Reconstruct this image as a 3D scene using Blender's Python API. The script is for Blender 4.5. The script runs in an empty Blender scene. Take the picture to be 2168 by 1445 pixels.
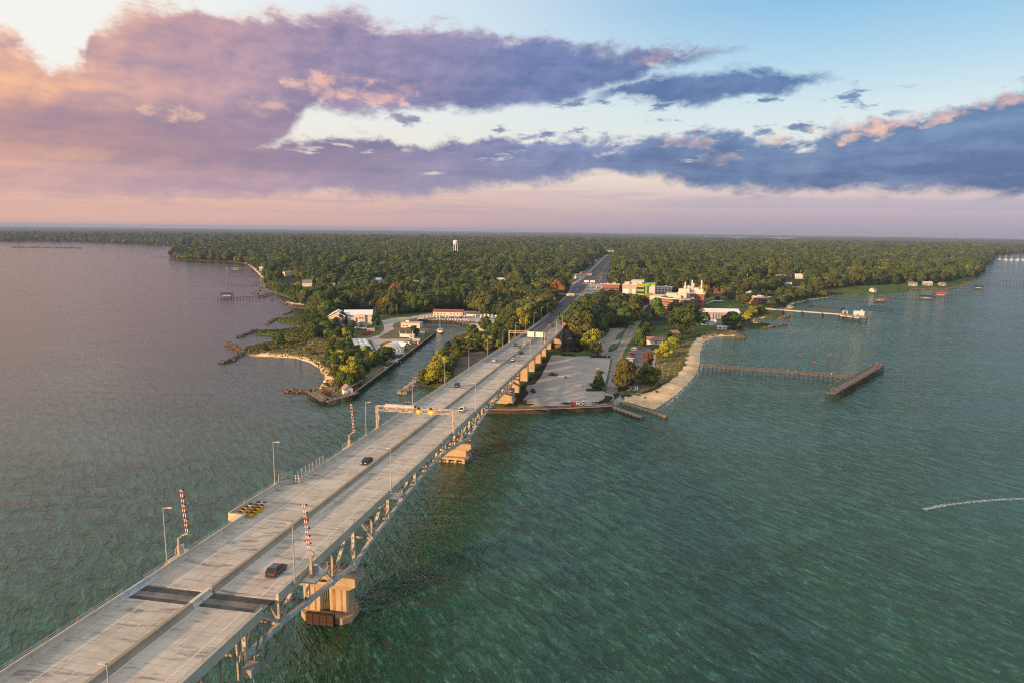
import bpy, bmesh, math, random
import numpy as np
from mathutils import Vector, Matrix, noise as mnoise
from mathutils.geometry import tessellate_polygon
random.seed(7)
rng = np.random.default_rng(7)
R_ = math.radians
SC = bpy.context.scene
COL = SC.collection

# ------------------------------------------------------------------ camera
HC = 87.0
FPX, CX, CY = 1445.0, 1084.0, 722.5
pitch, roll = math.atan2(235.5, FPX), R_(0.66)
Fw = np.array([0, math.cos(pitch), -math.sin(pitch)])
Up0 = np.array([0, math.sin(pitch), math.cos(pitch)])
Rt0 = np.array([1.0, 0, 0])
Rt = math.cos(roll) * Rt0 + math.sin(roll) * Up0
Up = -math.sin(roll) * Rt0 + math.cos(roll) * Up0
CAM = np.array([0, 0, HC])
cd = bpy.data.cameras.new('camera')
cam = bpy.data.objects.new('camera', cd)
COL.objects.link(cam)
cam.matrix_world = Matrix(((Rt[0], Up[0], -Fw[0], 0), (Rt[1], Up[1], -Fw[1], 0), (Rt[2], Up[2], -Fw[2], HC), (0, 0, 0, 1)))
cd.sensor_width = 36.0
cd.sensor_fit = 'HORIZONTAL'
cd.lens = 36.0 * FPX / 2168.0
cd.clip_start = 0.5
cd.clip_end = 120000
SC.camera = cam

# ------------------------------------------------------------------ light
SUN_AZ, SUN_EL = R_(-130), R_(12.0)      # azimuth from +Y towards +X: low sun behind and to the left
sd_ = bpy.data.lights.new('sun', 'SUN')
sd_.energy = 5.0
sd_.angle = R_(1.6)
sd_.color = (1.0, 0.56, 0.25)
sun = bpy.data.objects.new('sun', sd_)
COL.objects.link(sun)
sv = Vector((math.sin(SUN_AZ) * math.cos(SUN_EL), math.cos(SUN_AZ) * math.cos(SUN_EL), math.sin(SUN_EL)))
sun.rotation_euler = sv.to_track_quat('Z', 'Y').to_euler()
sun.location = (-200, -120, 200)
SC.view_settings.view_transform = 'Standard'
SC.view_settings.look = 'None'
SC.view_settings.exposure = 0.42
SC.view_settings.gamma = 1.0
SC.render.engine = 'CYCLES'
SC.cycles.max_bounces = 6
SC.cycles.diffuse_bounces = 2
SC.cycles.glossy_bounces = 3
SC.cycles.transmission_bounces = 4
SC.cycles.volume_bounces = 0
SC.cycles.transparent_max_bounces = 8
SC.cycles.use_denoising = False
SC.cycles.pixel_filter_type = 'BLACKMAN_HARRIS'
SC.cycles.filter_width = 1.05
SC.cycles.caustics_reflective = False
SC.cycles.caustics_refractive = False


def lin(*c):
    return tuple(((x / 255.0 + 0.055) / 1.055) ** 2.4 if x > 10 else x / 255.0 / 12.92 for x in c)


class NT:
    """tiny expression helper for node trees"""
    def __init__(s, nt):
        s.nt = nt

    def n(s, t, **k):
        o = s.nt.nodes.new(t)
        for a, b in k.items():
            setattr(o, a, b)
        return o

    def put(s, sock, v):
        if hasattr(v, 'links'):
            s.nt.links.new(v, sock)
        elif isinstance(v, (tuple, list)):
            sock.default_value = (*v, 1) if (len(v) == 3 and sock.type == 'RGBA') else v
        else:
            sock.default_value = v

    def m(s, op, a, b=0.0, c=0.0):
        o = s.n('ShaderNodeMath', operation=op)
        s.put(o.inputs[0], a); s.put(o.inputs[1], b); s.put(o.inputs[2], c)
        return o.outputs[0]

    def add(s, a, b): return s.m('ADD', a, b)
    def sub(s, a, b): return s.m('SUBTRACT', a, b)
    def mul(s, a, b): return s.m('MULTIPLY', a, b)
    def mad(s, a, b, c): return s.m('MULTIPLY_ADD', a, b, c)

    def ss(s, x, a, b, lo=0.0, hi=1.0):
        o = s.n('ShaderNodeMapRange', interpolation_type='SMOOTHSTEP')
        s.put(o.inputs[0], x); s.put(o.inputs[1], a); s.put(o.inputs[2], b); s.put(o.inputs[3], lo); s.put(o.inputs[4], hi)
        return o.outputs[0]

    def mix(s, f, a, b, mode='MIX'):
        o = s.n('ShaderNodeMix', data_type='RGBA', blend_type=mode)
        s.put(o.inputs[0], f); s.put(o.inputs[6], a); s.put(o.inputs[7], b)
        return o.outputs[2]

    def noise(s, vec, scale=1.0, detail=4.0, rough=0.55, dist=0.0, lac=2.0):
        o = s.n('ShaderNodeTexNoise')
        if vec is not None: s.put(o.inputs['Vector'], vec)
        s.put(o.inputs['Scale'], scale); s.put(o.inputs['Detail'], detail); s.put(o.inputs['Roughness'], rough)
        s.put(o.inputs['Distortion'], dist); s.put(o.inputs['Lacunarity'], lac)
        return o.outputs['Fac']

    def vec(s, x, y, z=0.0):
        o = s.n('ShaderNodeCombineXYZ')
        s.put(o.inputs[0], x); s.put(o.inputs[1], y); s.put(o.inputs[2], z)
        return o.outputs[0]

    def mapping(s, v, loc=(0, 0, 0), rot=(0, 0, 0), sc=(1, 1, 1)):
        o = s.n('ShaderNodeMapping')
        s.put(o.inputs[0], v); s.put(o.inputs[1], loc); s.put(o.inputs[2], rot); s.put(o.inputs[3], sc)
        return o.outputs[0]

    def ramp(s, f, stops, interp='LINEAR'):
        o = s.n('ShaderNodeValToRGB')
        cr = o.color_ramp
        cr.interpolation = interp
        while len(cr.elements) > 1: cr.elements.remove(cr.elements[0])
        cr.elements[0].position = stops[0][0]; cr.elements[0].color = (*stops[0][1], 1)
        for p, c in stops[1:]:
            e = cr.elements.new(p); e.color = (*c, 1)
        s.put(o.inputs[0], f)
        return o.outputs[0]

    def curve(s, x, pts, lo, hi, ylo, yhi):
        """piecewise linear function of x given points in real units"""
        o = s.n('ShaderNodeFloatCurve')
        cv = o.mapping.curves[0]
        q = [((min(max(a, lo), hi) - lo) / (hi - lo), (b - ylo) / (yhi - ylo)) for a, b in pts]
        cv.points[0].location = q[0]; cv.points[1].location = q[-1]
        for p in q[1:-1]: cv.points.new(*p)
        for p in cv.points: p.handle_type = 'VECTOR'
        o.mapping.use_clip = False
        o.mapping.update()
        t = s.n('ShaderNodeMapRange')
        t.clamp = True
        s.put(t.inputs[0], x); s.put(t.inputs[1], lo); s.put(t.inputs[2], hi)
        s.put(o.inputs['Value'], t.outputs[0])
        return s.mad(o.outputs[0], yhi - ylo, ylo)


# ------------------------------------------------------------------ sky
W = bpy.data.worlds.new('World')
SC.world = W
W.use_nodes = True
wn = W.node_tree
wn.nodes.clear()
N = NT(wn)
tc = N.n('ShaderNodeTexCoord')
sep = N.n('ShaderNodeSeparateXYZ')
wn.links.new(tc.outputs['Generated'], sep.inputs[0])
dx, dy, dz = sep.outputs
az = N.mul(N.m('ARCTAN2', dx, dy), 57.29578)
el = N.mul(N.m('ARCSINE', dz), 57.29578)
sky = N.n('ShaderNodeTexSky', sky_type='NISHITA')
sky.sun_disc = False
sky.sun_elevation = SUN_EL
sky.sun_rotation = SUN_AZ
sky.altitude = 50
sky.air_density = 1.4
sky.dust_density = 2.0
sky.ozone_density = 1.5
nish = N.mix(1.0, sky.outputs[0], (0.15, 0.15, 0.15), 'MULTIPLY')
eln = N.m('DIVIDE', N.add(el, 2.0), 40.0)
left = N.ss(az, -34, 26)
skyL = N.ramp(eln, [(0.0, lin(228, 176, 166)), (0.06, lin(234, 184, 172)), (0.11, lin(232, 186, 172)), (0.17, lin(240, 226, 214)), (0.30, lin(250, 246, 240)), (0.42, lin(247, 247, 244)), (0.55, lin(224, 230, 236)), (1.0, lin(222, 222, 224))])
skyR = N.ramp(eln, [(0.0, lin(160, 158, 186)), (0.05, lin(166, 161, 187)), (0.085, lin(184, 170, 191)), (0.125, lin(212, 192, 201)), (0.165, lin(232, 212, 206)), (0.21, lin(226, 224, 224)), (0.28, lin(204, 221, 231)), (0.36, lin(168, 204, 229)), (0.46, lin(126, 182, 222)), (0.56, lin(124, 174, 214)), (0.75, lin(186, 200, 214)), (1.0, lin(206, 210, 216))])
# pale gap in the middle of the view: left palette reaches further right higher up
clear = N.mix(left, skyL, skyR)
clear = N.mix(N.mul(N.ss(az, -20, 14, 1, 0), N.ss(el, 9, 17)), clear, N.mix(N.ss(az, -30, -8), lin(250, 246, 238), lin(222, 234, 244)))
clear = N.mix(0.12, clear, nish)
# cloud noise, stretched along the horizon
p_c = N.vec(N.mul(az, 0.075), N.mul(el, 0.17), 0.0)
p_f = N.vec(N.mul(az, 0.24), N.mul(el, 0.42), 3.7)
n1 = N.noise(p_c, 1.0, 7, 0.56, 0.3)
n2 = N.noise(p_f, 1.0, 8, 0.62, 0.35)
nf = N.noise(N.vec(N.mul(az, 0.75), N.mul(el, 1.25), 31.0), 1.0, 6, 0.6, 0.3)
n3 = N.noise(N.vec(N.mul(az, 0.11), N.mul(el, 0.45), 9.1), 1.0, 6, 0.55, 0.6)
nz = N.add(N.add(N.mul(N.sub(n1, 0.5), 3.0), N.mul(N.sub(n2, 0.5), 4.2)), N.mul(N.sub(nf, 0.5), 1.5))       # degrees of edge displacement
eU = N.add(el, nz)
eL = N.add(el, N.mul(nz, 0.62))
LO, HI = -46.0, 46.0


def band(up, lo, su, sl, eu=None, e2=None):
    u = N.curve(az, up, LO, HI, -6.0, 26.0)
    l = N.curve(az, lo, LO, HI, -6.0, 26.0)
    eu = eU if eu is None else eu
    e2 = eL if e2 is None else e2
    a = N.ss(N.sub(u, eu), -su * 0.3, su)
    b = N.ss(N.sub(e2, l), -sl * 0.3, sl)
    return N.mul(a, b), u, l


mA, uA, lA = band([(-46, 11.2), (-42, 11.6), (-36.4, 12.9), (-34.4, 12.4), (-33.0, 11.1), (-31.6, 11.0), (-30.9, 11.9), (-30.3, 14.0), (-28.4, 14.9), (-25.7, 15.6), (-21.7, 15.7), (-17.7, 15.9), (-12.9, 16.3), (-9.0, 15.8), (-5.3, 15.7), (-0.4, 15.2), (1.8, 15.4), (4.1, 14.4), (8.9, 13.9), (12.9, 14.0), (17.0, 13.9), (18.6, 13.2), (19.2, 10), (46, 9)],
                  [(-46, 2.0), (-25, 3.0), (-18.1, 6.6), (-16.1, 8.4), (-10.9, 8.6), (-7.2, 8.8), (-4.9, 9.2), (-1.1, 9.5), (4.2, 9.9), (9, 10.9), (12.2, 12.2), (15, 12.9), (17.1, 13.3), (18.5, 13.3), (19.2, 12), (46, 12)], 0.75, 0.8)
mB, uB, lB = band([(-46, 8), (4.5, 9.6), (5.7, 10.2), (9, 11.3), (12.3, 12.0), (17.1, 12.5), (19.9, 12.1), (21.9, 11.6), (25.2, 10.9), (26, 9), (46, 9)],
                  [(-46, 10), (4.5, 10), (5.7, 9.9), (9, 9.9), (12.4, 9.2), (14.5, 9.2), (17.3, 9.9), (20, 10.1), (21.9, 10.6), (25.2, 10.9), (26, 11), (46, 11)], 0.6, 0.6, N.add(el, N.mul(nz, 0.6)), N.add(el, N.mul(nz, 0.6)))
mC, uC, lC = band([(-46, 5.4), (-36, 5.6), (-18, 6.9), (-13.9, 7.0), (-7.2, 7.0), (-3.4, 7.3), (0.4, 7.4), (8, 7.2), (11.7, 7.6), (18.9, 7.0), (23, 6.8), (24.3, 8.0), (28.3, 8.3), (31.1, 8.8), (35.5, 9.4), (41, 9.2), (46, 9)],
                  [(-46, 1.8), (-36, 1.9), (-25, 2.1), (-18, 2.5), (-11, 2.6), (-7.2, 2.5), (-3.4, 3.1), (2.4, 3.7), (6.2, 4.3), (10, 4.2), (13.7, 3.8), (17.7, 3.0), (22.5, 2.7), (28.8, 2.7), (36, 2.2), (46, 1.8)], 0.7, 0.9)
# little scraps of cloud in the clear strip
scr = N.mul(N.ss(N.noise(N.vec(N.mul(az, 0.30), N.mul(el, 0.85), 21.0), 1.0, 6, 0.6), 0.55, 0.66), N.mul(N.ss(el, 6.3, 7.6), N.ss(el, 9.8, 12.0, 1, 0)))
scr = N.mul(scr, N.mul(N.ss(az, -14, -9), N.ss(az, 26, 31, 1, 0)))
# breaks in the lower band
brk = N.ss(N.noise(N.vec(N.mul(az, 0.16), N.mul(el, 0.75), 5.0), 1.0, 6, 0.6), 0.60, 0.70)
mC = N.mul(mC, N.sub(1.0, N.mul(N.mul(brk, 0.85), N.mul(N.ss(az, -26, -16), N.ss(az, 12, 22, 1, 0)))))
mask = N.m('MAXIMUM', N.m('MAXIMUM', mA, mB), N.m('MAXIMUM', mC, N.mul(scr, 0.9)))
# colours of cloud: warm at the sun side, slate blue away from it
azn = N.m('DIVIDE', N.add(az, 46.0), 92.0)
cTop = N.ramp(azn, [(0.0, lin(250, 196, 138)), (0.12, lin(244, 182, 142)), (0.22, lin(208, 160, 158)), (0.36, lin(172, 146, 174)), (0.52, lin(126, 132, 180)), (0.68, lin(100, 128, 174)), (1.0, lin(106, 132, 178))])
cBase = N.ramp(azn, [(0.0, lin(206, 152, 148)), (0.12, lin(184, 146, 154)), (0.24, lin(154, 130, 154)), (0.38, lin(122, 114, 156)), (0.52, lin(84, 102, 156)), (0.70, lin(58, 92, 150)), (1.0, lin(52, 88, 148))])
def rel(k, ka, ke, oa, oe, zz, det, amp):
    a = N.noise(N.vec(N.mul(az, ka), N.mul(el, ke), zz), 1.0, det, 0.58, 0.25)
    b_ = N.noise(N.vec(N.mul(N.add(az, oa), ka), N.mul(N.add(el, oe), ke), zz), 1.0, det, 0.58, 0.25)
    return N.mul(N.sub(a, b_), amp)


relief = N.add(rel(0, 0.16, 0.34, -0.9, 0.75, 3.7, 5, 2.3), rel(0, 0.40, 0.72, -0.32, 0.30, 8.1, 4, 0.9))
streak = N.sub(N.noise(N.vec(N.mul(az, 0.05), N.mul(el, 1.15), 40.0), 1.0, 5, 0.6, 0.5), 0.5)
shade = N.add(N.mul(N.ss(n3, 0.34, 0.66), 0.55), N.mul(N.ss(n2, 0.36, 0.64), 0.45))
hA = N.ss(N.m('DIVIDE', N.sub(el, lA), N.m('MAXIMUM', N.sub(uA, lA), 0.5)), 0.05, 0.95)
hC = N.ss(N.m('DIVIDE', N.sub(el, lC), N.m('MAXIMUM', N.sub(uC, lC), 0.5)), 0.10, 0.95)
inA = N.ss(el, 6.6, 8.6)
hA = N.mix(N.ss(az, 14.5, 18.5), hA, N.mul(N.ss(N.m('DIVIDE', N.sub(el, lB), N.m('MAXIMUM', N.sub(uB, lB), 0.5)), 0.1, 1.0), 0.5))
hgt = N.add(N.mul(hA, inA), N.mul(hC, N.sub(1.0, inA)))
cl = N.mix(N.m('MAXIMUM', N.m('MINIMUM', N.add(N.add(N.mul(shade, 0.46), N.mul(hgt, 0.40)), N.add(relief, N.mul(N.mul(streak, 1.6), N.ss(el, 6.0, 8.5, 1, 0)))), 1.15), 0.0), cBase, cTop)
# the low stretched band pales and greys towards the horizon on the left and centre
low = N.mul(N.ss(el, 2.0, 6.2, 1, 0), N.ss(az, 0, 16, 1, 0))
cl = N.mix(N.mul(low, 0.62), cl, N.ramp(azn, [(0.0, lin(214, 168, 168)), (0.3, lin(176, 152, 174)), (0.5, lin(160, 158, 186)), (1.0, lin(150, 160, 190))]))
# the belly of the big bank is a deeper violet
belly = N.mul(N.mul(N.ss(N.add(el, N.mul(nz, 0.5)), 3.6, 5.6), N.ss(N.add(el, N.mul(nz, 0.5)), 9.4, 6.8)), N.ss(az, -2, -14))
cl = N.mix(N.mul(belly, 0.62), cl, N.ramp(azn, [(0.0, lin(168, 124, 136)), (0.2, lin(136, 110, 142)), (0.45, lin(112, 108, 150)), (1.0, lin(90, 104, 150))]))
# sunlit peach billows
hl = N.ss(N.noise(N.vec(N.mul(az, 0.15), N.mul(el, 0.30), 14.3), 1.0, 7, 0.6, 0.4), 0.565, 0.70)
hlz = N.add(N.mul(N.mul(N.ss(el, 7.4, 8.6), N.ss(el, 11.0, 13.0, 1, 0)), N.ss(az, -8, 2, 1, 0)),
            N.mul(N.ss(N.sub(uC, eU), 2.6, 0.2), N.ss(az, 4, 12)))


def billow(a, e, wa, we, k):
    q = N.add(N.m('POWER', N.m('DIVIDE', N.sub(az, a), wa), 2.0), N.m('POWER', N.m('DIVIDE', N.sub(el, e), we), 2.0))
    return N.mul(N.ss(N.add(q, N.add(N.mul(N.sub(n2, 0.5), 9.0), N.mul(N.sub(nf, 0.5), 9.0))), -0.5, 1.5, 1, 0), k)


bl = billow(-14.2, 10.75, 2.8, 0.85, 0.95)
for b in ((-10.6, 10.3, 2.2, 0.75, 0.75), (-18.9, 9.4, 1.6, 0.55, 0.7), (-26.6, 8.1, 1.1, 0.5, 0.9), (-24.2, 8.1, 1.0, 0.5, 0.9), (-32.2, 10.2, 1.5, 0.4, 0.7),
          (11.0, 13.25, 1.3, 0.4, 0.6), (25.6, 7.55, 2.4, 0.8, 1.0), (29.2, 8.1, 2.4, 0.6, 0.8), (34.6, 8.9, 2.4, 0.5, 0.75), (13.6, 7.0, 2.0, 0.5, 0.6), (20.3, 6.9, 1.0, 0.4, 0.7), (15.6, 5.6, 1.6, 0.45, 0.5)):
    bl = N.m('MAXIMUM', bl, billow(*b))
hlm = N.m('MAXIMUM', N.mul(N.mul(hl, 0.38), N.m('MINIMUM', hlz, 1.0)), N.mul(bl, N.m('MINIMUM', N.m('MAXIMUM', N.add(0.62, N.mul(relief, 1.6)), 0.1), 1.0)))
hcol = N.ramp(azn, [(0.0, lin(250, 206, 158)), (0.3, lin(236, 184, 166)), (0.5, lin(222, 170, 178)), (0.75, lin(246, 198, 172)), (1.0, lin(226, 174, 180))])
cl = N.mix(hlm, cl, hcol)
# bright rims along the upper edge of the big bank, strongest near the sun side
rim = N.mul(N.mul(N.ss(N.sub(uA, eU), 1.3, 0.1), N.ss(el, 9.5, 11)), N.mul(N.ss(az, -34, 10, 0.92, 0.25), N.ss(az, 17.5, 14.5)))
cl = N.mix(rim, cl, lin(246, 232, 218))
clear = N.mix(N.mul(N.mul(N.ss(streak, -0.06, 0.12), N.ss(el, 4.2, 2.6)), N.mul(N.ss(el, 0.6, 1.6), 0.45)), clear, N.ramp(azn, [(0.0, lin(206, 160, 160)), (0.4, lin(168, 152, 178)), (1.0, lin(150, 160, 190))]))
col = N.mix(mask, clear, cl)
# overhead and behind: the same broken evening sky goes on
gen = N.ss(N.noise(N.mapping(tc.outputs['Generated'], sc=(1.6, 1.6, 3.2)), 1.6, 7, 0.6), 0.50, 0.64)
col = N.mix(N.mul(N.mul(gen, 0.55), N.ss(el, 19, 32)), col, N.mix(N.ss(dx, -0.7, 0.7), lin(214, 190, 190), lin(150, 164, 196)))
col = N.mix(1.0, col, N.mix(1.0, sky.outputs[0], (0.02, 0.02, 0.02), 'MULTIPLY'), 'ADD')
bg = N.n('ShaderNodeBackground')
wn.links.new(col, bg.inputs[0])
bg.inputs[1].default_value = 0.75
wo = N.n('ShaderNodeOutputWorld')
wn.links.new(bg.outputs[0], wo.inputs[0])


# ================================================================== helpers
def ray_(u, v):
    return Fw + Rt * (u - CX) / FPX - Up * (v - CY) / FPX


def at(u, v, z=0.0):
    d = ray_(u, v)
    return CAM + d * ((z - HC) / d[2])


PSI, AOFF = R_(10.2), -77.4
DV = np.array([math.sin(PSI), math.cos(PSI)])
NV = np.array([math.cos(PSI), -math.sin(PSI)])


def zr(s):
    """height of the roadway along the bridge line"""
    q = 32.7057 - 0.0422003 * s + 4.3526e-6 * s * s
    h = 10.5
    k = 1.2
    return h + k * math.log1p(math.exp(min((q - h) / k, 40))) if q - h < 20 else q


def BW(t, s, z=None):
    p = NV * (AOFF + t) + DV * s
    return Vector((p[0], p[1], zr(s) if z is None else z))


def st(x, y):
    return x * DV[0] + y * DV[1], x * NV[0] + y * NV[1] - AOFF      # s, t


class MB:
    def __init__(s):
        s.v, s.f, s.m = [], [], []

    def poly(s, pts, mi=0):
        b = len(s.v)
        s.v += [tuple(p) for p in pts]
        s.f.append(tuple(range(b, b + len(pts)))); s.m.append(mi)
        return s

    def hexa(s, c, mi=0, top=None):
        """8 corners: bottom 4 ccw then top 4"""
        b = len(s.v)
        s.v += [tuple(p) for p in c]
        for k, q in enumerate(((3, 2, 1, 0), (4, 5, 6, 7), (0, 1, 5, 4), (1, 2, 6, 5), (2, 3, 7, 6), (3, 0, 4, 7))):
            s.f.append(tuple(b + i for i in q)); s.m.append(top if (top is not None and k == 1) else mi)
        return s

    def box(s, c, d, rz=0.0, mi=0, top=None):
        """c = centre of the base, d = sizes"""
        x, y, z = c
        a, b_, h = d[0] / 2, d[1] / 2, d[2]
        co, si = math.cos(rz), math.sin(rz)
        q = [(x + co * i * a - si * j * b_, y + si * i * a + co * j * b_) for i, j in ((-1, -1), (1, -1), (1, 1), (-1, 1))]
        return s.hexa([(p[0], p[1], z) for p in q] + [(p[0], p[1], z + h) for p in q], mi, top)

    def beam(s, p, q, w, h=None, mi=0, up=(0, 0, 1)):
        h = w if h is None else h
        p, q = Vector(p), Vector(q)
        d = (q - p).normalized()
        u = Vector(up)
        if abs(d.dot(u)) > 0.98: u = Vector((0, 1, 0))
        x = d.cross(u).normalized() * (w / 2)
        y = x.cross(d).normalized() * (h / 2)
        return s.hexa([p - x - y, p + x - y, p + x + y, p - x + y, q - x - y, q + x - y, q + x + y, q - x + y], mi)

    def tube(s, p, q, r0, r1=None, n=8, mi=0, cap=True):
        r1 = r0 if r1 is None else r1
        p, q = Vector(p), Vector(q)
        d = (q - p).normalized()
        u = Vector((0, 0, 1)) if abs(d.z) < 0.9 else Vector((1, 0, 0))
        x = d.cross(u).normalized(); y = d.cross(x)
        b = len(s.v)
        for c, r in ((p, r0), (q, r1)):
            for k in range(n):
                a = 2 * math.pi * k / n
                s.v.append(tuple(c + x * math.cos(a) * r + y * math.sin(a) * r))
        for k in range(n):
            s.f.append((b + k, b + n + k, b + n + (k + 1) % n, b + (k + 1) % n)); s.m.append(mi)
        if cap:
            s.f.append(tuple(b + n + k for k in range(n))); s.m.append(mi)
            s.f.append(tuple(b + n - 1 - k for k in range(n))); s.m.append(mi)
        return s

    def lathe(s, prof, c=(0, 0, 0), n=12, mi=0):
        b = len(s.v)
        for r, z in prof:
            for k in range(n):
                a = 2 * math.pi * k / n
                s.v.append((c[0] + r * math.cos(a), c[1] + r * math.sin(a), c[2] + z))
        for i in range(len(prof) - 1):
            for k in range(n):
                s.f.append((b + i * n + k, b + i * n + (k + 1) % n, b + (i + 1) * n + (k + 1) % n, b + (i + 1) * n + k)); s.m.append(mi)
        s.f.append(tuple(b + (len(prof) - 1) * n + k for k in range(n))); s.m.append(mi)
        return s

    def prism(s, poly, z0, z1, mi=0, top=None):
        n = len(poly)
        b = len(s.v)
        s.v += [(p[0], p[1], z0) for p in poly] + [(p[0], p[1], z1) for p in poly]
        for k in range(n):
            s.f.append((b + k, b + (k + 1) % n, b + n + (k + 1) % n, b + n + k)); s.m.append(mi)
        s.f.append(tuple(b + n + k for k in range(n))); s.m.append(mi if top is None else top)
        s.f.append(tuple(b + n - 1 - k for k in range(n))); s.m.append(mi)
        return s

    def loft(s, rings, mi=0, cap=True):
        n = len(rings[0])
        b = len(s.v)
        for r in rings: s.v += [tuple(p) for p in r]
        for i in range(len(rings) - 1):
            for k in range(n):
                s.f.append((b + i * n + k, b + i * n + (k + 1) % n, b + (i + 1) * n + (k + 1) % n, b + (i + 1) * n + k)); s.m.append(mi)
        if cap:
            s.f.append(tuple(b + n - 1 - k for k in range(n))); s.m.append(mi)
            s.f.append(tuple(b + (len(rings) - 1) * n + k for k in range(n))); s.m.append(mi)
        return s

    def gable(s, w, d, h, rise, ov=0.4, th=0.2, mi=0, o=(0, 0, 0)):
        """gabled roof, ridge along local x"""
        x0, x1 = o[0] - w / 2 - ov, o[0] + w / 2 + ov
        e = rise * ov / (d / 2)
        z = o[2]
        A = [(-d / 2 - ov, h - e), (0, h + rise), (d / 2 + ov, h - e)]
        for (ya, za), (yb, zb) in ((A[0], A[1]), (A[1], A[2])):
            s.hexa([(x0, o[1] + ya, z + za), (x1, o[1] + ya, z + za), (x1, o[1] + yb, z + zb), (x0, o[1] + yb, z + zb),
                    (x0, o[1] + ya, z + za + th), (x1, o[1] + ya, z + za + th), (x1, o[1] + yb, z + zb + th), (x0, o[1] + yb, z + zb + th)], mi)
        return s

    def mesh(s, name, mats, smooth=False):
        me = bpy.data.meshes.new(name)
        me.from_pydata(s.v, [], s.f)
        for m in (mats if isinstance(mats, (list, tuple)) else [mats]): me.materials.append(m)
        if len(me.materials) > 1: me.polygons.foreach_set('material_index', s.m)
        if smooth: me.polygons.foreach_set('use_smooth', [True] * len(s.f))
        return me

    def build(s, name, mats, parent=None, smooth=False, **kw):
        return link(name, s.mesh(name, mats, smooth), parent, **kw)


def link(name, me, parent=None, loc=None, rz=None, **props):
    o = bpy.data.objects.new(name, me)
    COL.objects.link(o)
    if parent is not None: o.parent = parent
    if loc is not None: o.location = loc
    if rz is not None: o.rotation_euler = (0, 0, rz)
    for k, v in props.items(): o[k] = v
    return o


def thing(name, label, cat, loc=(0, 0, 0), rz=0.0, group=None):
    o = bpy.data.objects.new(name, None)
    o.empty_display_size = 0.5
    COL.objects.link(o)
    o.location = loc
    o.rotation_euler = (0, 0, rz)
    return tag(o, label, cat, group)


def tag(o, label=None, cat=None, group=None, kind=None):
    if label: o['label'] = label
    if cat: o['category'] = cat
    if group: o['group'] = group
    if kind: o['kind'] = kind
    return o


def copy_tree(o, parent=None):
    kids = KIDS.get(o.name)
    if kids is None: kids = KIDS[o.name] = list(o.children)
    c = o.copy()
    COL.objects.link(c)
    c.parent = parent
    for ch in kids: copy_tree(ch, c)
    return c


KIDS = {}
MATS = {}


def M(name, col, rough=0.75, var=0.18, scale=0.6, metal=0.0, bump=0.0, bscale=3.0, spec=0.35, emit=None, coord='Object', col2=None):
    if name in MATS: return MATS[name]
    m = bpy.data.materials.new(name)
    m.use_nodes = True
    t = NT(m.node_tree)
    b = m.node_tree.nodes['Principled BSDF']
    b.inputs['Roughness'].default_value = rough
    b.inputs['Metallic'].default_value = metal
    b.inputs['Specular IOR Level'].default_value = spec
    co = t.n('ShaderNodeTexCoord').outputs[coord]
    if var > 0 or col2:
        f = t.noise(co, scale, 5, 0.62)
        g = t.ss(f, 0.3, 0.7)
        a = tuple(c * (1 - var) for c in col)
        z = col2 if col2 else tuple(min(c * (1 + var), 1) for c in col)
        t.put(b.inputs['Base Color'], t.mix(g, a, z))
    else:
        b.inputs['Base Color'].default_value = (*col, 1)
    if bump > 0:
        bm = t.n('ShaderNodeBump')
        t.put(bm.inputs['Height'], t.noise(co, bscale, 4, 0.6))
        bm.inputs['Strength'].default_value = bump
        t.put(b.inputs['Normal'], bm.outputs[0])
    if emit:
        b.inputs['Emission Color'].default_value = (*emit[0], 1)
        b.inputs['Emission Strength'].default_value = emit[1]
    MATS[name] = m
    return m


def sstep(a, b, x):
    t = np.clip((x - a) / (b - a), 0, 1)
    return t * t * (3 - 2 * t)


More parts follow.
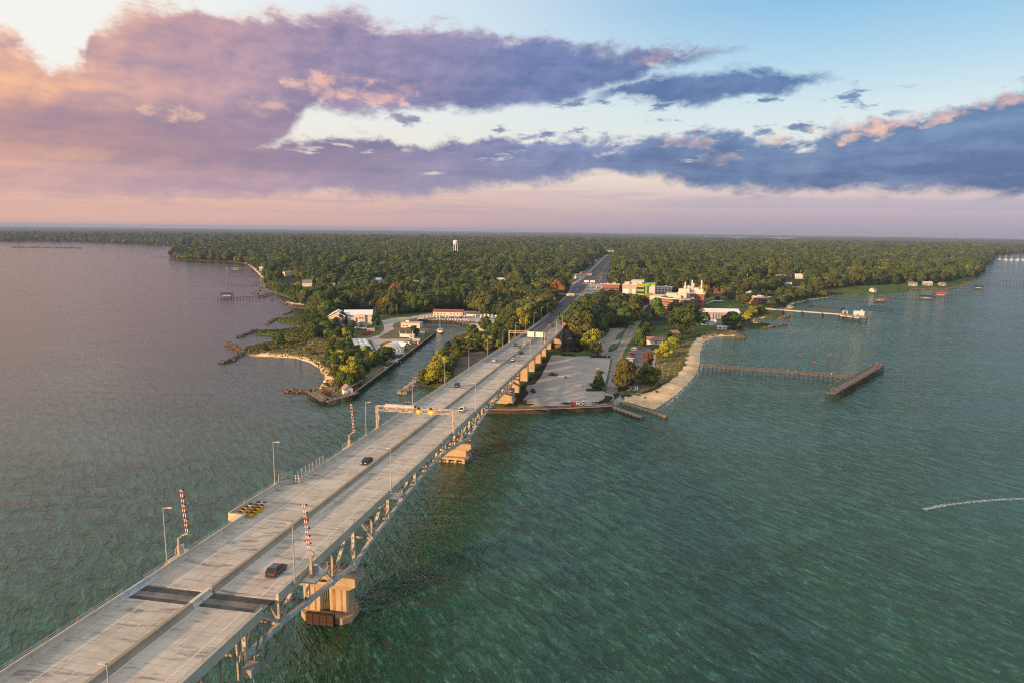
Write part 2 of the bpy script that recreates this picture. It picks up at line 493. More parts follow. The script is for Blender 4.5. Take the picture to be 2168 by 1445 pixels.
# ================================================================== shoreline
SHORE_PX = [(-400, 504), (-150, 507), (0, 510.4), (90, 511), (150, 512), (300, 517), (368, 520.7), (420, 524), (430, 530), (372, 538), (358, 543), (361.6, 548), (400, 551), (436, 553), (491, 554.6), (523, 559.5),
            (536, 569), (549, 582), (562, 592), (556, 602), (556, 610), (561, 614.6), (574.5, 618), (597.6, 627), (627.6, 635), (646, 640), (640, 642.5), (620, 640.5), (602, 637), (597, 639.5),
            (620, 643.8), (650, 646), (662, 648.5), (648, 650.3), (620, 649.5), (619, 652), (648, 654), (661, 656.5), (665, 659), (655, 663), (648, 668), (653, 671), (639, 673), (597.6, 674.7), (586, 675),
            (585, 680), (611, 684.5), (637, 687), (634, 692), (620.6, 695.5), (597.6, 699.5), (547, 702), (538, 707), (588, 712.6), (592, 717), (579, 725), (547, 730), (519, 737), (512, 746), (517, 752), (565, 754),
            (600, 756), (625, 757.6), (657.6, 767), (678, 781), (685, 797), (684, 811), (662, 827), (690, 833), (712, 836), (735, 839), (746, 837),
            (924.5, 705.7), (920, 699), (899, 692), (893, 685), (886, 678), (960, 681.5), (993, 688), (985, 700), (970, 709), (966, 714), (931, 750.7), (900, 780), (878, 801), (862, 815), (848, 834), (860, 835),
            (878, 825), (888, 817.5), (910, 818), (931, 820), (960, 838), (1000, 862), (1037, 867), (1093, 867), (1160, 866), (1240, 863.5), (1296, 861), (1318, 848), (1328, 850), (1386, 866), (1432, 834), (1467, 799),
            (1480.5, 776), (1482, 746), (1489, 724.5), (1514, 713), (1540, 711), (1558, 711), (1572, 703), (1586, 697), (1625, 697), (1634, 690), (1622, 684.5), (1609, 681.5), (1602, 677), (1618, 673), (1648, 674.5),
            (1656, 669), (1628, 662.5), (1640, 657.5), (1683, 651), (1672, 645.5), (1708, 636), (1746, 631), (1797, 624), (1861, 624.4), (1918, 620), (1932, 613.5), (2000, 613), (2040, 604), (2057, 597), (2061, 589.5), (2086, 577),
            (2083, 569), (2096, 558), (2102, 550), (2110, 543), (2130, 540), (2168, 538.5), (2300, 538), (2600, 540)]
_sh = [at(u, v, 0.0)[:2] for u, v in SHORE_PX]
POLY = np.array(_sh + [np.array((9000.0, 1500.0)), np.array((60000.0, 1500.0)), np.array((60000.0, 90000.0)), np.array((-60000.0, 90000.0)), np.array((-60000.0, 3600.0)), np.array((-9000.0, 3300.0))])


def inpoly(P, poly):
    x, y = P[:, 0], P[:, 1]
    c = np.zeros(len(P), bool)
    n = len(poly)
    for i in range(n):
        x0, y0 = poly[i]; x1, y1 = poly[(i + 1) % n]
        if y0 == y1: continue
        k = ((y0 > y) != (y1 > y)) & (x < (x1 - x0) * (y - y0) / (y1 - y0) + x0)
        c ^= k
    return c


def sdist(P, poly, closed=True):
    d = np.full(len(P), 1e18)
    n = len(poly)
    for i in range(n if closed else n - 1):
        a = poly[i]; b = poly[(i + 1) % n]
        ab = b - a
        L = ab @ ab
        if L < 1e-9: continue
        t = np.clip(((P[:, 0] - a[0]) * ab[0] + (P[:, 1] - a[1]) * ab[1]) / L, 0, 1)
        q = (P[:, 0] - a[0] - t * ab[0]) ** 2 + (P[:, 1] - a[1] - t * ab[1]) ** 2
        np.minimum(d, q, out=d)
    d = np.sqrt(d)
    return np.where(inpoly(P, poly), d, -d) if closed else d


ZR_S = np.linspace(0, 4000, 801)
ZR_V = np.array([zr(s) for s in ZR_S])


def terrain(P, sd=None):
    P = np.atleast_2d(np.asarray(P, float))[:, :2]
    if sd is None: sd = sdist(P, POLY)
    x, y = P[:, 0], P[:, 1]
    low = 2.0 * (1 - np.exp(-np.maximum(sd, 0) / 4.0))
    up = 8.0 * sstep(740, 1080, y + 0.12 * x) * (1 - np.exp(-np.maximum(sd - 8, 0) / 45.0))
    s = x * DV[0] + y * DV[1]
    t = x * NV[0] + y * NV[1] - AOFF
    road = np.interp(s, ZR_S, ZR_V) - 0.35
    off = np.maximum(np.abs(t - 11.75) - 19, 0)
    emb = np.where(s > 520, road - off * 0.42, -99)
    emb = np.where(s > 860, np.maximum(emb, road - np.maximum(np.abs(t - 18) - 36, 0) * 0.3), emb)
    h = np.maximum(low + up, np.where(sd > 2, emb, -99))
    return np.where(sd > 0, h, np.maximum(sd * 0.3, -3.0))


def G(u, v, dz=0.0):
    z = 2.0
    for _ in range(14):
        p = at(u, v, z)
        z2 = float(terrain(p[:2])[0])
        z = 0.5 * z + 0.5 * max(z2, 0.0)
    p = at(u, v, z)
    return Vector((p[0], p[1], z + dz))


def G2(pts): return np.array([G(u, v)[:2] for u, v in pts])


# ------------------------------------------------------------------ water
m = bpy.data.materials.new('river_water')
m.use_nodes = True
t = NT(m.node_tree)
b = m.node_tree.nodes['Principled BSDF']
co = t.n('ShaderNodeTexCoord').outputs['Object']
big = t.noise(t.mapping(co, sc=(0.006, 0.004, 1)), 1.0, 4, 0.5, 0.4)
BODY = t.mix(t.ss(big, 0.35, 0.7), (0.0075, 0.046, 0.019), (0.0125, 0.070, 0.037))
b.inputs['Roughness'].default_value = 0.13
b.inputs['IOR'].default_value = 1.333
b.inputs['Specular IOR Level'].default_value = 0.55
# wind waves: crests run across the wind; lee water to the left of the bridge is calmer
def wave(ang, sx_, sy_, *k): return t.noise(t.mapping(t.mapping(co, rot=(0, 0, R_(ang))), sc=(sx_, sy_, 1)), 1.0, *k)
w1 = wave(57, 0.13, 0.42, 3, 0.6, 0.5)
w2 = wave(44, 0.045, 0.15, 3, 0.55, 0.4)
w3 = wave(68, 0.55, 1.15, 3, 0.6, 0.3)
crest_light = t.ss(t.add(t.mul(w1, 0.62), t.mul(w3, 0.38)), 0.44, 0.70)       # light through thin crests, painted into the base colour as paler green
glint = t.ss(t.add(t.mul(wave(60, 0.48, 1.05, 3, 0.62, 0.4), 0.75), t.mul(w1, 0.25)), 0.54, 0.70)     # small sharp highlights on the ripples, painted into the base colour
w1 = t.mad(t.m('ABSOLUTE', t.sub(w1, 0.5)), -1.6, t.mad(w1, 0.55, 0.6))      # sharper crests
gust = t.noise(t.mapping(co, rot=(0, 0, R_(20)), sc=(0.010, 0.024, 1)), 1.0, 4, 0.55, 0.6)
sx = t.n('ShaderNodeSeparateXYZ')
t.put(sx.inputs[0], co)
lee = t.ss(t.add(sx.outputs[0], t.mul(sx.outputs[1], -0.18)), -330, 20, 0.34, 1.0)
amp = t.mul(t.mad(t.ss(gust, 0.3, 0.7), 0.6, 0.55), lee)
hgt = t.mul(t.add(t.add(t.mul(w1, 1.15), t.mul(w2, 1.0)), t.mul(w3, 0.44)), amp)
bm = t.n('ShaderNodeBump')
t.put(bm.inputs['Height'], hgt)
bm.inputs['Strength'].default_value = 1.0
bm.inputs['Distance'].default_value = 0.8
t.put(b.inputs['Normal'], bm.outputs[0])
t.put(b.inputs['Base Color'], t.mix(t.mul(glint, t.mul(t.mad(t.ss(gust, 0.3, 0.7), 0.5, 0.45), t.ss(lee, 0.5, 1.0))), t.mix(t.mul(crest_light, t.mad(lee, 0.75, 0.1)), t.mix(t.ss(lee, 0.42, 0.95), (0.0055, 0.0215, 0.0115), BODY), (0.036, 0.138, 0.092)), (0.105, 0.220, 0.165)))
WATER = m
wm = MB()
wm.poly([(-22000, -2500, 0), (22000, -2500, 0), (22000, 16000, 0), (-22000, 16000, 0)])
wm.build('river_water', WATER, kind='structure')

# ------------------------------------------------------------------ ground
az_ = np.radians(np.arange(-52, 52.01, 0.16))
rr = [215.0]
while rr[-1] < 37000: rr.append(rr[-1] * (1.0075 if rr[-1] < 2600 else 1.03))
rr = np.array(rr)
AA, RR = np.meshgrid(az_, rr)
PX, PY = RR * np.sin(AA), RR * np.cos(AA)
Pg = np.stack([PX.ravel(), PY.ravel()], 1)
SD = np.full(len(Pg), 500.0)
nearm = (Pg[:, 1] < 9000)
SD[nearm] = sdist(Pg[nearm], POLY)
SDn = SD + 0.3 * np.sin(Pg[:, 0] * 0.31 + np.sin(Pg[:, 1] * 0.17) * 2) * np.sin(Pg[:, 1] * 0.23 + 1.3) * np.clip(np.hypot(Pg[:, 0], Pg[:, 1]) / 700, 0.5, 2)
TZ = terrain(Pg, SDn)
EARTH = 2 * 12.7e6                                 # the far plain drops away with the curve of the earth
_rg = np.hypot(Pg[:, 0], Pg[:, 1])
TZ = TZ - np.where(_rg > 4500, _rg ** 2 / EARTH, 0)
# land cover: colour per vertex (a property of the place: sand, lawn, dune grass, mud ...)
C_FOREST = (0.030, 0.040, 0.016)
colr = np.tile(np.array(C_FOREST), (len(Pg), 1))
rim_ = (SDn > -4) & (SDn < 3.5)
colr[rim_] = (0.16, 0.125, 0.08)
SAND, LAWN, DUNE, MUD, GRAVEL, MARSH, DRY = (0.72, 0.52, 0.31), (0.066, 0.108, 0.022), (0.175, 0.165, 0.066), (0.115, 0.092, 0.075), (0.34, 0.31, 0.27), (0.085, 0.125, 0.022), (0.15, 0.13, 0.07)
COVER = [
    (MARSH, [(500, 690), (640, 668), (670, 700), (640, 735), (505, 750)]),
    (DUNE, [(512, 744), (540, 735), (600, 720), (650, 712), (700, 720), (720, 770), (715, 815), (735, 832), (690, 838), (655, 828), (700, 800), (640, 762), (560, 748)]),
    (SAND, [(505, 754), (560, 746), (600, 748), (640, 754), (672, 762), (695, 778), (706, 797), (702, 812), (672, 829), (650, 829), (690, 800), (675, 775), (600, 762)]),
    (SAND, [(600, 712), (612, 708), (622, 716), (600, 722)]), (SAND, [(625, 668), (662, 656), (676, 664), (664, 672)]), (SAND, [(598, 640), (650, 640), (668, 646), (660, 650)]),
    (SAND, [(520, 555), (540, 569), (553, 582), (575, 594), (560, 598), (540, 580)]),
    (LAWN, [(560, 600), (640, 600), (690, 610), (680, 640), (640, 640), (590, 624)]),
    (DRY, [(715, 700), (760, 700), (800, 660), (925, 662), (1010, 658), (1065, 672), (1060, 702), (1000, 702), (970, 712), (930, 700), (925, 706), (745, 838), (735, 830), (800, 770), (760, 745), (735, 715)]),
    (LAWN, [(740, 676), (800, 668), (815, 690), (775, 712), (735, 705)]), (LAWN, [(790, 672), (850, 664), (905, 664), (890, 676), (850, 674), (830, 684), (805, 684)]),
    (LAWN, [(905, 700), (928, 703), (905, 722), (890, 728)]),
    (MUD, [(953, 762), (985, 745), (1024, 742), (1040, 762), (1000, 800), (960, 800), (950, 780)]),
    (MARSH, [(880, 806), (930, 760), (970, 760), (960, 790), (930, 815), (895, 815)]),
    (LAWN, [(1110, 740), (1166, 745), (1120, 800), (1070, 860), (1035, 866), (1080, 820), (1090, 790)]),
    (LAWN, [(1160, 738), (1290, 738), (1290, 752), (1160, 752)]), (MUD, [(1170, 722), (1230, 718), (1250, 732), (1190, 734)]),
    (LAWN, [(1310, 712), (1345, 690), (1345, 740), (1318, 776), (1312, 775)]), (LAWN, [(1265, 685), (1300, 690), (1300, 740), (1280, 740)]),
    (LAWN, [(1330, 760), (1480, 640), (1560, 640), (1590, 660), (1540, 700), (1440, 715), (1400, 730), (1345, 738)]),
    (LAWN, [(1370, 690), (1425, 690), (1430, 712), (1375, 715)]), (LAWN, [(1470, 630), (1640, 618), (1720, 615), (1745, 632), (1680, 645), (1600, 660), (1500, 655)]),
    (LAWN, [(1740, 616), (1900, 600), (1960, 603), (2060, 588), (2090, 570), (2085, 580), (2050, 600), (2000, 613), (1860, 625), (1800, 624)]),
    (DUNE, [(1385, 752), (1452, 718), (1470, 715), (1455, 752), (1432, 795), (1392, 815), (1370, 826), (1350, 836), (1310, 834), (1330, 820), (1375, 812), (1392, 790)]),
    (DUNE, [(1480, 712), (1540, 698), (1560, 704), (1550, 712), (1490, 720)]),
    (SAND, [(1306, 845), (1345, 833), (1372, 832), (1400, 818), (1432, 797), (1452, 770), (1460, 735), (1475, 716), (1500, 708), (1540, 708), (1560, 709), (1560, 716), (1520, 718), (1495, 730), (1490, 780), (1440, 840), (1388, 870), (1330, 856), (1312, 853)]),
    (SAND, [(1598, 684), (1592, 676), (1622, 668), (1626, 672), (1606, 677), (1612, 684)]), (SAND, [(1664, 655), (1672, 643), (1712, 633), (1755, 628), (1755, 634), (1712, 640), (1690, 650)]),
    (GRAVEL, [(1296, 850), (1312, 838), (1326, 845), (1318, 856), (1300, 860)]),
    (MARSH, [(1586, 690), (1640, 685), (1640, 700), (1586, 700)]), (MARSH, [(1618, 668), (1660, 664), (1660, 677), (1618, 677)]),
]
PW = Pg + np.stack([0.6 * np.sin(Pg[:, 1] * 0.37) + 0.3 * np.sin(Pg[:, 0] * 0.53 + 2), 0.6 * np.sin(Pg[:, 0] * 0.41) + 0.3 * np.sin(Pg[:, 1] * 0.61)], 1)
is_sand = np.zeros(len(Pg), bool)
for c, pl in COVER:
    w = G2(pl)
    lo, hi = w.min(0) - 4, w.max(0) + 4
    k = np.where((PW[:, 0] > lo[0]) & (PW[:, 0] < hi[0]) & (PW[:, 1] > lo[1]) & (PW[:, 1] < hi[1]))[0]
    k = k[inpoly(PW[k], w)]
    k = k[SDn[k] > -6]
    colr[k] = c
    is_sand[k] = (c == SAND)
nA, nR = len(az_), len(rr)
idx = np.arange(nA * nR).reshape(nR, nA)
quads = np.stack([idx[:-1, :-1], idx[:-1, 1:], idx[1:, 1:], idx[1:, :-1]], -1).reshape(-1, 4)
keep = (TZ[quads] > -0.9).any(1)
quads = quads[keep]
qs = is_sand[quads].sum(1) >= 3

m = bpy.data.materials.new('ground_cover')
m.use_nodes = True
t = NT(m.node_tree)
b = m.node_tree.nodes['Principled BSDF']
at_ = t.n('ShaderNodeVertexColor')
at_.layer_name = 'cover'
co = t.n('ShaderNodeTexCoord').outputs['Object']
f1 = t.ss(t.noise(co, 0.09, 6, 0.65), 0.3, 0.7, 0.72, 1.28)
f2 = t.ss(t.noise(co, 0.9, 3, 0.6), 0.25, 0.75, 0.80, 1.2)
t.put(b.inputs['Base Color'], t.mix(1.0, at_.outputs[0], t.vec(t.mul(f1, f2), t.mul(f1, f2), t.mul(f2, f1)), 'MULTIPLY'))
b.inputs['Roughness'].default_value = 0.95
b.inputs['Specular IOR Level'].default_value = 0.1
GROUND = m


def sub_mesh(name, q, **kw):
    u, inv = np.unique(q, return_inverse=True)
    me = bpy.data.meshes.new(name)
    vs = np.column_stack([Pg[u], TZ[u]])
    me.vertices.add(len(u)); me.vertices.foreach_set('co', vs.ravel())
    nq = len(q)
    me.loops.add(nq * 4); me.loops.foreach_set('vertex_index', inv.reshape(-1).astype(np.int32))
    me.polygons.add(nq); me.polygons.foreach_set('loop_start', np.arange(0, nq * 4, 4, dtype=np.int32))
    me.polygons.foreach_set('use_smooth', np.ones(nq, bool))
    me.update(); me.validate()
    ca = me.color_attributes.new('cover', 'FLOAT_COLOR', 'POINT')
    ca.data.foreach_set('color', np.column_stack([colr[u], np.ones(len(u))]).ravel())
    me.materials.append(GROUND)
    return link(name, me, None, **kw)


sub_mesh('ground', quads[~qs], kind='structure')
sub_mesh('beach', quads[qs], kind='structure')


def sheet(name, px, mat, dz=0.05, world=False, **kw):
    w = [Vector((p[0], p[1], 0)) for p in (px if world else G2(px))]
    bmh = bmesh.new()
    vs = [bmh.verts.new(p) for p in w]
    for tri in tessellate_polygon([w]):
        try: bmh.faces.new([vs[i] for i in tri])
        except ValueError: pass
    for _ in range(3):
        es = [e for e in bmh.edges if e.calc_length() > 9]
        if not es: break
        bmesh.ops.subdivide_edges(bmh, edges=es, cuts=1)
        bmesh.ops.triangulate(bmh, faces=bmh.faces[:])
    P = np.array([v.co[:2] for v in bmh.verts])
    Z = terrain(P)
    for v, z in zip(bmh.verts, Z): v.co.z = z + dz
    bmesh.ops.recalc_face_normals(bmh, faces=bmh.faces[:])
    me = bpy.data.meshes.new(name)
    bmh.to_mesh(me); bmh.free()
    if me.polygons and me.polygons[0].normal.z < 0: me.flip_normals()
    me.materials.append(mat)
    return link(name, me, None, **kw)


ASPH = M('old_asphalt', (0.20, 0.185, 0.165), 0.9, 0.22, 0.12, col2=(0.29, 0.27, 0.24))
ASPH2 = M('grey_asphalt', (0.10, 0.10, 0.10), 0.9, 0.25, 0.15, col2=(0.15, 0.148, 0.145))
LOTM = M('worn_parking_surface', (0.36, 0.325, 0.285), 0.92, 0.12, 0.16, col2=(0.43, 0.395, 0.35))
GRAVM = M('pale_gravel', (0.36, 0.335, 0.295), 0.95, 0.2, 0.25, col2=(0.50, 0.47, 0.42))
GRASSM = M('lawn_grass', (0.050, 0.092, 0.020), 0.95, 0.3, 0.3, col2=(0.10, 0.14, 0.040))
WHITE_LINE = M('white_road_paint', (0.66, 0.65, 0.61), 0.7, 0.15, 1.5)
YELLOW_LINE = M('yellow_road_paint', (0.62, 0.38, 0.07), 0.7, 0.15, 1.5)
DARKW = M('still_pond_water', (0.012, 0.014, 0.010), 0.06, 0.1, 0.2, spec=0.5)


def r4(*p): return [(1040 + x / 4.336, 580 + y / 4.336) for x, y in p]
def r3(*p): return [(740 + x / 4.336, 580 + y / 4.336) for x, y in p]
def r5(*p): return [(450 + x / 4.336, 580 + y / 4.336) for x, y in p]
def r6(*p): return [(1180 + x / 4.336, 480 + y / 4.336) for x, y in p]
def rm(*p): return [(690 + x / 8.03, 630 + y / 8.03) for x, y in p]


sheet('parking_lot', r4((555, 742), (760, 752), (910, 752), (1098, 772), (1078, 880), (1045, 1000), (1036, 1078), (1120, 1105), (1130, 1140), (1060, 1195), (960, 1208), (340, 1212), (292, 1150), (345, 1090), (300, 1025), (400, 1005), (450, 950), (500, 850)), LOTM, 0.05, kind='structure')
sheet('access_road', r4((1448, 285), (1405, 330), (1378, 430), (1330, 530), (1290, 600), (1245, 660), (1205, 745), (1180, 840), (1172, 900), (1166, 1010), (1163, 1085), (1110, 1100), (1044, 1075), (1070, 1000), (1094, 870), (1112, 780), (1040, 755), (930, 745), (920, 735), (1050, 712), (1100, 712), (1150, 690), (1180, 640), (1190, 605), (1240, 505), (1290, 440), (1350, 370), (1372, 328), (1410, 292)), ASPH, 0.075, kind='structure')
sheet('side_lot', r4((985, 612), (1060, 500), (1236, 494), (1215, 545), (1180, 615), (1155, 640), (1120, 632), (1080, 672), (1072, 712), (1040, 715), (1010, 690)), M('side_lot_surface', (0.27, 0.25, 0.225), 0.92, 0.16, 0.15, col2=(0.36, 0.335, 0.30)), 0.062, kind='structure')
sheet('beach_parking', r4((1285, 690), (1300, 672), (1345, 655), (1500, 690), (1490, 750), (1400, 770), (1396, 850), (1412, 940), (1360, 940), (1310, 840), (1268, 835), (1240, 800), (1262, 740)), ASPH2, 0.068, kind='structure')
sheet('beach_path', r4((1490, 735), (1515, 735), (1500, 830), (1530, 1000), (1560, 1000), (1500, 1010), (1480, 830)), GRAVM, 0.06, kind='structure')
sheet('grass_island', r4((1085, 680), (1112, 640), (1176, 628), (1160, 668), (1130, 690)), GRASSM, 0.12, kind='structure')
sheet('grass_verge', r4((1098, 775), (1108, 780), (1092, 870), (1068, 990), (1064, 1068), (1040, 1076), (1026, 1070), (1048, 1000), (1078, 880)), GRASSM, 0.12, kind='structure')
sheet('grass_verge', r4((1212, 520), (1242, 506), (1198, 596), (1135, 606), (1160, 560)), GRASSM, 0.12, kind='structure')
sheet('grass_verge', r4((1256, 665), (1282, 680), (1235, 800), (1212, 852), (1180, 852), (1208, 750)), GRASSM, 0.12, kind='structure')
sheet('pond', r4((582, 650), (640, 632), (760, 628), (860, 650), (850, 700), (800, 716), (640, 708), (590, 690)), DARKW, 0.05, kind='structure')
sheet('marina_road', rm((700, 690), (900, 640), (985, 560), (990, 490), (960, 420), (940, 395), (1150, 350), (1440, 330), (1700, 280), (1880, 262), (1880, 285), (1560, 340), (1420, 375), (1160, 440), (1130, 480), (1160, 530), (1000, 620), (880, 680), (960, 705), (1430, 700), (1440, 720), (1250, 760), (1050, 745), (960, 760), (920, 800), (930, 890), (900, 960), (850, 880), (780, 740), (700, 725), (400, 700), (390, 690)), GRAVM, 0.06, kind='structure')
sheet('marina_road', rm((1880, 262), (2168, 240), (2500, 235), (2900, 290), (3000, 350), (2950, 480), (2850, 520), (2720, 480), (2640, 430), (2560, 420), (2200, 405), (1700, 370), (1520, 372), (1560, 340), (1880, 285)), GRAVM, 0.058, kind='structure')
sheet('yard_paving', rm((1540, 540), (1700, 540), (1690, 600), (1640, 660), (1590, 690), (1560, 640)), ASPH2, 0.06, kind='structure')
sheet('yard_paving', rm((340, 370), (560, 380), (760, 370), (760, 420), (700, 450), (560, 460), (420, 430), (340, 420)), ASPH, 0.06, kind='structure')
sheet('yard_paving', r5((945, 565), (1100, 540), (1110, 555), (1000, 585), (940, 590)), ASPH2, 0.06, kind='structure')
sheet('campus_path', r6((1290, 745), (1360, 700), (1440, 675), (1445, 682), (1370, 710), (1310, 748)), GRAVM, 0.06, kind='structure')
sheet('service_yard', r6((1255, 745), (1330, 760), (1400, 800), (1460, 870), (1520, 870), (1520, 910), (1440, 910), (1330, 840), (1260, 800)), ASPH2, 0.06, kind='structure')
# yellow centre line of the access road and the stall lines of the lots
ln = MB()
cl_ = [G(u, v, 0.09) for u, v in r4((1382, 370), (1330, 470), (1265, 580), (1215, 680), (1165, 790), (1135, 890), (1118, 1000), (1112, 1060))]
for p, q in zip(cl_[:-1], cl_[1:]):
    for o in (-0.16, 0.16):
        d = (q - p).normalized(); nrm = Vector((-d.y, d.x, 0))
        a, b2 = p + nrm * o, q + nrm * o
        ln.poly([a - nrm * 0.06, b2 - nrm * 0.06, b2 + nrm * 0.06, a + nrm * 0.06])
ln.build('centre_line', YELLOW_LINE, kind='structure')
sl = MB()
for k in range(22):
    a = G(*r4((365 + k * 29.5, 1208))[0], 0.075); c = G(*r4((395 + k * 28.6, 1165))[0], 0.075)
    if k in (13, 14, 15, 16): pass
    d = (c - a).normalized(); nrm = Vector((-d.y, d.x, 0)) * 0.09
    sl.poly([a - nrm, a + nrm, c + nrm, c - nrm])
for k in range(16):
    a = G(*r4((1082 - k * 2.2, 800 + k * 12))[0], 0.075); c = a + Vector((-5.0, -1.0, 0))
    d = (c - a).normalized(); nrm = Vector((-d.y, d.x, 0)) * 0.07
    sl.poly([a - nrm, a + nrm, c + nrm, c - nrm])
sl.build('stall_lines', WHITE_LINE, kind='structure')


# ================================================================== the bridge
def concrete(name, a, b_, streak=True, along=(0.9, 0.10), stain=(0.10, 0.09, 0.08)):
    """weathered concrete: mottling, streaks across the lanes, worn wheel tracks"""
    m = bpy.data.materials.new(name)
    m.use_nodes = True
    t = NT(m.node_tree)
    p = m.node_tree.nodes['Principled BSDF']
    co = t.n('ShaderNodeTexCoord').outputs['Object']
    f = t.noise(co, 0.22, 6, 0.65)
    c = t.mix(t.ss(f, 0.3, 0.72), a, b_)
    if streak:
        s1 = t.noise(t.mapping(co, sc=(0.16, 0.75, 1)), 1.0, 5, 0.66, 0.4)
        c = t.mix(t.ss(s1, 0.49, 0.70, 0, 0.72), c, stain)
        s3 = t.noise(t.mapping(co, sc=(0.08, 2.4, 1)), 1.0, 4, 0.6)
        c = t.mix(t.ss(s3, 0.52, 0.72, 0, 0.30), c, stain)
        s2 = t.noise(t.mapping(co, sc=(1.1, 0.02, 1)), 1.0, 3, 0.6)
        c = t.mix(t.ss(s2, 0.48, 0.70, 0, 0.30), c, tuple(x * 0.6 for x in a))
        s4 = t.noise(t.mapping(co, loc=(5, 9, 0), sc=(0.05, 0.09, 1)), 1.0, 5, 0.6)
        c = t.mix(t.ss(s4, 0.52, 0.68, 0, 0.5), c, (0.60, 0.56, 0.49))
    t.put(p.inputs['Base Color'], c)
    p.inputs['Roughness'].default_value = 0.9
    p.inputs['Specular IOR Level'].default_value = 0.2
    MATS[name] = m
    return m


DECKM = concrete('deck_concrete', (0.46, 0.405, 0.335), (0.58, 0.52, 0.44))
DECKG = concrete('deck_overlay', (0.24, 0.235, 0.225), (0.33, 0.32, 0.30), stain=(0.09, 0.088, 0.085))
DECKB = concrete('new_asphalt', (0.060, 0.062, 0.068), (0.09, 0.092, 0.10), stain=(0.04, 0.04, 0.045))
PARM = concrete('parapet_concrete', (0.48, 0.42, 0.32), (0.60, 0.54, 0.43), False)
PIERM = concrete('pier_concrete', (0.43, 0.33, 0.22), (0.56, 0.45, 0.31), False)
MEDM = concrete('median_concrete', (0.29, 0.245, 0.18), (0.38, 0.33, 0.25), False)  # darker tan than the parapets: shade on the barrier side put into the colour
STEEL = M('grey_bridge_steel', (0.60, 0.575, 0.53), 0.65, 0.16, 0.8, 0.0, spec=0.2, col2=(0.75, 0.73, 0.69))
STEELD = M('weathered_bridge_steel', (0.42, 0.35, 0.28), 0.6, 0.3, 0.5, 0.0, col2=(0.55, 0.50, 0.44))
GALV = M('galvanised_steel', (0.50, 0.50, 0.49), 0.45, 0.1, 1.0, 0.4)
RUST = M('rusty_steel', (0.19, 0.085, 0.045), 0.8, 0.35, 0.8)
BLACKR = M('black_rubber', (0.018, 0.018, 0.018), 0.7, 0.2)
DARKST = M('dark_joint_steel', (0.030, 0.030, 0.031), 0.6, 0.4, 0.4, col2=(0.075, 0.07, 0.065))
BRNST = M('brown_joint_plate', (0.15, 0.132, 0.115), 0.7, 0.3, 0.3, 0.1, col2=(0.24, 0.215, 0.185))
WOODW = M('weathered_timber', (0.20, 0.165, 0.125), 0.9, 0.3, 0.8, col2=(0.33, 0.28, 0.22))
DWOOD = M('dark_wet_timber', (0.060, 0.046, 0.036), 0.85, 0.35, 0.6)
WHITEP = M('white_paint', (0.76, 0.75, 0.72), 0.5, 0.06, 0.5)
REDP = M('red_paint', (0.52, 0.035, 0.025), 0.5, 0.12, 0.5)

bridge = thing('bridge', 'long grey deck truss highway bridge crossing the river to the wooded shore', 'bridge', BW(0, 0, 0), -PSI)
P0, PS = 135.4, 10.84


def sk(k): return P0 + PS * k


def ext(mb, prof, s0, s1, mi=0, n=1, off0=0.0, off1=0.0):
    """extrude a closed (t, dz) profile along the roadway"""
    rings = []
    for i in range(n + 1):
        f = i / n
        s = s0 + (s1 - s0) * f
        o = off0 + (off1 - off0) * f
        rings.append([(p[0] + o, s, zr(s) + p[1]) for p in prof])
    return mb.loft(rings, mi)


SLABS = [sk(k) for k in range(-14, 20)]
cuts = []
for a, b2 in zip(SLABS[:-1], SLABS[1:]):
    if a < 87.6 < b2: cuts += [(a, 87.6)]; continue
    if a < 91.6 < b2 and a > 87: cuts += [(91.6 + 0.0, b2)]; continue
    cuts.append((a, b2))
cuts = [(a, b2) for a, b2 in cuts if b2 - a > 1]
if not any(abs(a - 91.6) < 0.5 or a < 92 < b2 for a, b2 in cuts): cuts.append((91.6, sk(-3)))
cuts.sort()
fix = []
for a, b2 in cuts:
    if a < 91.6 < b2: a = 91.6
    fix.append((a, b2))
for a, b2 in fix:
    for t0, t1 in ((0.36, 11.34), (12.66, 23.14)):
        # each carriageway panel is cast in two strips
        tm = 8.0 if t0 < 5 else 16.9
        for u0, u1 in ((t0, tm - 0.015), (tm + 0.015, t1)):
            ext(MB(), [(u0, -0.26), (u1, -0.26), (u1, 0), (u0, 0)], a + 0.02, b2 - 0.02).build('deck_slab', DECKM, bridge)
# the joint at the end of the swing span: two dark finger plates with a brown plate between
for t0, t1 in ((0.36, 11.34), (12.66, 23.14)):
    ext(MB(), [(t0, -0.3), (t1, -0.3), (t1, -0.012), (t0, -0.012)], 87.62, 88.55).build('expansion_joint', DARKST, bridge)
    ext(MB(), [(t0, -0.3), (t1, -0.3), (t1, -0.02), (t0, -0.02)], 88.57, 90.18).build('joint_plate', BRNST, bridge)
    ext(MB(), [(t0, -0.3), (t1, -0.3), (t1, -0.012), (t0, -0.012)], 90.2, 91.58).build('expansion_joint', DARKST, bridge)
    ext(MB(), [(t0, 0.0), (t1, 0.0), (t1, 0.012), (t0, 0.012)], 271.6, 272.1).build('expansion_joint', DARKST, bridge)
# asphalt-overlaid girder spans over the shore
GS = [341.4, 348, 376, 403, 431, 457, 485, 513, 541, 569]
for a, b2 in zip(GS[:-1], GS[1:]):
    for (t0, t1), side in (((0.36, 11.34), 0), ((12.66, 23.14), 1)):
        ext(MB(), [(t0, -0.28), (t1, -0.28), (t1, 0), (t0, 0)], a + 0.02, b2 - 0.02, n=2).build('deck_slab', DECKB if (side == 0 and a > 450) else DECKG, bridge)
    g = MB()
    for tt in (2.5, 7, 11.7, 16.5, 21):
        ext(g, [(tt - 0.25, -1.75), (tt + 0.25, -1.75), (tt + 0.25, -0.29), (tt - 0.25, -0.29)], a + 0.1, b2 - 0.1, n=2)
    g.build('girder', STEELD, bridge)
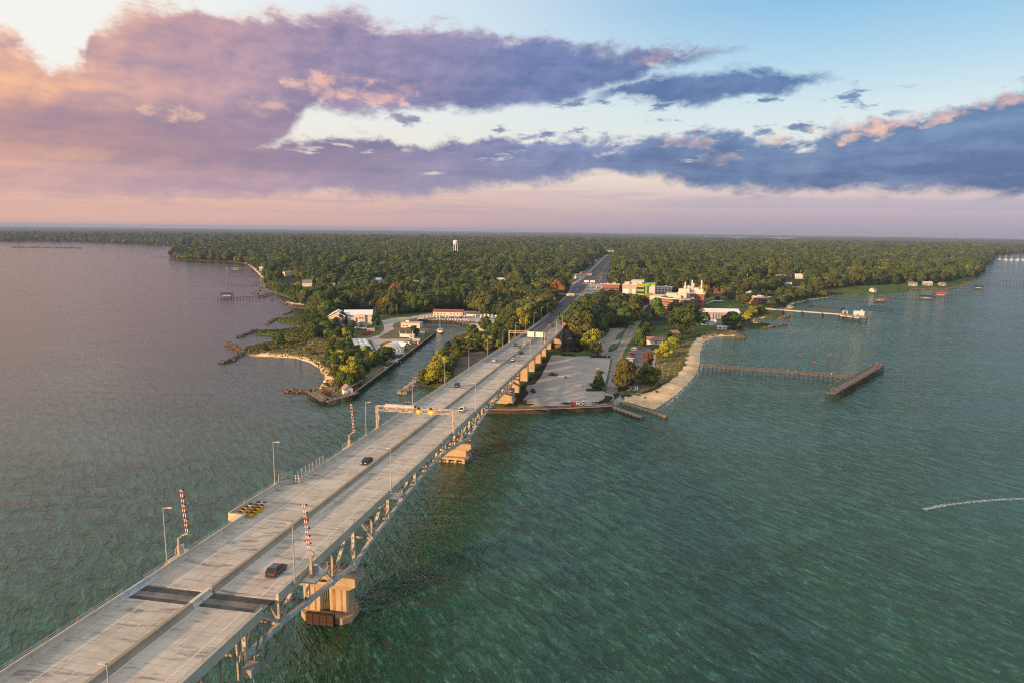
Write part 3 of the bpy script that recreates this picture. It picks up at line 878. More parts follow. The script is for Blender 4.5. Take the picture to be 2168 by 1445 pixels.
# lane paint
for tt in (4.15, 11.05, 12.95, 20.45):
    for a, b2 in fix + list(zip(GS[:-1], GS[1:])):
        ext(MB(), [(tt - 0.075, 0.002), (tt + 0.075, 0.002), (tt + 0.075, 0.007), (tt - 0.075, 0.007)], a + 0.02, b2 - 0.02, n=2).build('lane_line', YELLOW_LINE if (tt in (11.05, 12.95) and a > 345) else WHITE_LINE, bridge)
for tt, ph in ((7.85, 3.0), (16.75, 0.0)):
    s = 40.0 + ph
    while s < 566:
        if not (86 < s + 1.5 < 93):
            ext(MB(), [(tt - 0.07, 0.002), (tt + 0.07, 0.002), (tt + 0.07, 0.007), (tt - 0.07, 0.007)], s, s + 3.0).build('lane_dash', WHITE_LINE, bridge)
        s += 12.2
# tyre marks in the right carriageway
ext(MB(), [(13.9, 0.002), (14.05, 0.002), (14.05, 0.005), (13.9, 0.005)], 128, 156, off0=0.1, off1=0.4, n=4).build('skid_mark', DARKST, bridge)
ext(MB(), [(14.6, 0.002), (14.72, 0.002), (14.72, 0.005), (14.6, 0.005)], 130, 152, off0=0.0, off1=0.25, n=4).build('skid_mark', DARKST, bridge)

# parapets, with the lay-by bulging out on the left
PL = [(0.40, 0.0), (0.34, 0.10), (0.14, 0.42), (0.08, 1.02), (-0.22, 1.02), (-0.26, -0.68), (0.40, -0.68)]
PR = [(23.5 + (0.0 - p[0]), p[1]) for p in PL][::-1]
MED = [(11.30, 0.0), (11.36, 0.10), (11.62, 0.40), (11.70, 0.95), (12.30, 0.95), (12.38, 0.40), (12.64, 0.10), (12.70, 0.0)]
for a, b2 in fix + list(zip(GS[:-1], GS[1:])):
    segs = [(a, b2)] if b2 - a < 13 else [(a + (b2 - a) * i / 3, a + (b2 - a) * (i + 1) / 3) for i in range(3)]
    for c0, c1 in segs:
        # left side is open along the lay-by
        L0, L1 = c0, c1
        if 121 < c1 and c0 < 144.5:
            if c0 < 121: L1 = 121
            elif c1 > 144.5: L0 = 144.5
            else: L0 = L1 = None
        if L0 is not None and L1 - L0 > 0.5:
            ext(MB(), PL, L0 + 0.03, L1 - 0.03).build('parapet', PARM, bridge)
        ext(MB(), PR, c0 + 0.03, c1 - 0.03).build('parapet', PARM, bridge)
        if not (86.0 < c0 < 89.0): ext(MB(), MED, c0 + 0.02, c1 - 0.02).build('median_barrier', MEDM, bridge)
# pale barrier units bolted on across the joint
PLW = [(p[0] + 0.05, p[1]) for p in PL]
for a, b2 in ((86.4, 88.0), (88.1, 90.4), (90.5, 92.6), (92.7, 95.0)):
    ext(MB(), [(p[0], max(p[1], -0.5)) for p in PLW], a, b2).build('barrier_unit', M('bluish_barrier_unit', (0.52, 0.54, 0.56), 0.8, 0.12, 0.8), bridge, label='pale bluish barrier unit beside the expansion joint')
for a, b2 in ((86.9, 88.9), (89.1, 91.5)):
    ext(MB(), [(p[0], p[1] * 1.06 + 0.002) for p in MED], a, b2).build('barrier_unit', M('pale_barrier_unit', (0.58, 0.54, 0.46), 0.85, 0.12, 0.8), bridge, label='short pale median barrier unit at the expansion joint')
# lay-by
lay = MB()
lay.prism([(0.36, 121.0), (0.36, 144.5), (-3.3, 142.0), (-3.3, 121.0)][::-1], 0, 0)
for i in range(len(lay.v)):
    x, y, z = lay.v[i]
    lay.v[i] = (x, y, zr(y) - (0.45 if i < 4 else 0.004))
lay.build('layby_slab', DECKM, bridge)
ext(MB(), PL, 121.3, 131.5, off0=-3.6, off1=-3.6).build('parapet', PARM, bridge)
ext(MB(), PL, 131.56, 141.7, off0=-3.6, off1=-3.6).build('parapet', PARM, bridge)
MB().box((-1.7, 121.1, zr(121) - 0.7), (3.6, 0.4, 1.72)).build('end_wall', PARM, bridge)
ext(MB(), [(0.2, 0), (0.2, 1.0), (-0.15, 1.0), (-0.15, -1.0), (0.2, -1.0)], 141.7, 144.0, off0=-3.5, off1=-1.6).build('end_wall', PARM, bridge)
gt = MB()
for k in range(3): gt.beam((-1.5 + k * 0.75, 144.1 + 0.12 * k, zr(144)), (-1.5 + k * 0.75, 144.1 + .12 * k, zr(144) + 2.0), 0.12)
for z in (0.5, 1.2, 1.9): gt.beam((-1.5, 144.1, zr(144) + z), (0.0, 144.3, zr(144) + z), 0.07)
gt.build('access_gate', GALV, bridge)
mf = MB()
for y0, y1, x0, x1 in ((141.5, 144.0, -3.6, -1.6), (144.6, 158.0, -0.3, -0.3)):
    nn = max(2, int((y1 - y0) / 1.7))
    for i in range(nn + 1):
        f = i / nn
        y, x = y0 + (y1 - y0) * f, x0 + (x1 - x0) * f
        mf.beam((x, y, zr(y) + 1.0), (x, y, zr(y) + 3.0), 0.09)
    for z in (1.15, 1.6, 2.05, 2.5, 2.95): mf.beam((x0, y0, zr(y0) + z), (x1, y1, zr(y1) + z), 0.05)
mf.build('mesh_fence', GALV, bridge)
# steel rails along the outer edges and their posts
post = MB()
for dxx in (-0.12, 0.12): post.beam((0, dxx * 1.4, 0.0), (0, dxx * 1.4, 0.62), 0.08, 0.05)
post_me = post.mesh('rail_post', M('tan_rail_post', (0.34, 0.24, 0.16), 0.7, 0.2, 1.0))
for a, b2 in fix + list(zip(GS[:-1], GS[1:])):
    if b2 < 30: continue
    for tt in (-0.16, 23.66):
        off = -3.6 if (tt < 0 and 121 < (a + b2) / 2 < 142) else 0
        rl = MB()
        for h in (1.28, 1.58): rl.tube((tt + off, a, zr(a) + h), (tt + off, b2, zr(b2) + h), 0.04, n=5)
        rl.build('rail', GALV, bridge)
        n_ = max(1, round((b2 - a) / 5.42))
        for i in range(n_):
            s = a + (b2 - a) * (i + 0.5) / n_
            link('rail_post', post_me, bridge, (tt + off, s, zr(s) + 1.02))

# ---- trusses
ZBs = [(-30, 18.2), (91, 18.2), (103, 17.4), (113.7, 15.6), (124.4, 13.9), (135.4, 12.0), (146, 13.5), (157, 13.8), (168, 14.6), (189, 15.1), (212, 13.9), (233, 10.7), (244, 8.9), (255, 10.2), (278, 11.3), (308.6, 10.4), (320, 9.4), (331, 9.3), (343, 11.5)]


def zb(s):
    return float(np.interp(s, [p[0] for p in ZBs], [p[1] for p in ZBs]))


def perforated(mb, p, q, w=0.62, d=0.6, step=1.25, hole=0.42):
    p, q = Vector(p), Vector(q)
    L = (q - p).length
    u = (q - p) / L
    for sx_ in (-1, 1):
        o = Vector((sx_ * w / 2, 0, 0))
        mb.beam(p + o, q + o, 0.07, d, up=(0, 1, 0) if abs(u.z) > 0.6 else (0, 0, 1))
    n_ = max(1, int(L / step))
    for i in range(n_):
        a = p + u * (L * i / n_ + hole / 2); c = p + u * (L * (i + 1) / n_ - hole / 2)
        mb.beam(a, c, w - 0.08, d * 0.86, up=(0, 1, 0) if abs(u.z) > 0.6 else (0, 0, 1))
    for sx_ in (-1, 1):
        o = Vector((sx_ * w * 0.36, 0, 0))
        mb.beam(p + o, q + o, w * 0.26, d * 0.84, up=(0, 1, 0) if abs(u.z) > 0.6 else (0, 0, 1))
    return mb


TX = (6.6, 17.4)
for k in range(-14, 20):
    s = sk(k)
    if k == -5: s0_ = 85.6
    zt = zr(s) - 2.0
    s_eff = s
    for x in TX:
        if k < 19:
            s1 = sk(k + 1)
            if not (k == -5):
                MB().beam((x, s, zb(s)), (x, s1, zb(s1)), 0.8, 0.85).build('bottom_chord', STEEL, bridge)
                MB().beam((x, s, zt), (x, s1, zr(s1) - 2.0), 0.6, 0.7).build('top_chord', STEELD, bridge)
        if k % 2 == 0:
            perforated(MB(), (x, s, zb(s) + 0.3), (x, s, zt)).build('vertical', STEEL, bridge)
        else:
            MB().beam((x, s, zb(s) + 0.3), (x, s, zt), 0.45, 0.5, up=(0, 1, 0)).build('vertical', STEELD, bridge)
            for dk in (-1, 1):
                if (k, dk) in ((-5, 1), (-4, -1), (19, 1)): continue
                s1 = sk(k + dk)
                perforated(MB(), (x, s, zb(s) + 0.25), (x, s1, zr(s1) - 2.1), 0.6, 0.55).build('diagonal', STEEL, bridge)
        # gusset plate
        for ox in (-0.43, 0.43):
            MB().prism([(s - 1.0, -0.45), (s + 1.0, -0.45), (s + 0.75, 1.05), (s - 0.75, 1.05)], -0.02, 0.02).build('gusset', STEEL, bridge)
            g = bridge.children[-1] if False else None
    # cross frame under the deck
    if k >= -12:
        perforated(MB(), (TX[0] + 0.4, s, zb(s)), (TX[1] - 0.4, s, zb(s)), 0.5, 0.5).build('lateral_strut', STEELD, bridge)
        fb = MB()
        fb.hexa([(0.6, s - 0.18, zr(s) - 0.9), (22.9, s - 0.18, zr(s) - 0.9), (22.9, s + 0.18, zr(s) - 0.9), (0.6, s + 0.18, zr(s) - 0.9),
                 (0.6, s - 0.18, zr(s) - 0.28), (22.9, s - 0.18, zr(s) - 0.28), (22.9, s + 0.18, zr(s) - 0.28), (0.6, s + 0.18, zr(s) - 0.28)])
        fb.hexa([(6.2, s - 0.15, zr(s) - 2.0), (17.8, s - 0.15, zr(s) - 2.0), (17.8, s + 0.15, zr(s) - 2.0), (6.2, s + 0.15, zr(s) - 2.0),
                 (1.5, s - 0.15, zr(s) - 0.9), (22.2, s - 0.15, zr(s) - 0.9), (22.2, s + 0.15, zr(s) - 0.9), (1.5, s + 0.15, zr(s) - 0.9)])
        fb.build('floor_beam', STEELD, bridge)
        if k < 19 and k != -5:
            s1 = sk(k + 1)
            perforated(MB(), (TX[0] + 0.4, s, zb(s) + 0.1), (12.0, s1, zb(s1) + 0.1), 0.4, 0.4).build('lateral_brace', STEELD, bridge)
            perforated(MB(), (TX[1] - 0.4, s, zb(s) + 0.1), (12.0, s1, zb(s1) + 0.1), 0.4, 0.4).build('lateral_brace', STEELD, bridge)
            st_ = MB()
            for tt in (2.2, 4.4, 8.6, 10.8, 13.2, 15.4, 19.6, 21.8): st_.beam((tt, s, zr(s) - 0.58), (tt, s1, zr(s1) - 0.58), 0.28, 0.55)
            st_.build('stringer', STEELD, bridge)
        if k % 2 and zt - zb(s) > 3:
            MB().beam((TX[0], s, zb(s) + 0.4), (12.0, s, zt + 0.3), 0.32, 0.32).build('sway_brace', STEELD, bridge)
            MB().beam((TX[1], s, zb(s) + 0.4), (12.0, s, zt + 0.3), 0.32, 0.32).build('sway_brace', STEELD, bridge)
# gusset plates were laid out in (s, z); stand them up beside their node
gi = 0
gus = [o for o in bridge.children if o.name.split('.')[0] == 'gusset']
for o in gus: bpy.data.objects.remove(o)
gme = MB()
gme.hexa([(-0.03, -1.1, -0.5), (0.03, -1.1, -0.5), (0.03, 1.1, -0.5), (-0.03, 1.1, -0.5), (-0.03, -0.7, 1.15), (0.03, -0.7, 1.15), (0.03, 0.7, 1.15), (-0.03, 0.7, 1.15)])
gm = gme.mesh('gusset', STEEL)
for k in range(-14, 20):
    for x in TX:
        for ox in (-0.45, 0.45): link('gusset', gm, bridge, (x + ox, sk(k), zb(sk(k))))
# maintenance platform hanging at the swing-span end
mp = MB()
mp.box((19.4, 86.5, 15.6), (3.0, 5.0, 0.15))
for y in (84.2, 86.5, 88.8):
    for x in (18.1, 20.7): mp.beam((x, y, 15.7), (x, y, 17.0), 0.08)
for z in (16.3, 17.0): mp.beam((20.7, 84.0, z), (20.7, 89.0, z), 0.06)
mp.beam((18.2, 84.4, 15.7), (18.2, 84.4, 23.5), 0.3); mp.beam((18.2, 88.7, 15.7), (18.2, 88.7, 23.5), 0.3)
mp.build('maintenance_platform', STEELD, bridge)
sg = MB()
for p, q in (((23.2, 91.2, 26.6), (21.0, 90.2, 20.2)), ((23.2, 87.5, 26.6), (20.6, 89.5, 19.6)), ((21.0, 90.2, 20.2), (18.0, 90.8, 18.4)), ((22.8, 89.2, 26.4), (22.2, 89.2, 19.0))): sg.beam(p, q, 0.22)
sg.box((20.8, 88.0, 18.5), (1.8, 2.4, 1.3))
sg.build('swing_lock_gear', GALV, bridge)


# ---- piers
def pier(parts, label):
    p = MB()
    p.box(*parts[0]).build('pier', PIERM, bridge, label=label)
    return [o for o in bridge.children][-1]


def part_of(name, mb, mat, parent, **kw):
    return mb.build(name, mat, parent, **kw)


def cham(t0, t1, s0, s1, c):
    return [(t0 + c, s0), (t1 - c, s0), (t1, s0 + c), (t1, s1 - c), (t1 - c, s1), (t0 + c, s1), (t0, s1 - c), (t0, s0 + c)]


# first pier: twin shafts under a deep cap
STAINM = concrete('stained_pier_concrete', (0.36, 0.26, 0.165), (0.50, 0.385, 0.26), False)
pr = MB().prism(cham(5.6, 17.9, 130.9, 138.2, 1.6), -4, 1.5).build('pier', STAINM, bridge, label='twin-shaft concrete pier in the water nearest the camera')
for t0, t1 in ((5.9, 10.6), (12.2, 16.9)):
    sh = part_of('shaft', MB().prism(cham(t0, t1, 132.9, 136.9, 0.5), 1.48, 8.4), PIERM, pr)
    for q in (t0 + 1.3, t0 + 3.1): part_of('rust_streak', MB().box((q, 132.885, 1.6), (0.42 if q > t0 + 2 else .7, 0.02, 6.0)), M('rust_streak_stain', (0.34, 0.20, 0.11), 0.9, 0.25, 0.8), sh)
cp = MB()
cp.hexa([(5.4, 132.6, 7.4), (17.2, 132.6, 7.4), (17.2, 137.2, 7.4), (5.4, 137.2, 7.4), (4.8, 132.2, 8.5), (18.9, 132.2, 8.5), (18.9, 137.6, 8.5), (4.8, 137.6, 8.5)])
cp.box((11.85, 134.9, 8.5), (14.1, 5.4, 2.0))
part_of('pier_cap', cp, PIERM, pr)
bs = MB()
for x in TX: bs.box((x, 135.4, 10.5), (1.6, 1.8, 1.1))
part_of('bearing', bs, STEELD, pr)
hr = MB()
for z in (11.05, 11.55):
    for p, q in (((5.0, 132.3), (18.8, 132.3)), ((18.8, 132.3), (18.8, 137.5))): hr.beam((p[0], p[1], z), (q[0], q[1], z), 0.06)
for x in np.linspace(5.0, 18.8, 9): hr.beam((x, 132.3, 10.5), (x, 132.3, 11.55), 0.06)
for y in (134, 135.8, 137.5): hr.beam((18.8, y, 10.5), (18.8, y, 11.55), 0.06)
part_of('handrail', hr, GALV, pr)
fe = MB().box((11.4, 130.2, 0.05), (6.6, 0.9, 2.6))
f0 = part_of('fender', fe, M('dark_brown_fender', (0.040, 0.026, 0.020), 0.85, 0.25, 1.2), pr, label='dark brown fender panel hung on the near pier')
fpm = MB().box((0, 0, 0), (1.5, 0.12, 0.75)).mesh('fender_panel', M('brown_fender_panel', (0.060, 0.036, 0.027), 0.85, 0.2, 1.5))
for i in range(4):
    for j in range(3):
        link('fender_panel', fpm, f0, (9.0 + i * 1.62, 129.72, 0.15 + j * 0.83))
sl_ = MB()
for x in (10.95, 11.4, 11.85): sl_.box((x, 133.4, 1.5), (0.24, 0.4, 6.4))
part_of('drain_pipe', sl_, M('greenish_stained_pipe', (0.13, 0.13, 0.075), 0.8, 0.3), pr)
MB().beam((17.2, 131.6, 3.4), (19.4, 132.8, 4.8), 0.15).beam((17.4, 131.6, 2.6), (19.4, 132.8, 3.8), 0.15).beam((18.4, 132.1, 2.8), (18.4, 132.1, 4.6), 0.12).build('ladder', RUST, pr)
# second pier: one broad wall shaft on a ribbed footing
pr = MB().prism(cham(5.8, 17.5, 240.2, 248.0, 1.2), -4, 0.4).build('pier', STAINM, bridge, label='broad wall-shaft concrete pier in mid channel')
for x in (6.8, 9.9, 13.0, 16.2):
    part_of('footing_rib', MB().box((x, 240.1, -1.0), (0.9, 0.8, 2.1)), PIERM, pr)
part_of('footing_core', MB().prism(cham(6.0, 17.3, 240.8, 247.6, 1.2), 0.4, 1.1), DWOOD, pr)
part_of('footing_cap', MB().prism(cham(5.6, 17.7, 239.9, 248.3, 1.2), 1.1, 1.9), PIERM, pr)
part_of('shaft', MB().prism(cham(6.2, 17.0, 242.0, 245.8, 0.5), 1.9, 5.2), PIERM, pr)
cp = MB()
cp.hexa([(5.8, 241.8, 4.4), (17.4, 241.8, 4.4), (17.4, 246.0, 4.4), (5.8, 246.0, 4.4), (5.0, 241.4, 5.3), (18.6, 241.4, 5.3), (18.6, 246.4, 5.3), (5.0, 246.4, 5.3)])
cp.box((11.8, 243.9, 5.3), (13.6, 5.0, 1.8))
part_of('pier_cap', cp, PIERM, pr)
bs = MB()
for x in TX: bs.box((x, 243.9, 7.1), (1.5, 1.6, 1.4))
part_of('bearing', bs, STEELD, pr)
hr = MB()
for z in (7.6, 8.1):
    for p, q in (((5.1, 241.5), (18.5, 241.5)), ((18.5, 241.5), (18.5, 246.3))): hr.beam((p[0], p[1], z), (q[0], q[1], z), 0.06)
for x in np.linspace(5.1, 18.5, 9): hr.beam((x, 241.5, 7.1), (x, 241.5, 8.1), 0.06)
part_of('handrail', hr, GALV, pr)
# third pier on the shore
pr = MB().prism(cham(5.4, 19.2, 326.4, 333.2, 0.4), -1, 8.2).build('pier', PIERM, bridge, label='massive concrete pier standing on the shore by the parking lot')
part_of('pier_base', MB().prism(cham(4.8, 19.8, 325.6, 334, 0.4), -1, 3.0), PIERM, pr)
bs = MB()
for x in TX: bs.box((x, 330.5, 8.2), (1.5, 1.5, 0.7))
part_of('bearing', bs, STEELD, pr)
ords = ['first', 'second', 'third', 'fourth', 'fifth', 'sixth', 'seventh', 'eighth', 'ninth', 'tenth', 'eleventh', 'twelfth', 'thirteenth', 'fourteenth', 'fifteenth', 'sixteenth', 'seventeenth', 'eighteenth', 'nineteenth', 'twentieth']
for i, s in enumerate((348.6, 377, 404, 431.6, 457, 485)):
    zt = zr(s) - 1.78
    pr = MB().prism(cham(5.2, 19.0, s, s + 2.6, 0.3), 0, zt - 1.6).build('pier', PIERM, bridge, label=ords[i] + ' wall pier inland from the shore under the girder spans')
    cp = MB()
    cp.hexa([(5.0, s - 0.1, zt - 2.2), (19.2, s - 0.1, zt - 2.2), (19.2, s + 2.7, zt - 2.2), (5.0, s + 2.7, zt - 2.2), (1.5, s - 0.1, zt - 1.0), (22.4, s - 0.1, zt - 1.0), (22.4, s + 2.7, zt - 1.0), (1.5, s + 2.7, zt - 1.0)])
    cp.hexa([(1.5, s - 0.1, zt - 1.0), (22.4, s - 0.1, zt - 1.0), (22.4, s + 2.7, zt - 1.0), (1.5, s + 2.7, zt - 1.0), (1.5, s - 0.1, zt), (22.4, s - 0.1, zt), (22.4, s + 2.7, zt), (1.5, s + 2.7, zt)])
    part_of('pier_cap', cp, PIERM, pr)
ab = MB()
for a, b2 in ((513, 541), (541, 569)):
    for t0, t1 in ((-0.2, 0.3), (23.2, 23.7)):
        ab.hexa([(t0, a, 0), (t1, a, 0), (t1, b2, 0), (t0, b2, 0), (t0, a, zr(a) - 1.06), (t1, a, zr(a) - 1.06), (t1, b2, zr(b2) - 1.06), (t0, b2, zr(b2) - 1.06)])
ab.hexa([(0.3, 512.6, 0), (23.2, 512.6, 0), (23.2, 513.0, 0), (0.3, 513.0, 0), (0.3, 512.6, zr(513) - 1.8), (23.2, 512.6, zr(513) - 1.8), (23.2, 513.0, zr(513) - 1.8), (0.3, 513.0, zr(513) - 1.8)])
ab.build('abutment', PIERM, bridge)

# ---- road running on inland from the bridge
LT = [(569, -0.1), (640, -0.6), (700, -2.2), (800, -2.5), (875, -5), (918, -9), (1003, -9.7), (1107, -6.5), (1336, -8), (1585, -9.3), (2015, -14), (2300, -14)]
RT_ = [(569, 23.2), (660, 23.4), (744, 25), (811, 31), (870, 40), (924, 46), (1000, 42), (1129, 30), (1336, 25), (1585, 19), (2015, 6), (2300, 6)]


def lt(s): return float(np.interp(s, [p[0] for p in LT], [p[1] for p in LT]))
def rt(s): return float(np.interp(s, [p[0] for p in RT_], [p[1] for p in RT_]))


def strip(name, f0, f1, s0, s1, mat, dz=0.0, step=14, **kw):
    mb = MB()
    n_ = max(1, int((s1 - s0) / step))
    ss = [s0 + (s1 - s0) * i / n_ for i in range(n_ + 1)]
    for a, b2 in zip(ss[:-1], ss[1:]):
        mb.poly([BW(f0(a), a, zr(a) + dz), BW(f1(a), a, zr(a) + dz), BW(f1(b2), b2, zr(b2) + dz), BW(f0(b2), b2, zr(b2) + dz)])
    return mb.build(name, mat, kind='structure', **kw)


mid = lambda s: float(np.interp(s, [569, 800, 1000, 2300], [12, 12, 11, 4]))
ROADB = M('highway_asphalt', (0.060, 0.062, 0.068), 0.9, 0.2, 0.08, col2=(0.085, 0.087, 0.095))
ROADG = M('highway_grey_asphalt', (0.20, 0.198, 0.192), 0.9, 0.2, 0.08, col2=(0.27, 0.265, 0.255))
strip('highway', lt, mid, 569, 1010, ROADB)
strip('highway', mid, rt, 569, 905, ROADG)
strip('toll_apron', mid, rt, 905, 1010, M('toll_concrete', (0.40, 0.37, 0.33), 0.9, 0.12, 0.1))
strip('highway', lt, rt, 1010, 2300, ROADB, 0.0, 30)
strip('sidewalk', lambda s: lt(s) - 4.2, lambda s: lt(s) - 0.8, 980, 2250, M('pale_sidewalk', (0.42, 0.40, 0.37), 0.9, 0.12, 0.2), 0.05, 30)
strip('grass_verge', lambda s: lt(s) - 17, lambda s: lt(s) - 4.2, 1000, 2200, GRASSM, 0.02, 30)
for o_ in (3.6, 7.4):
    for s in np.arange(572, 900, 12.2):
        strip('lane_dash', lambda q: lt(q) + o_, lambda q: lt(q) + o_ + 0.16, s, s + 3.2, WHITE_LINE, 0.02)
strip('centre_line', lambda s: mid(s) - 0.15, lambda s: mid(s) + 0.25, 569, 1000, YELLOW_LINE, 0.02)
for o_ in (4, 8, 12, 19):
    strip('lane_line', lambda q: mid(q) + o_, lambda q: mid(q) + o_ + 0.2, 575, 900, WHITE_LINE, 0.02)
strip('lane_line', lambda q: lt(q) + 1.2, lambda q: lt(q) + 1.4, 569, 1500, WHITE_LINE, 0.02, 30)
strip('lane_line', lambda q: mid(q) + 5 + (6 if q < 1160 else 0), lambda q: mid(q) + 5.7 + (6 if q < 1160 else 0), 1060, 1300, M('work_zone_paint', (0.60, 0.36, 0.28), 0.8, 0.1), 0.03, 20)
strip('lane_line', lambda q: mid(q) + 1, lambda q: mid(q) + 1.7, 1350, 1700, MATS['work_zone_paint'], 0.03, 30)
# roadside barrier walls of the approach
wl = thing('barrier_wall', 'low pale concrete barrier along the left edge of the approach road past the bridge', 'barrier', BW(lt(570), 570, zr(570)))
ss = [569 + i * 12 for i in range(37)]
for a, b2 in zip(ss[:-1], ss[1:]):
    o = Vector(BW(lt(570), 570, zr(570)))
    mb = MB()
    for q in ((a, b2),):
        A, B = BW(lt(a), a) - o, BW(lt(b2), b2) - o
        d = (B - A).normalized(); nn_ = Vector((-d.y, d.x, 0)) * 0.25
        mb.hexa([A - nn_ - Vector((0, 0, .3)), A + nn_ - Vector((0, 0, .3)), B + nn_ - Vector((0, 0, .3)), B - nn_ - Vector((0, 0, .3)), A - nn_ * .6 + Vector((0, 0, 1.1)), A + nn_ * .6 + Vector((0, 0, 1.1)), B + nn_ * .6 + Vector((0, 0, 1.1)), B - nn_ * .6 + Vector((0, 0, 1.1))])
    mb.build('wall_segment', PARM, wl)
wl = thing('barrier_wall', 'low pale concrete barrier along the right edge of the approach road past the bridge', 'barrier', BW(rt(570), 570, zr(570)))
ss = [569 + i * 12 for i in range(15)]
for a, b2 in zip(ss[:-1], ss[1:]):
    o = Vector(BW(rt(570), 570, zr(570)))
    A, B = BW(rt(a), a) - o, BW(rt(b2), b2) - o
    MB().beam(A + Vector((0, 0, .4)), B + Vector((0, 0, .4)), 0.4, 1.3).build('wall_segment', PARM, wl)
wl = thing('barrier_wall', 'narrow yellowish median barrier between the approach carriageways inland of the bridge', 'barrier', BW(12, 570, zr(570)))
for a in range(570, 860, 12):
    o = Vector(BW(12, 570, zr(570)))
    A, B = BW(mid(a), a) - o, BW(mid(a + 12), a + 12) - o
    MB().beam(A + Vector((0, 0, .4)), B + Vector((0, 0, .4)), 0.6, 0.9).build('wall_segment', PARM, wl)


# ================================================================== trees
def leaf_mat(name, a, b_, c):
    m = bpy.data.materials.new(name)
    m.use_nodes = True
    t = NT(m.node_tree)
    p = m.node_tree.nodes['Principled BSDF']
    oi = t.n('ShaderNodeObjectInfo')
    at_ = t.n('ShaderNodeAttribute')
    at_.attribute_name = 'leafvar'
    col = t.mix(at_.outputs['Fac'], a, b_)
    col = t.mix(t.ss(oi.outputs['Random'], 0.35, 1.0, 0.0, 0.75), col, c)
    hs = t.n('ShaderNodeHueSaturation')
    t.put(hs.inputs['Value'], t.mad(t.m('FRACT', t.mul(oi.outputs['Random'], 7.31)), 0.60, 0.72))
    t.put(hs.inputs['Color'], col)
    t.put(p.inputs['Base Color'], hs.outputs[0])
    p.inputs['Roughness'].default_value = 0.75
    p.inputs['Specular IOR Level'].default_value = 0.15
    tr = t.n('ShaderNodeBsdfTranslucent')
    t.put(tr.inputs[0], hs.outputs[0])
    mx = t.n('ShaderNodeMixShader')
    mx.inputs[0].default_value = 0.15
    out = m.node_tree.nodes['Material Output']
    m.node_tree.links.new(p.outputs[0], mx.inputs[1]); m.node_tree.links.new(tr.outputs[0], mx.inputs[2])
    m.node_tree.links.new(mx.outputs[0], out.inputs[0])
    return m


LEAF = {
    'dark': leaf_mat('dark_green_leaves', (0.039, 0.071, 0.019), (0.076, 0.118, 0.031), (0.070, 0.083, 0.028)),
    'green': leaf_mat('green_leaves', (0.059, 0.111, 0.023), (0.118, 0.173, 0.036), (0.090, 0.111, 0.031)),
    'olive': leaf_mat('olive_leaves', (0.078, 0.096, 0.020), (0.140, 0.152, 0.032), (0.135, 0.115, 0.030)),
    'yellow': leaf_mat('yellow_green_leaves', (0.173, 0.214, 0.023), (0.339, 0.353, 0.039), (0.318, 0.249, 0.031)),
    'orange': leaf_mat('golden_leaves', (0.236, 0.173, 0.023), (0.429, 0.276, 0.033), (0.374, 0.186, 0.031)),
    'brown': leaf_mat('russet_leaves', (0.159, 0.083, 0.036), (0.249, 0.131, 0.050), (0.208, 0.097, 0.048)),
    'plum': leaf_mat('plum_leaves', (0.070, 0.019, 0.031), (0.131, 0.042, 0.052), (0.083, 0.028, 0.042)),
    'pine': leaf_mat('pine_needles', (0.033, 0.070, 0.031), (0.066, 0.111, 0.039), (0.076, 0.094, 0.033)),
    'wild': leaf_mat('mixed_woodland_leaves', (0.045, 0.084, 0.020), (0.105, 0.145, 0.032), (0.115, 0.110, 0.034)),
}
BARK = M('tree_bark', (0.10, 0.075, 0.055), 0.95, 0.3, 1.0)


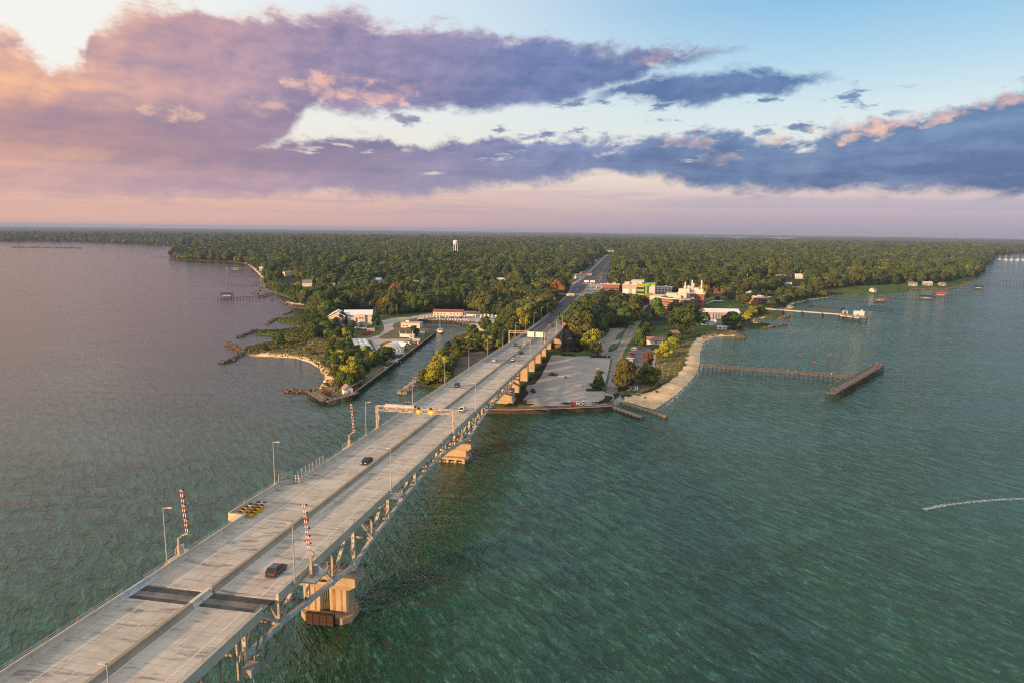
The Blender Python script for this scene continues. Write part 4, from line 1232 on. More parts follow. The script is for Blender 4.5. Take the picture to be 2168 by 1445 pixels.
def crown_mesh(name, seed, kind='broad', nq=1500, lobes=13):
    """unit crown: base at z=0, height 1, width about 1"""
    r = np.random.default_rng(seed)
    cs = []
    if kind == 'broad':
        for i in range(lobes):
            a = r.uniform(0, 2 * np.pi); h = r.uniform(0.22, 0.86)
            rad = 0.33 * np.sqrt(np.clip(1 - ((h - 0.42) / 0.5) ** 2, 0.05, 1)) * r.uniform(0.55, 1.05)
            cs.append((rad * np.cos(a), rad * np.sin(a), h, r.uniform(0.15, 0.25)))
        cs.append((0.0, 0.0, 0.74, 0.24)); cs.append((0, 0, 0.46, 0.28))
    elif kind == 'pine':
        for i in range(lobes):
            h = 0.30 + 0.66 * (i / lobes)
            a = r.uniform(0, 2 * np.pi); rad = 0.30 * (1.08 - h) ** 0.55 * r.uniform(0.45, 1)
            cs.append((rad * np.cos(a), rad * np.sin(a), h, r.uniform(0.10, 0.16)))
    elif kind == 'cone':
        for i in range(lobes):
            h = 0.12 + 0.82 * (i / lobes)
            a = i * 2.4; rad = 0.36 * (1 - h) * r.uniform(0.8, 1.1)
            cs.append((rad * np.cos(a), rad * np.sin(a), h, 0.06 + 0.16 * (1 - h)))
    elif kind == 'bush':
        for i in range(lobes):
            a = r.uniform(0, 2 * np.pi); rad = 0.36 * math.sqrt(r.uniform(0, 1))
            cs.append((rad * np.cos(a), rad * np.sin(a), r.uniform(0.25, 0.68), r.uniform(0.18, 0.27)))
    cs = np.array(cs)
    w = cs[:, 3] ** 2; w /= w.sum()
    k = r.choice(len(cs), nq, p=w)
    n = r.normal(size=(nq, 3)); n[:, 2] = n[:, 2] * 0.85 + 0.28
    n /= np.linalg.norm(n, axis=1)[:, None]
    pos = cs[k, :3] + n * (cs[k, 3] * r.uniform(0.86, 1.05, nq))[:, None] * np.array([1, 1, 0.9])
    nn = n + r.normal(size=(nq, 3)) * 0.26
    nn /= np.linalg.norm(nn, axis=1)[:, None]
    t1 = np.cross(nn, r.normal(size=(nq, 3))); t1 /= np.linalg.norm(t1, axis=1)[:, None]
    t2 = np.cross(nn, t1)
    sz = r.uniform(0.028, 0.056, nq)[:, None] * (1500 / nq) ** 0.42
    V = np.stack([pos - t1 * sz - t2 * sz * .7, pos + t1 * sz - t2 * sz * .7, pos + t1 * sz * .8 + t2 * sz * .8, pos - t1 * sz * .8 + t2 * sz * .8], 1).reshape(-1, 3)
    V[:, 2] = np.maximum(V[:, 2], 0.0)
    F = np.arange(nq * 4).reshape(-1, 4)
    me = bpy.data.meshes.new(name)
    me.vertices.add(nq * 4); me.vertices.foreach_set('co', V.ravel())
    me.loops.add(nq * 4); me.loops.foreach_set('vertex_index', F.ravel().astype(np.int32))
    me.polygons.add(nq); me.polygons.foreach_set('loop_start', np.arange(0, nq * 4, 4, dtype=np.int32))
    me.update()
    lv = r.uniform(-0.25, 0.25, nq) + r.uniform(0, 1, len(cs))[k]
    a = me.attributes.new('leafvar', 'FLOAT', 'FACE')
    a.data.foreach_set('value', np.clip(lv, 0, 1).astype(np.float32))
    return me


def trunk_mesh(seed, bare=0.35):
    r = random.Random(seed)
    mb = MB()
    mb.tube((0, 0, -0.02), (0.01, 0, bare), 0.030, 0.022, 7)
    mb.tube((0.01, 0, bare), (0.0, 0.02, 0.72), 0.022, 0.008, 6)
    for i in range(4):
        a = r.uniform(0, 6.28)
        mb.tube((0.008, 0, bare - 0.03 + i * 0.06), (0.26 * math.cos(a), 0.26 * math.sin(a), bare + 0.22 + i * 0.05), 0.012, 0.004, 5)
    return mb.mesh('trunk', BARK)


CROWN = {}
for key in LEAF:
    CROWN[key] = []
    shape = 'pine' if key == 'pine' else 'broad'
    for i in range(3):
        me = crown_mesh('crown', hash((len(key), i, key[0])) % 1000 + i * 17 + len(CROWN) * 31, shape, 1700, 13 if shape == 'broad' else 20)
        me.materials.append(LEAF[key]); CROWN[key].append(me)
CROWN['cone'] = []
for i in range(2):
    me = crown_mesh('crown', 501 + i, 'cone', 1300, 26); me.materials.append(LEAF['pine']); CROWN['cone'].append(me)
CROWN['bush'] = []
for kk in ('green', 'dark', 'olive', 'yellow'):
    me = crown_mesh('crown', 601 + len(CROWN['bush']), 'bush', 900, 10); me.materials.append(LEAF[kk]); CROWN['bush'].append(me)
TRUNK = [trunk_mesh(i) for i in range(3)]
tree_n = 0


def tree(p, h, w, kind, label, group=None, name=None, cat='tree', sink=0.0):
    global tree_n
    tree_n += 1
    nm = name or ('pine_tree' if kind in ('pine', 'cone') else 'tree')
    o = thing(nm, label, cat, (p[0], p[1], p[2] - sink), random.uniform(0, 6.28), group)
    ci = tree_n % len(CROWN[kind])
    c = link('crown', CROWN[kind][ci], o)
    if kind == 'bush':
        c.scale = (w, w, h)
        tk = link('stem', TRUNK[0], o); tk.scale = (w * 1.2, w * 1.2, h * 0.6)
    else:
        z0 = 0.0
        c.scale = (w * 1.12, w * 1.12, (h - z0) * 1.04); c.location = (0, 0, z0)
        tk = link('trunk', TRUNK[tree_n % 3], o); tk.scale = (h, h, h)
    return o


Q = 1.13
NAMED = [
    (1277.5, 658, 19, 18, 'dark', 'tall dark round-headed tree at the edge of the toll plaza lot'),
    (1312, 656, 15, 16, 'olive', 'sparse olive tree between the tall dark tree and the campus street trees'),
    (1342, 665, 18, 17, 'green', 'broad green tree at the top of the access road, left side'),
    (1322.5, 695, 17, 15, 'green', 'rounded bright green tree beside the left edge of the access road'),
    (1222, 722, 22, 21, 'olive', 'huge olive-brown tree leaning over the bridge approach above the pond'),
    (1247, 706, 21, 18, 'dark', 'dark green tree right behind the huge olive-brown tree'),
    (1262, 694, 17, 15, 'dark', 'dark tree in the middle of the grove beside the bridge approach'),
    (1291, 693, 12, 12, 'olive', 'mid-size olive tree at the back of the small side lot'),
    (1277, 706, 9, 9, 'green', 'small pale green tree at the left corner of the side lot'),
    (1251, 740, 13, 13, 'yellow', 'bright yellow-green tree on the grass by the utility poles'),
    (1268, 722, 7, 9, 'green', 'low light green tree behind the bright yellow-green tree'),
    (1261, 751, 8, 7, 'olive', 'small olive tree at the top right corner of the parking lot'),
    (1267, 824, 9.5, 6.5, 'cone', 'dark conical evergreen on the grass strip at the right of the parking lot'),
    (1327, 824, 14, 15, 'olive', 'wide olive tree beside the gazebo and access road'),
    (1372, 812, 9, 11, 'olive', 'grey-green tree just right of the gazebo'),
    (1372, 772, 7, 6, 'brown', 'small russet tree on the island of the beach parking'),
    (1406, 755, 9, 11, 'yellow', 'bright lime-yellow bushy tree above the dune grass'),
    (1425, 738, 7, 9, 'yellow', 'lime-green tree behind the bright bushy tree by the dune'),
    (1432, 728, 7, 8, 'green', 'small green tree nearest the beach curve'),
    (1418, 723, 7, 6, 'dark', 'small dark tree beside the brown roofed bathhouse'),
    (1353.6, 735, 13, 9, 'green', 'upright green tree in front of the bathhouse'),
    (1371, 710, 10, 10, 'dark', 'dark tree on the right side of the access road'),
    (1367, 690, 11, 11, 'green', 'pale green roadside tree on the right of the access road'),
    (1390, 676, 19, 15, 'green', 'tall green tree before the low end of the brick campus building'),
    (1457, 706, 24, 27, 'dark', 'enormous dark green spreading tree above the beach lawn'),
    (1432, 698, 15, 12, 'dark', 'dark tree joined to the left flank of the enormous spreading tree'),
    (1423, 671, 13, 9, 'dark', 'narrow dark tree beside the brick building corner'),
    (1409, 650, 8, 10, 'orange', 'small golden tree before the brick building wall'),
    (1376, 641, 10, 14, 'orange', 'golden yellow tree between the modern building and the brick building'),
    (1489, 641, 18, 17, 'orange', 'large golden orange tree on the campus lawn'),
    (1542, 633, 10, 17, 'dark', 'low wide dark tree right of the golden orange tree'),
    (1574, 650, 13, 18, 'green', 'wide green tree behind the white roofed building'),
    (1600, 640, 14, 14, 'dark', 'dark tree by the brick building near the right shore'),
    (1634, 650, 8, 11, 'green', 'round clipped tree near the long research pier'),
    (1653, 641, 10, 14, 'dark', 'dark tree to the right of the round clipped tree'),
    (1549, 696, 13, 19, 'dark', 'wide dark tree in front of the water tanks near the rock groin'),
    (1581, 679, 8, 10, 'yellow', 'lime tree above the small marsh beach'),
    (1593, 667, 8, 9, 'yellow', 'second lime tree farther along the marsh shore'),
    (1610, 665, 9, 10, 'green', 'green tree at the landward end of the research pier'),
    (1519, 635, 4, 7, 'plum', 'low plum-coloured shrub tree on the campus lawn'),
    (1364, 643, 8, 8, 'plum', 'plum-leaved tree at the foot of the modern building'),
    (796, 696, 13, 9, 'pine', 'lone pine beside the marina road junction'),
    (722, 690, 11, 11, 'dark', 'dark tree in front of the cream marine shop'),
    (814, 770, 10, 11, 'dark', 'round dark tree beside the channel bulkhead'),
    (875.5, 711, 7, 8, 'dark', 'small dark tree against the stilted cottage'),
    (1027, 701, 11, 10, 'dark', 'dark tree beside the white house across the basin'),
    (594, 728, 8, 7, 'cone', 'small conical cedar on the sandy spit'),
    (695.6, 775, 9, 7, 'cone', 'conical cedar at the edge of the point thicket'),
    (630, 618, 11, 13, 'yellow', 'light yellow-green tree on the bluff lawn at left'),
    (926, 812, 12, 12, 'yellow', 'bright yellow-green tree on the bank by the bridge'),
    (943, 806, 9, 9, 'green', 'green tree right of the bright yellow-green bank tree'),
    (1000, 714, 9, 9, 'green', 'bushy tree at the basin corner below the white house'),
    (1046, 715, 10, 11, 'green', 'tall bushy tree behind the basin near the bridge'),
    (560, 742, 4, 6, 'bush', 'dark bush in the dune grass of the spit'),
    (747, 692, 5, 6, 'olive', 'small tree among the parked trailers'),
]
for u, v, h, w, k, lab in NAMED:
    if k == 'bush': tree(G(u, v), h, w, 'bush', lab, name='bush', cat='bush')
    else: tree(G(u, v), h * Q, w * Q, k, lab)

# groves and woods: polygons on the ground (h range, spacing, kinds, label, group)
GROVES = [
    ([(700, 712), (745, 708), (742, 735), (765, 752), (790, 755), (796, 772), (775, 800), (752, 812), (733, 826), (715, 812), (708, 795), (697, 772), (700, 745)], (5, 9), 5.6, ['green', 'olive', 'dark', 'yellow'], 'small thicket tree on the sandy point beside the channel', 'thicket trees on the sandy point'),
    ([(640, 686), (675, 662), (712, 668), (712, 690), (700, 715), (655, 716), (640, 705)], (7, 12), 7.0, ['dark', 'green', 'green', 'dark'], 'shore tree in the clump left of the boat yard', 'shore trees left of the boat yard'),
    ([(690, 716), (738, 700), (740, 712), (703, 740)], (6, 9), 6.0, ['dark', 'green'], 'tree in the dark clump beside the white tank rows', 'trees beside the white tank rows'),
    ([(888, 800), (935, 752), (968, 720), (1000, 716), (1050, 724), (1058, 740), (1000, 745), (962, 772), (948, 790), (930, 806)], (4, 8), 5.6, ['olive', 'green', 'dark', 'olive', 'yellow'], 'scrubby tree on the bank between the channel and the bridge', 'scrub trees between channel and bridge'),
    ([(1064, 718), (1064, 695), (1090, 676), (1130, 655), (1172, 640), (1180, 646), (1150, 668), (1120, 690), (1092, 716), (1075, 730)], (11, 17), 8.5, ['yellow', 'olive', 'olive', 'green'], 'olive-yellow tree along the left side of the bridge approach', 'olive-yellow trees along the bridge approach'),
    ([(1180, 728), (1196, 700), (1222, 668), (1262, 640), (1290, 640), (1345, 645), (1350, 672), (1330, 690), (1300, 690), (1280, 702), (1258, 712), (1235, 716), (1215, 728), (1195, 738)], (12, 19), 10.5, ['dark', 'green', 'dark', 'olive'], 'dark tree in the grove right of the bridge approach', 'grove trees right of the bridge approach'),
    ([(1590, 640), (1640, 622), (1700, 616), (1740, 618), (1745, 630), (1690, 636), (1650, 650)], (8, 14), 10, ['dark', 'green', 'olive'], 'tree on the lawns behind the research pier', 'lawn trees behind the research pier'),
    ([(1500, 620), (1560, 612), (1600, 606), (1655, 600), (1655, 612), (1600, 622), (1560, 630)], (12, 18), 10, ['dark', 'green', 'olive'], 'tree among the far campus buildings', 'trees among the far campus buildings'),
    ([(558, 598), (575, 592), (600, 606), (640, 628), (668, 640), (690, 650), (680, 660), (650, 640), (620, 630), (590, 618)], (6, 12), 7.0, ['green', 'olive', 'dark'], 'bluff tree along the left river shore', 'bluff trees along the left river shore'),
]
CLEAR = [
    [(500, 760), (500, 690), (640, 668), (668, 662), (690, 690), (712, 662), (735, 655), (790, 654), (800, 668), (840, 668), (905, 662), (918, 655), (1000, 654), (1024, 668), (1066, 668), (1064, 735), (1000, 880), (500, 880)],
    [(1175, 760), (1064, 735), (1100, 690), (1180, 645), (1250, 610), (1310, 606), (1345, 640), (1320, 760)],
    [(1000, 900), (1100, 690), (1290, 622), (1310, 618), (1400, 616), (1480, 622), (1560, 616), (1650, 604), (1740, 614), (1760, 640), (1500, 900)],
    [(1740, 612), (1850, 603), (1990, 600), (2060, 586), (2090, 572), (2100, 580), (2060, 620), (1740, 640)],
    [(556, 600), (610, 588), (668, 600), (690, 615), (668, 640), (560, 620)],
]
CLEARW = [G2(c) for c in CLEAR]
TOWN = [(1318, 585, 0), (1336, 580, 1), (1300, 575, 2), (1362, 578, 0), (1385, 590, 1), (1434, 568, 2), (1442, 566, 0), (1470, 585, 1), (1516, 574, 0), (1556, 582, 2), (1582, 592, 0), (1652, 592, 1), (1690, 590, 0), (1240, 585, 2), (1222, 590, 1), (1176, 600, 0), (1120, 605, 2), (1086, 612, 1), (1060, 600, 0), (960, 600, 2), (880, 606, 1), (800, 600, 0), (1420, 552, 0), (1500, 555, 1), (1780, 575, 0), (1850, 585, 2), (1115, 528, 0), (700, 612, 1), (560, 574, 0), (610, 584, 1)]
TOWNW = [G(u, v) for u, v, k in TOWN]


def scatter(lo, hi, sp, r0=0):
    nx, ny = int((hi[0] - lo[0]) / sp) + 1, int((hi[1] - lo[1]) / sp) + 1
    X, Y = np.meshgrid(np.arange(nx), np.arange(ny))
    P = np.stack([X.ravel(), Y.ravel()], 1) * sp + np.array(lo) + rng.uniform(-0.42, 0.42, (nx * ny, 2)) * sp
    return P


CAND = []
for gi, (pl, hr_, sp, kinds, lab, grp) in enumerate(GROVES):
    w = G2(pl)
    P = scatter(w.min(0), w.max(0), sp)
    P = P[inpoly(P, w)]
    sd = sdist(P, POLY)
    P = P[sd > 1.5]
    s_, t_ = st(P[:, 0], P[:, 1])
    P = P[~((t_ > -4) & (t_ < 28) & (s_ < 570))]
    Z = terrain(P)
    for p, z in zip(P, Z):
        h = random.uniform(*hr_)
        CAND.append((p[0], p[1], z, h, random.choice(kinds), lab, grp))

# the great wood: nearest trees are objects, the rest one mass
pts, hs = [], []
for r0, r1, sp, sc_ in ((480, 1250, 10.0, 1.0), (1250, 2500, 13.5, 1.25), (2500, 5200, 21, 1.7)):
    P = scatter((-r1 * 0.80, r0 * 0.7), (r1 * 0.80, r1), sp)
    rad = np.hypot(P[:, 0], P[:, 1]); a = np.degrees(np.arctan2(P[:, 0], P[:, 1]))
    P = P[(rad > r0) & (rad <= r1) & (np.abs(a) < 41)]
    sd = sdist(P, POLY)
    P = P[sd > np.where(np.hypot(P[:, 0], P[:, 1]) > 2000, 6, 4)]
    for c in CLEARW: P = P[~inpoly(P, c)]
    s_, t_ = st(P[:, 0], P[:, 1])
    L_ = np.interp(s_, [q[0] for q in LT], [q[1] for q in LT]) - np.where(s_ > 980, 19, 8); R2 = np.interp(s_, [q[0] for q in RT_], [q[1] for q in RT_]) + 7
    P = P[~((s_ > 300) & (s_ < 2330) & (t_ > L_) & (t_ < R2))]
    for hq in TOWNW:
        ux, uy = hq.x / math.hypot(hq.x, hq.y), hq.y / math.hypot(hq.x, hq.y)
        al = (P[:, 0] - hq.x) * ux + (P[:, 1] - hq.y) * uy; ac = (P[:, 0] - hq.x) * uy - (P[:, 1] - hq.y) * ux
        P = P[~((np.abs(ac) < 12) & (al > -(46 + 0.055 * math.hypot(hq.x, hq.y) * .5)) & (al < 9))]
    # clearings with houses and lawns
    nz_ = np.array([mnoise.noise(Vector((p[0] * 0.006, p[1] * 0.006, 2.2))) for p in P])
    P = P[nz_ < 0.36]
    pts.append(P); hs.append(rng.uniform(12.5, 19.0, len(P)) * sc_)
FP = np.concatenate(pts); FH = np.concatenate(hs)
FZ = terrain(FP)
# taller stands and lower ones
vv = np.array([mnoise.noise(Vector((p[0] * 0.011, p[1] * 0.011, 7.7))) for p in FP])
FH *= (1 + 0.30 * vv) * rng.uniform(0.78, 1.2, len(FH))
order = np.argsort(np.hypot(FP[:, 0], FP[:, 1]))
for i in order:
    p = FP[i]
    lf = p[0] < BW(10, st(p[0], p[1])[0])[0]
    k = random.choices(['dark', 'green', 'olive', 'wild', 'pine', 'brown'], [4, 4, 2.2, 4, 3, 0.3])[0]
    CAND.append((p[0], p[1], FZ[i], FH[i], k, ('pine' if k == 'pine' else 'leafy tree') + (' at the edge of the wood behind the marina' if lf else ' at the edge of the wood right of the highway'), 'trees at the edge of the great wood'))
CAND.sort(key=lambda c: -c[3] / math.hypot(c[0], c[1]))
n_ind = max(0, 300 - tree_n)
MARKS = [(735, 690, 'the cream workshop'), (950, 667, 'the long low store'), (861, 713, 'the stilted cottage'), (998, 671, 'the small store'), (1012, 699, 'the basin house'), (651, 606, 'the bluff house'), (1011, 640, 'the grey-roofed house'), (1064, 634, 'the dun-roofed house'),
         (735, 832, 'the white shed'), (823, 741, 'the arched tent'), (760, 730, 'the white tank rows'), (776, 708, 'the orange container'), (600, 730, 'the cedar spit'), (1090, 690, 'the second gantry'), (1150, 655, 'the approach parapet'), (1200, 745, 'the pond'), (1260, 745, 'the utility pole pair'), (1240, 635, 'the parked semi truck'), (1350, 632, 'the lime green building'),
         (1320, 700, 'the access road'), (1432, 656, 'the brick campus building'), (1530, 672, 'the white roofed hall'), (1620, 645, 'the shore brick block'), (1640, 655, 'the research pier'), (1720, 620, 'the far shore houses'), (1290, 612, 'the toll office'), (1215, 610, 'the highway bend'), (560, 600, 'the rock mounds'), (925, 760, 'the tall channel post'), (888, 806, 'the channel mouth rocks'), (975, 755, 'the mud flat'), (800, 668, 'the transformer pole')]
MARKW = [(G(u, v), t_) for u, v, t_ in MARKS]
CW = {'dark': 'dark green', 'green': 'mid green', 'olive': 'olive', 'yellow': 'yellow-green', 'brown': 'russet', 'wild': 'mottled green', 'pine': 'needle-leaved', 'orange': 'golden'}
used_lab = {}
for x, y, z, h, k, lab, grp in CAND[:n_ind]:
    mk = sorted(MARKW, key=lambda q: (q[0].x - x) ** 2 + (q[0].y - y) ** 2)[0]
    dxm, dym = x - mk[0].x, y - mk[0].y
    dist = math.hypot(dxm, dym)
    side = ('behind' if dym > 0 else 'in front of') if abs(dym) > abs(dxm) else ('right of' if dxm > 0 else 'left of')
    sz = 'low' if h < 7.5 else 'mid-size' if h < 12.5 else 'tall' if h < 16.5 else 'very tall'
    lab = '%s %s tree %s%s %s' % (sz, CW[k], '' if dist < 28 else 'well ' if dist < 70 else 'far ', side, mk[1])
    n_u = used_lab[lab] = used_lab.get(lab, 0) + 1
    if n_u > 1: lab += ', ' + ('second', 'third', 'fourth', 'fifth', 'sixth', 'seventh', 'eighth', 'ninth', 'tenth')[min(n_u - 2, 8)] + ' nearest'
    tree((x, y, z), h, h * random.uniform(0.75, 1.02), k, lab, grp, sink=0.06 * h)
REST = CAND[n_ind:]
KID = {'wild': 0, 'dark': 2, 'green': 4, 'pine': 5, 'olive': 6, 'yellow': 7, 'brown': 6, 'orange': 7}
# crowns for the mass: a few mixed prototypes taken from standing trees
me = bpy.data.meshes.new('forest')
me.from_pydata([(c[0], c[1], c[2] - 0.06 * c[3]) for c in REST], [], [])
hA_ = me.attributes.new('tree_height', 'FLOAT', 'POINT'); hA_.data.foreach_set('value', np.array([c[3] for c in REST], np.float32))
kid = np.array([KID[c[4]] + ((j & 1) if KID[c[4]] in (0, 2) else 0) for j, c in enumerate(REST)], np.int32)
kA = me.attributes.new('tree_kind', 'INT', 'POINT'); kA.data.foreach_set('value', kid)
forest = link('forest', me, None, kind='stuff', label='great dark wood covering the land to the horizon')
protos = {}
for o in list(COL.objects):
    if o.name.split('.')[0] == 'crown' and o.parent: protos.setdefault(o.data.name, o)
pk = {}
for o in protos.values():
    pk.setdefault(o.data.materials[0].name, []).append(o)
sel = []
for nm in ('mixed_woodland_leaves', 'mixed_woodland_leaves', 'dark_green_leaves', 'dark_green_leaves', 'green_leaves', 'pine_needles', 'olive_leaves', 'yellow_green_leaves'):
    l = pk.get(nm) or pk['dark_green_leaves']
    sel.append(l[len(sel) % len(l)])
ng = bpy.data.node_groups.new('wood_of_trees', 'GeometryNodeTree')
ng.interface.new_socket('Geometry', in_out='INPUT', socket_type='NodeSocketGeometry')
ng.interface.new_socket('Geometry', in_out='OUTPUT', socket_type='NodeSocketGeometry')
gi_, go_ = ng.nodes.new('NodeGroupInput'), ng.nodes.new('NodeGroupOutput')
join = ng.nodes.new('GeometryNodeJoinGeometry')
hN = ng.nodes.new('GeometryNodeInputNamedAttribute'); hN.data_type = 'FLOAT'; hN.inputs[0].default_value = 'tree_height'
kN = ng.nodes.new('GeometryNodeInputNamedAttribute'); kN.data_type = 'INT'; kN.inputs[0].default_value = 'tree_kind'
rv = ng.nodes.new('FunctionNodeRandomValue'); rv.data_type = 'FLOAT_VECTOR'
rv.inputs[0].default_value = (0.72, 0.72, 0.82); rv.inputs[1].default_value = (1.12, 1.12, 1.10)
rr_ = ng.nodes.new('FunctionNodeRandomValue'); rr_.data_type = 'FLOAT_VECTOR'
rr_.inputs[0].default_value = (-0.06, -0.06, 0); rr_.inputs[1].default_value = (0.06, 0.06, 6.28)
vm = ng.nodes.new('ShaderNodeVectorMath'); vm.operation = 'SCALE'
ng.links.new(rv.outputs[0], vm.inputs[0]); ng.links.new(hN.outputs[0], vm.inputs[3])
for i, o in enumerate(sel):
    cmp_ = ng.nodes.new('FunctionNodeCompare'); cmp_.data_type = 'INT'; cmp_.operation = 'EQUAL'
    ng.links.new(kN.outputs[0], cmp_.inputs[2]); cmp_.inputs[3].default_value = i
    oi = ng.nodes.new('GeometryNodeObjectInfo'); oi.inputs[0].default_value = o; oi.transform_space = 'ORIGINAL'; oi.inputs[1].default_value = True
    ip = ng.nodes.new('GeometryNodeInstanceOnPoints')
    ng.links.new(gi_.outputs[0], ip.inputs['Points']); ng.links.new(cmp_.outputs[0], ip.inputs['Selection'])
    ng.links.new(oi.outputs['Geometry'], ip.inputs['Instance']); ng.links.new(rr_.outputs[0], ip.inputs['Rotation']); ng.links.new(vm.outputs[0], ip.inputs['Scale'])
    ng.links.new(ip.outputs[0], join.inputs[0])
ng.links.new(join.outputs[0], go_.inputs[0])
md = forest.modifiers.new('trees', 'NODES'); md.node_group = ng
# far canopy: a rough green roof from 4.8 km to the horizon
az2 = np.radians(np.arange(-46, 46.01, 0.14))
r2 = [4700.0]
while r2[-1] < 37500: r2.append(r2[-1] * 1.0052 + 4)
r2 = np.array(r2)
AA, RR = np.meshgrid(az2, r2)
X2, Y2 = RR * np.sin(AA), RR * np.cos(AA)
P2 = np.stack([X2.ravel(), Y2.ravel()], 1)
nz_ = rng.normal(size=len(P2)) * 2.0
wv = 5 * np.sin(X2.ravel() * 0.0011 + 1.2 * np.sin(Y2.ravel() * 0.0007)) + 4 * np.sin(Y2.ravel() * 0.0013 + X2.ravel() * 0.0004)
Z2 = 21 + nz_ * 1.4 + wv + 14 * sstep(9000, 30000, RR.ravel()) - RR.ravel() ** 2 / EARTH
lake = np.zeros(len(P2), bool)
azd, rr3 = np.degrees(AA.ravel()), RR.ravel()
lake |= (azd > 15.5) & (azd < 23) & (rr3 > 10500 + 1500 * np.sin(azd * 2)) & (rr3 < 14500)
lake |= (azd > 20) & (azd < 41) & (rr3 > 19500 + 900 * np.sin(azd * 1.3)) & (rr3 < 30000)
sd2 = np.full(len(P2), 500.0); kk_ = Y2.ravel() < 9000
sd2[kk_] = sdist(P2[kk_], POLY)
ok = (~lake) & (sd2 > 5)
nA2 = len(az2); idx2 = np.arange(len(P2)).reshape(len(r2), nA2)
q2 = np.stack([idx2[:-1, :-1], idx2[:-1, 1:], idx2[1:, 1:], idx2[1:, :-1]], -1).reshape(-1, 4)
q2 = q2[ok[q2].all(1)]
u2, inv = np.unique(q2, return_inverse=True)
me = bpy.data.meshes.new('far_forest')
me.vertices.add(len(u2)); me.vertices.foreach_set('co', np.column_stack([P2[u2], Z2[u2]]).ravel())
me.loops.add(len(q2) * 4); me.loops.foreach_set('vertex_index', inv.reshape(-1).astype(np.int32))
me.polygons.add(len(q2)); me.polygons.foreach_set('loop_start', np.arange(0, len(q2) * 4, 4, dtype=np.int32))
me.update()
FARM = M('far_canopy', (0.036, 0.048, 0.018), 0.95, 0.45, 0.02, col2=(0.070, 0.070, 0.028), spec=0.05)
me.materials.append(FARM)
link('far_forest', me, None, kind='stuff', label='far wooded plain fading to the horizon')
lk = MB()
lk.poly([tuple((r * math.sin(R_(a)), r * math.cos(R_(a)), 12.5 - r * r / EARTH)) for r, a in ((10000, 14), (10000, 25), (15500, 25), (15500, 14))])
lk.poly([tuple((r * math.sin(R_(a)), r * math.cos(R_(a)), 12.6 - r * r / EARTH)) for r, a in ((18500, 19), (18500, 43), (31000, 43), (31000, 19))])
lk.build('far_river', M('far_water', (0.03, 0.05, 0.06), 0.12, 0.05, 0.001, spec=0.5), kind='structure')

# thin evening haze over the whole plain
HZ = bpy.data.materials.new('evening_haze')
HZ.use_nodes = True
hn = HZ.node_tree
for n_ in list(hn.nodes):
    if n_.type == 'BSDF_PRINCIPLED': hn.nodes.remove(n_)
pv = hn.nodes.new('ShaderNodeVolumePrincipled')
pv.inputs['Density'].default_value = 0.000065
pv.inputs['Color'].default_value = (0.42, 0.54, 0.82, 1)
pv.inputs['Anisotropy'].default_value = 0.0
hn.links.new(pv.outputs[0], [n_ for n_ in hn.nodes if n_.type == 'OUTPUT_MATERIAL'][0].inputs['Volume'])
hb = MB()
hb.box((0, 18500, -42.0), (78000, 45000, 158.0))
hz = hb.build('haze', HZ, kind='stuff')


# ================================================================== vehicles
GLASS = M('dark_car_glass', (0.015, 0.018, 0.022), 0.12, 0.0, spec=0.6)
TYRE = M('tyre_rubber', (0.016, 0.016, 0.016), 0.85, 0.0)
RIM = M('alloy_rim', (0.45, 0.45, 0.46), 0.35, 0.0, metal=0.6)
HEADL = M('headlight_glass', (0.80, 0.80, 0.76), 0.2, 0.0)
TAILL = M('tail_light', (0.42, 0.02, 0.015), 0.3, 0.0)
PLASTIC = M('black_plastic', (0.022, 0.022, 0.024), 0.6, 0.0)
CARCOL = {'white': (0.72, 0.72, 0.70), 'black': (0.012, 0.013, 0.016), 'dark grey': (0.05, 0.053, 0.06), 'silver': (0.42, 0.43, 0.44), 'red': (0.30, 0.022, 0.018), 'navy': (0.012, 0.022, 0.06), 'tan': (0.40, 0.33, 0.23), 'orange': (0.6, 0.16, 0.03), 'green': (0.03, 0.08, 0.04), 'yellow': (0.7, 0.45, 0.03), 'bronze': (0.13, 0.085, 0.05), 'blue': (0.04, 0.10, 0.24)}


def paint(c): return M(c.replace(' ', '_') + '_car_paint', CARCOL[c], 0.25, 0.0, spec=0.6)


def ring(y, w, zb_, zm, zt, wt):
    return [(-w * .93, y, zb_), (-w, y, zb_ + .12), (-w, y, zm), (-wt, y, zt), (wt, y, zt), (w, y, zm), (w, y, zb_ + .12), (w * .93, y, zb_)]


CARM = {}


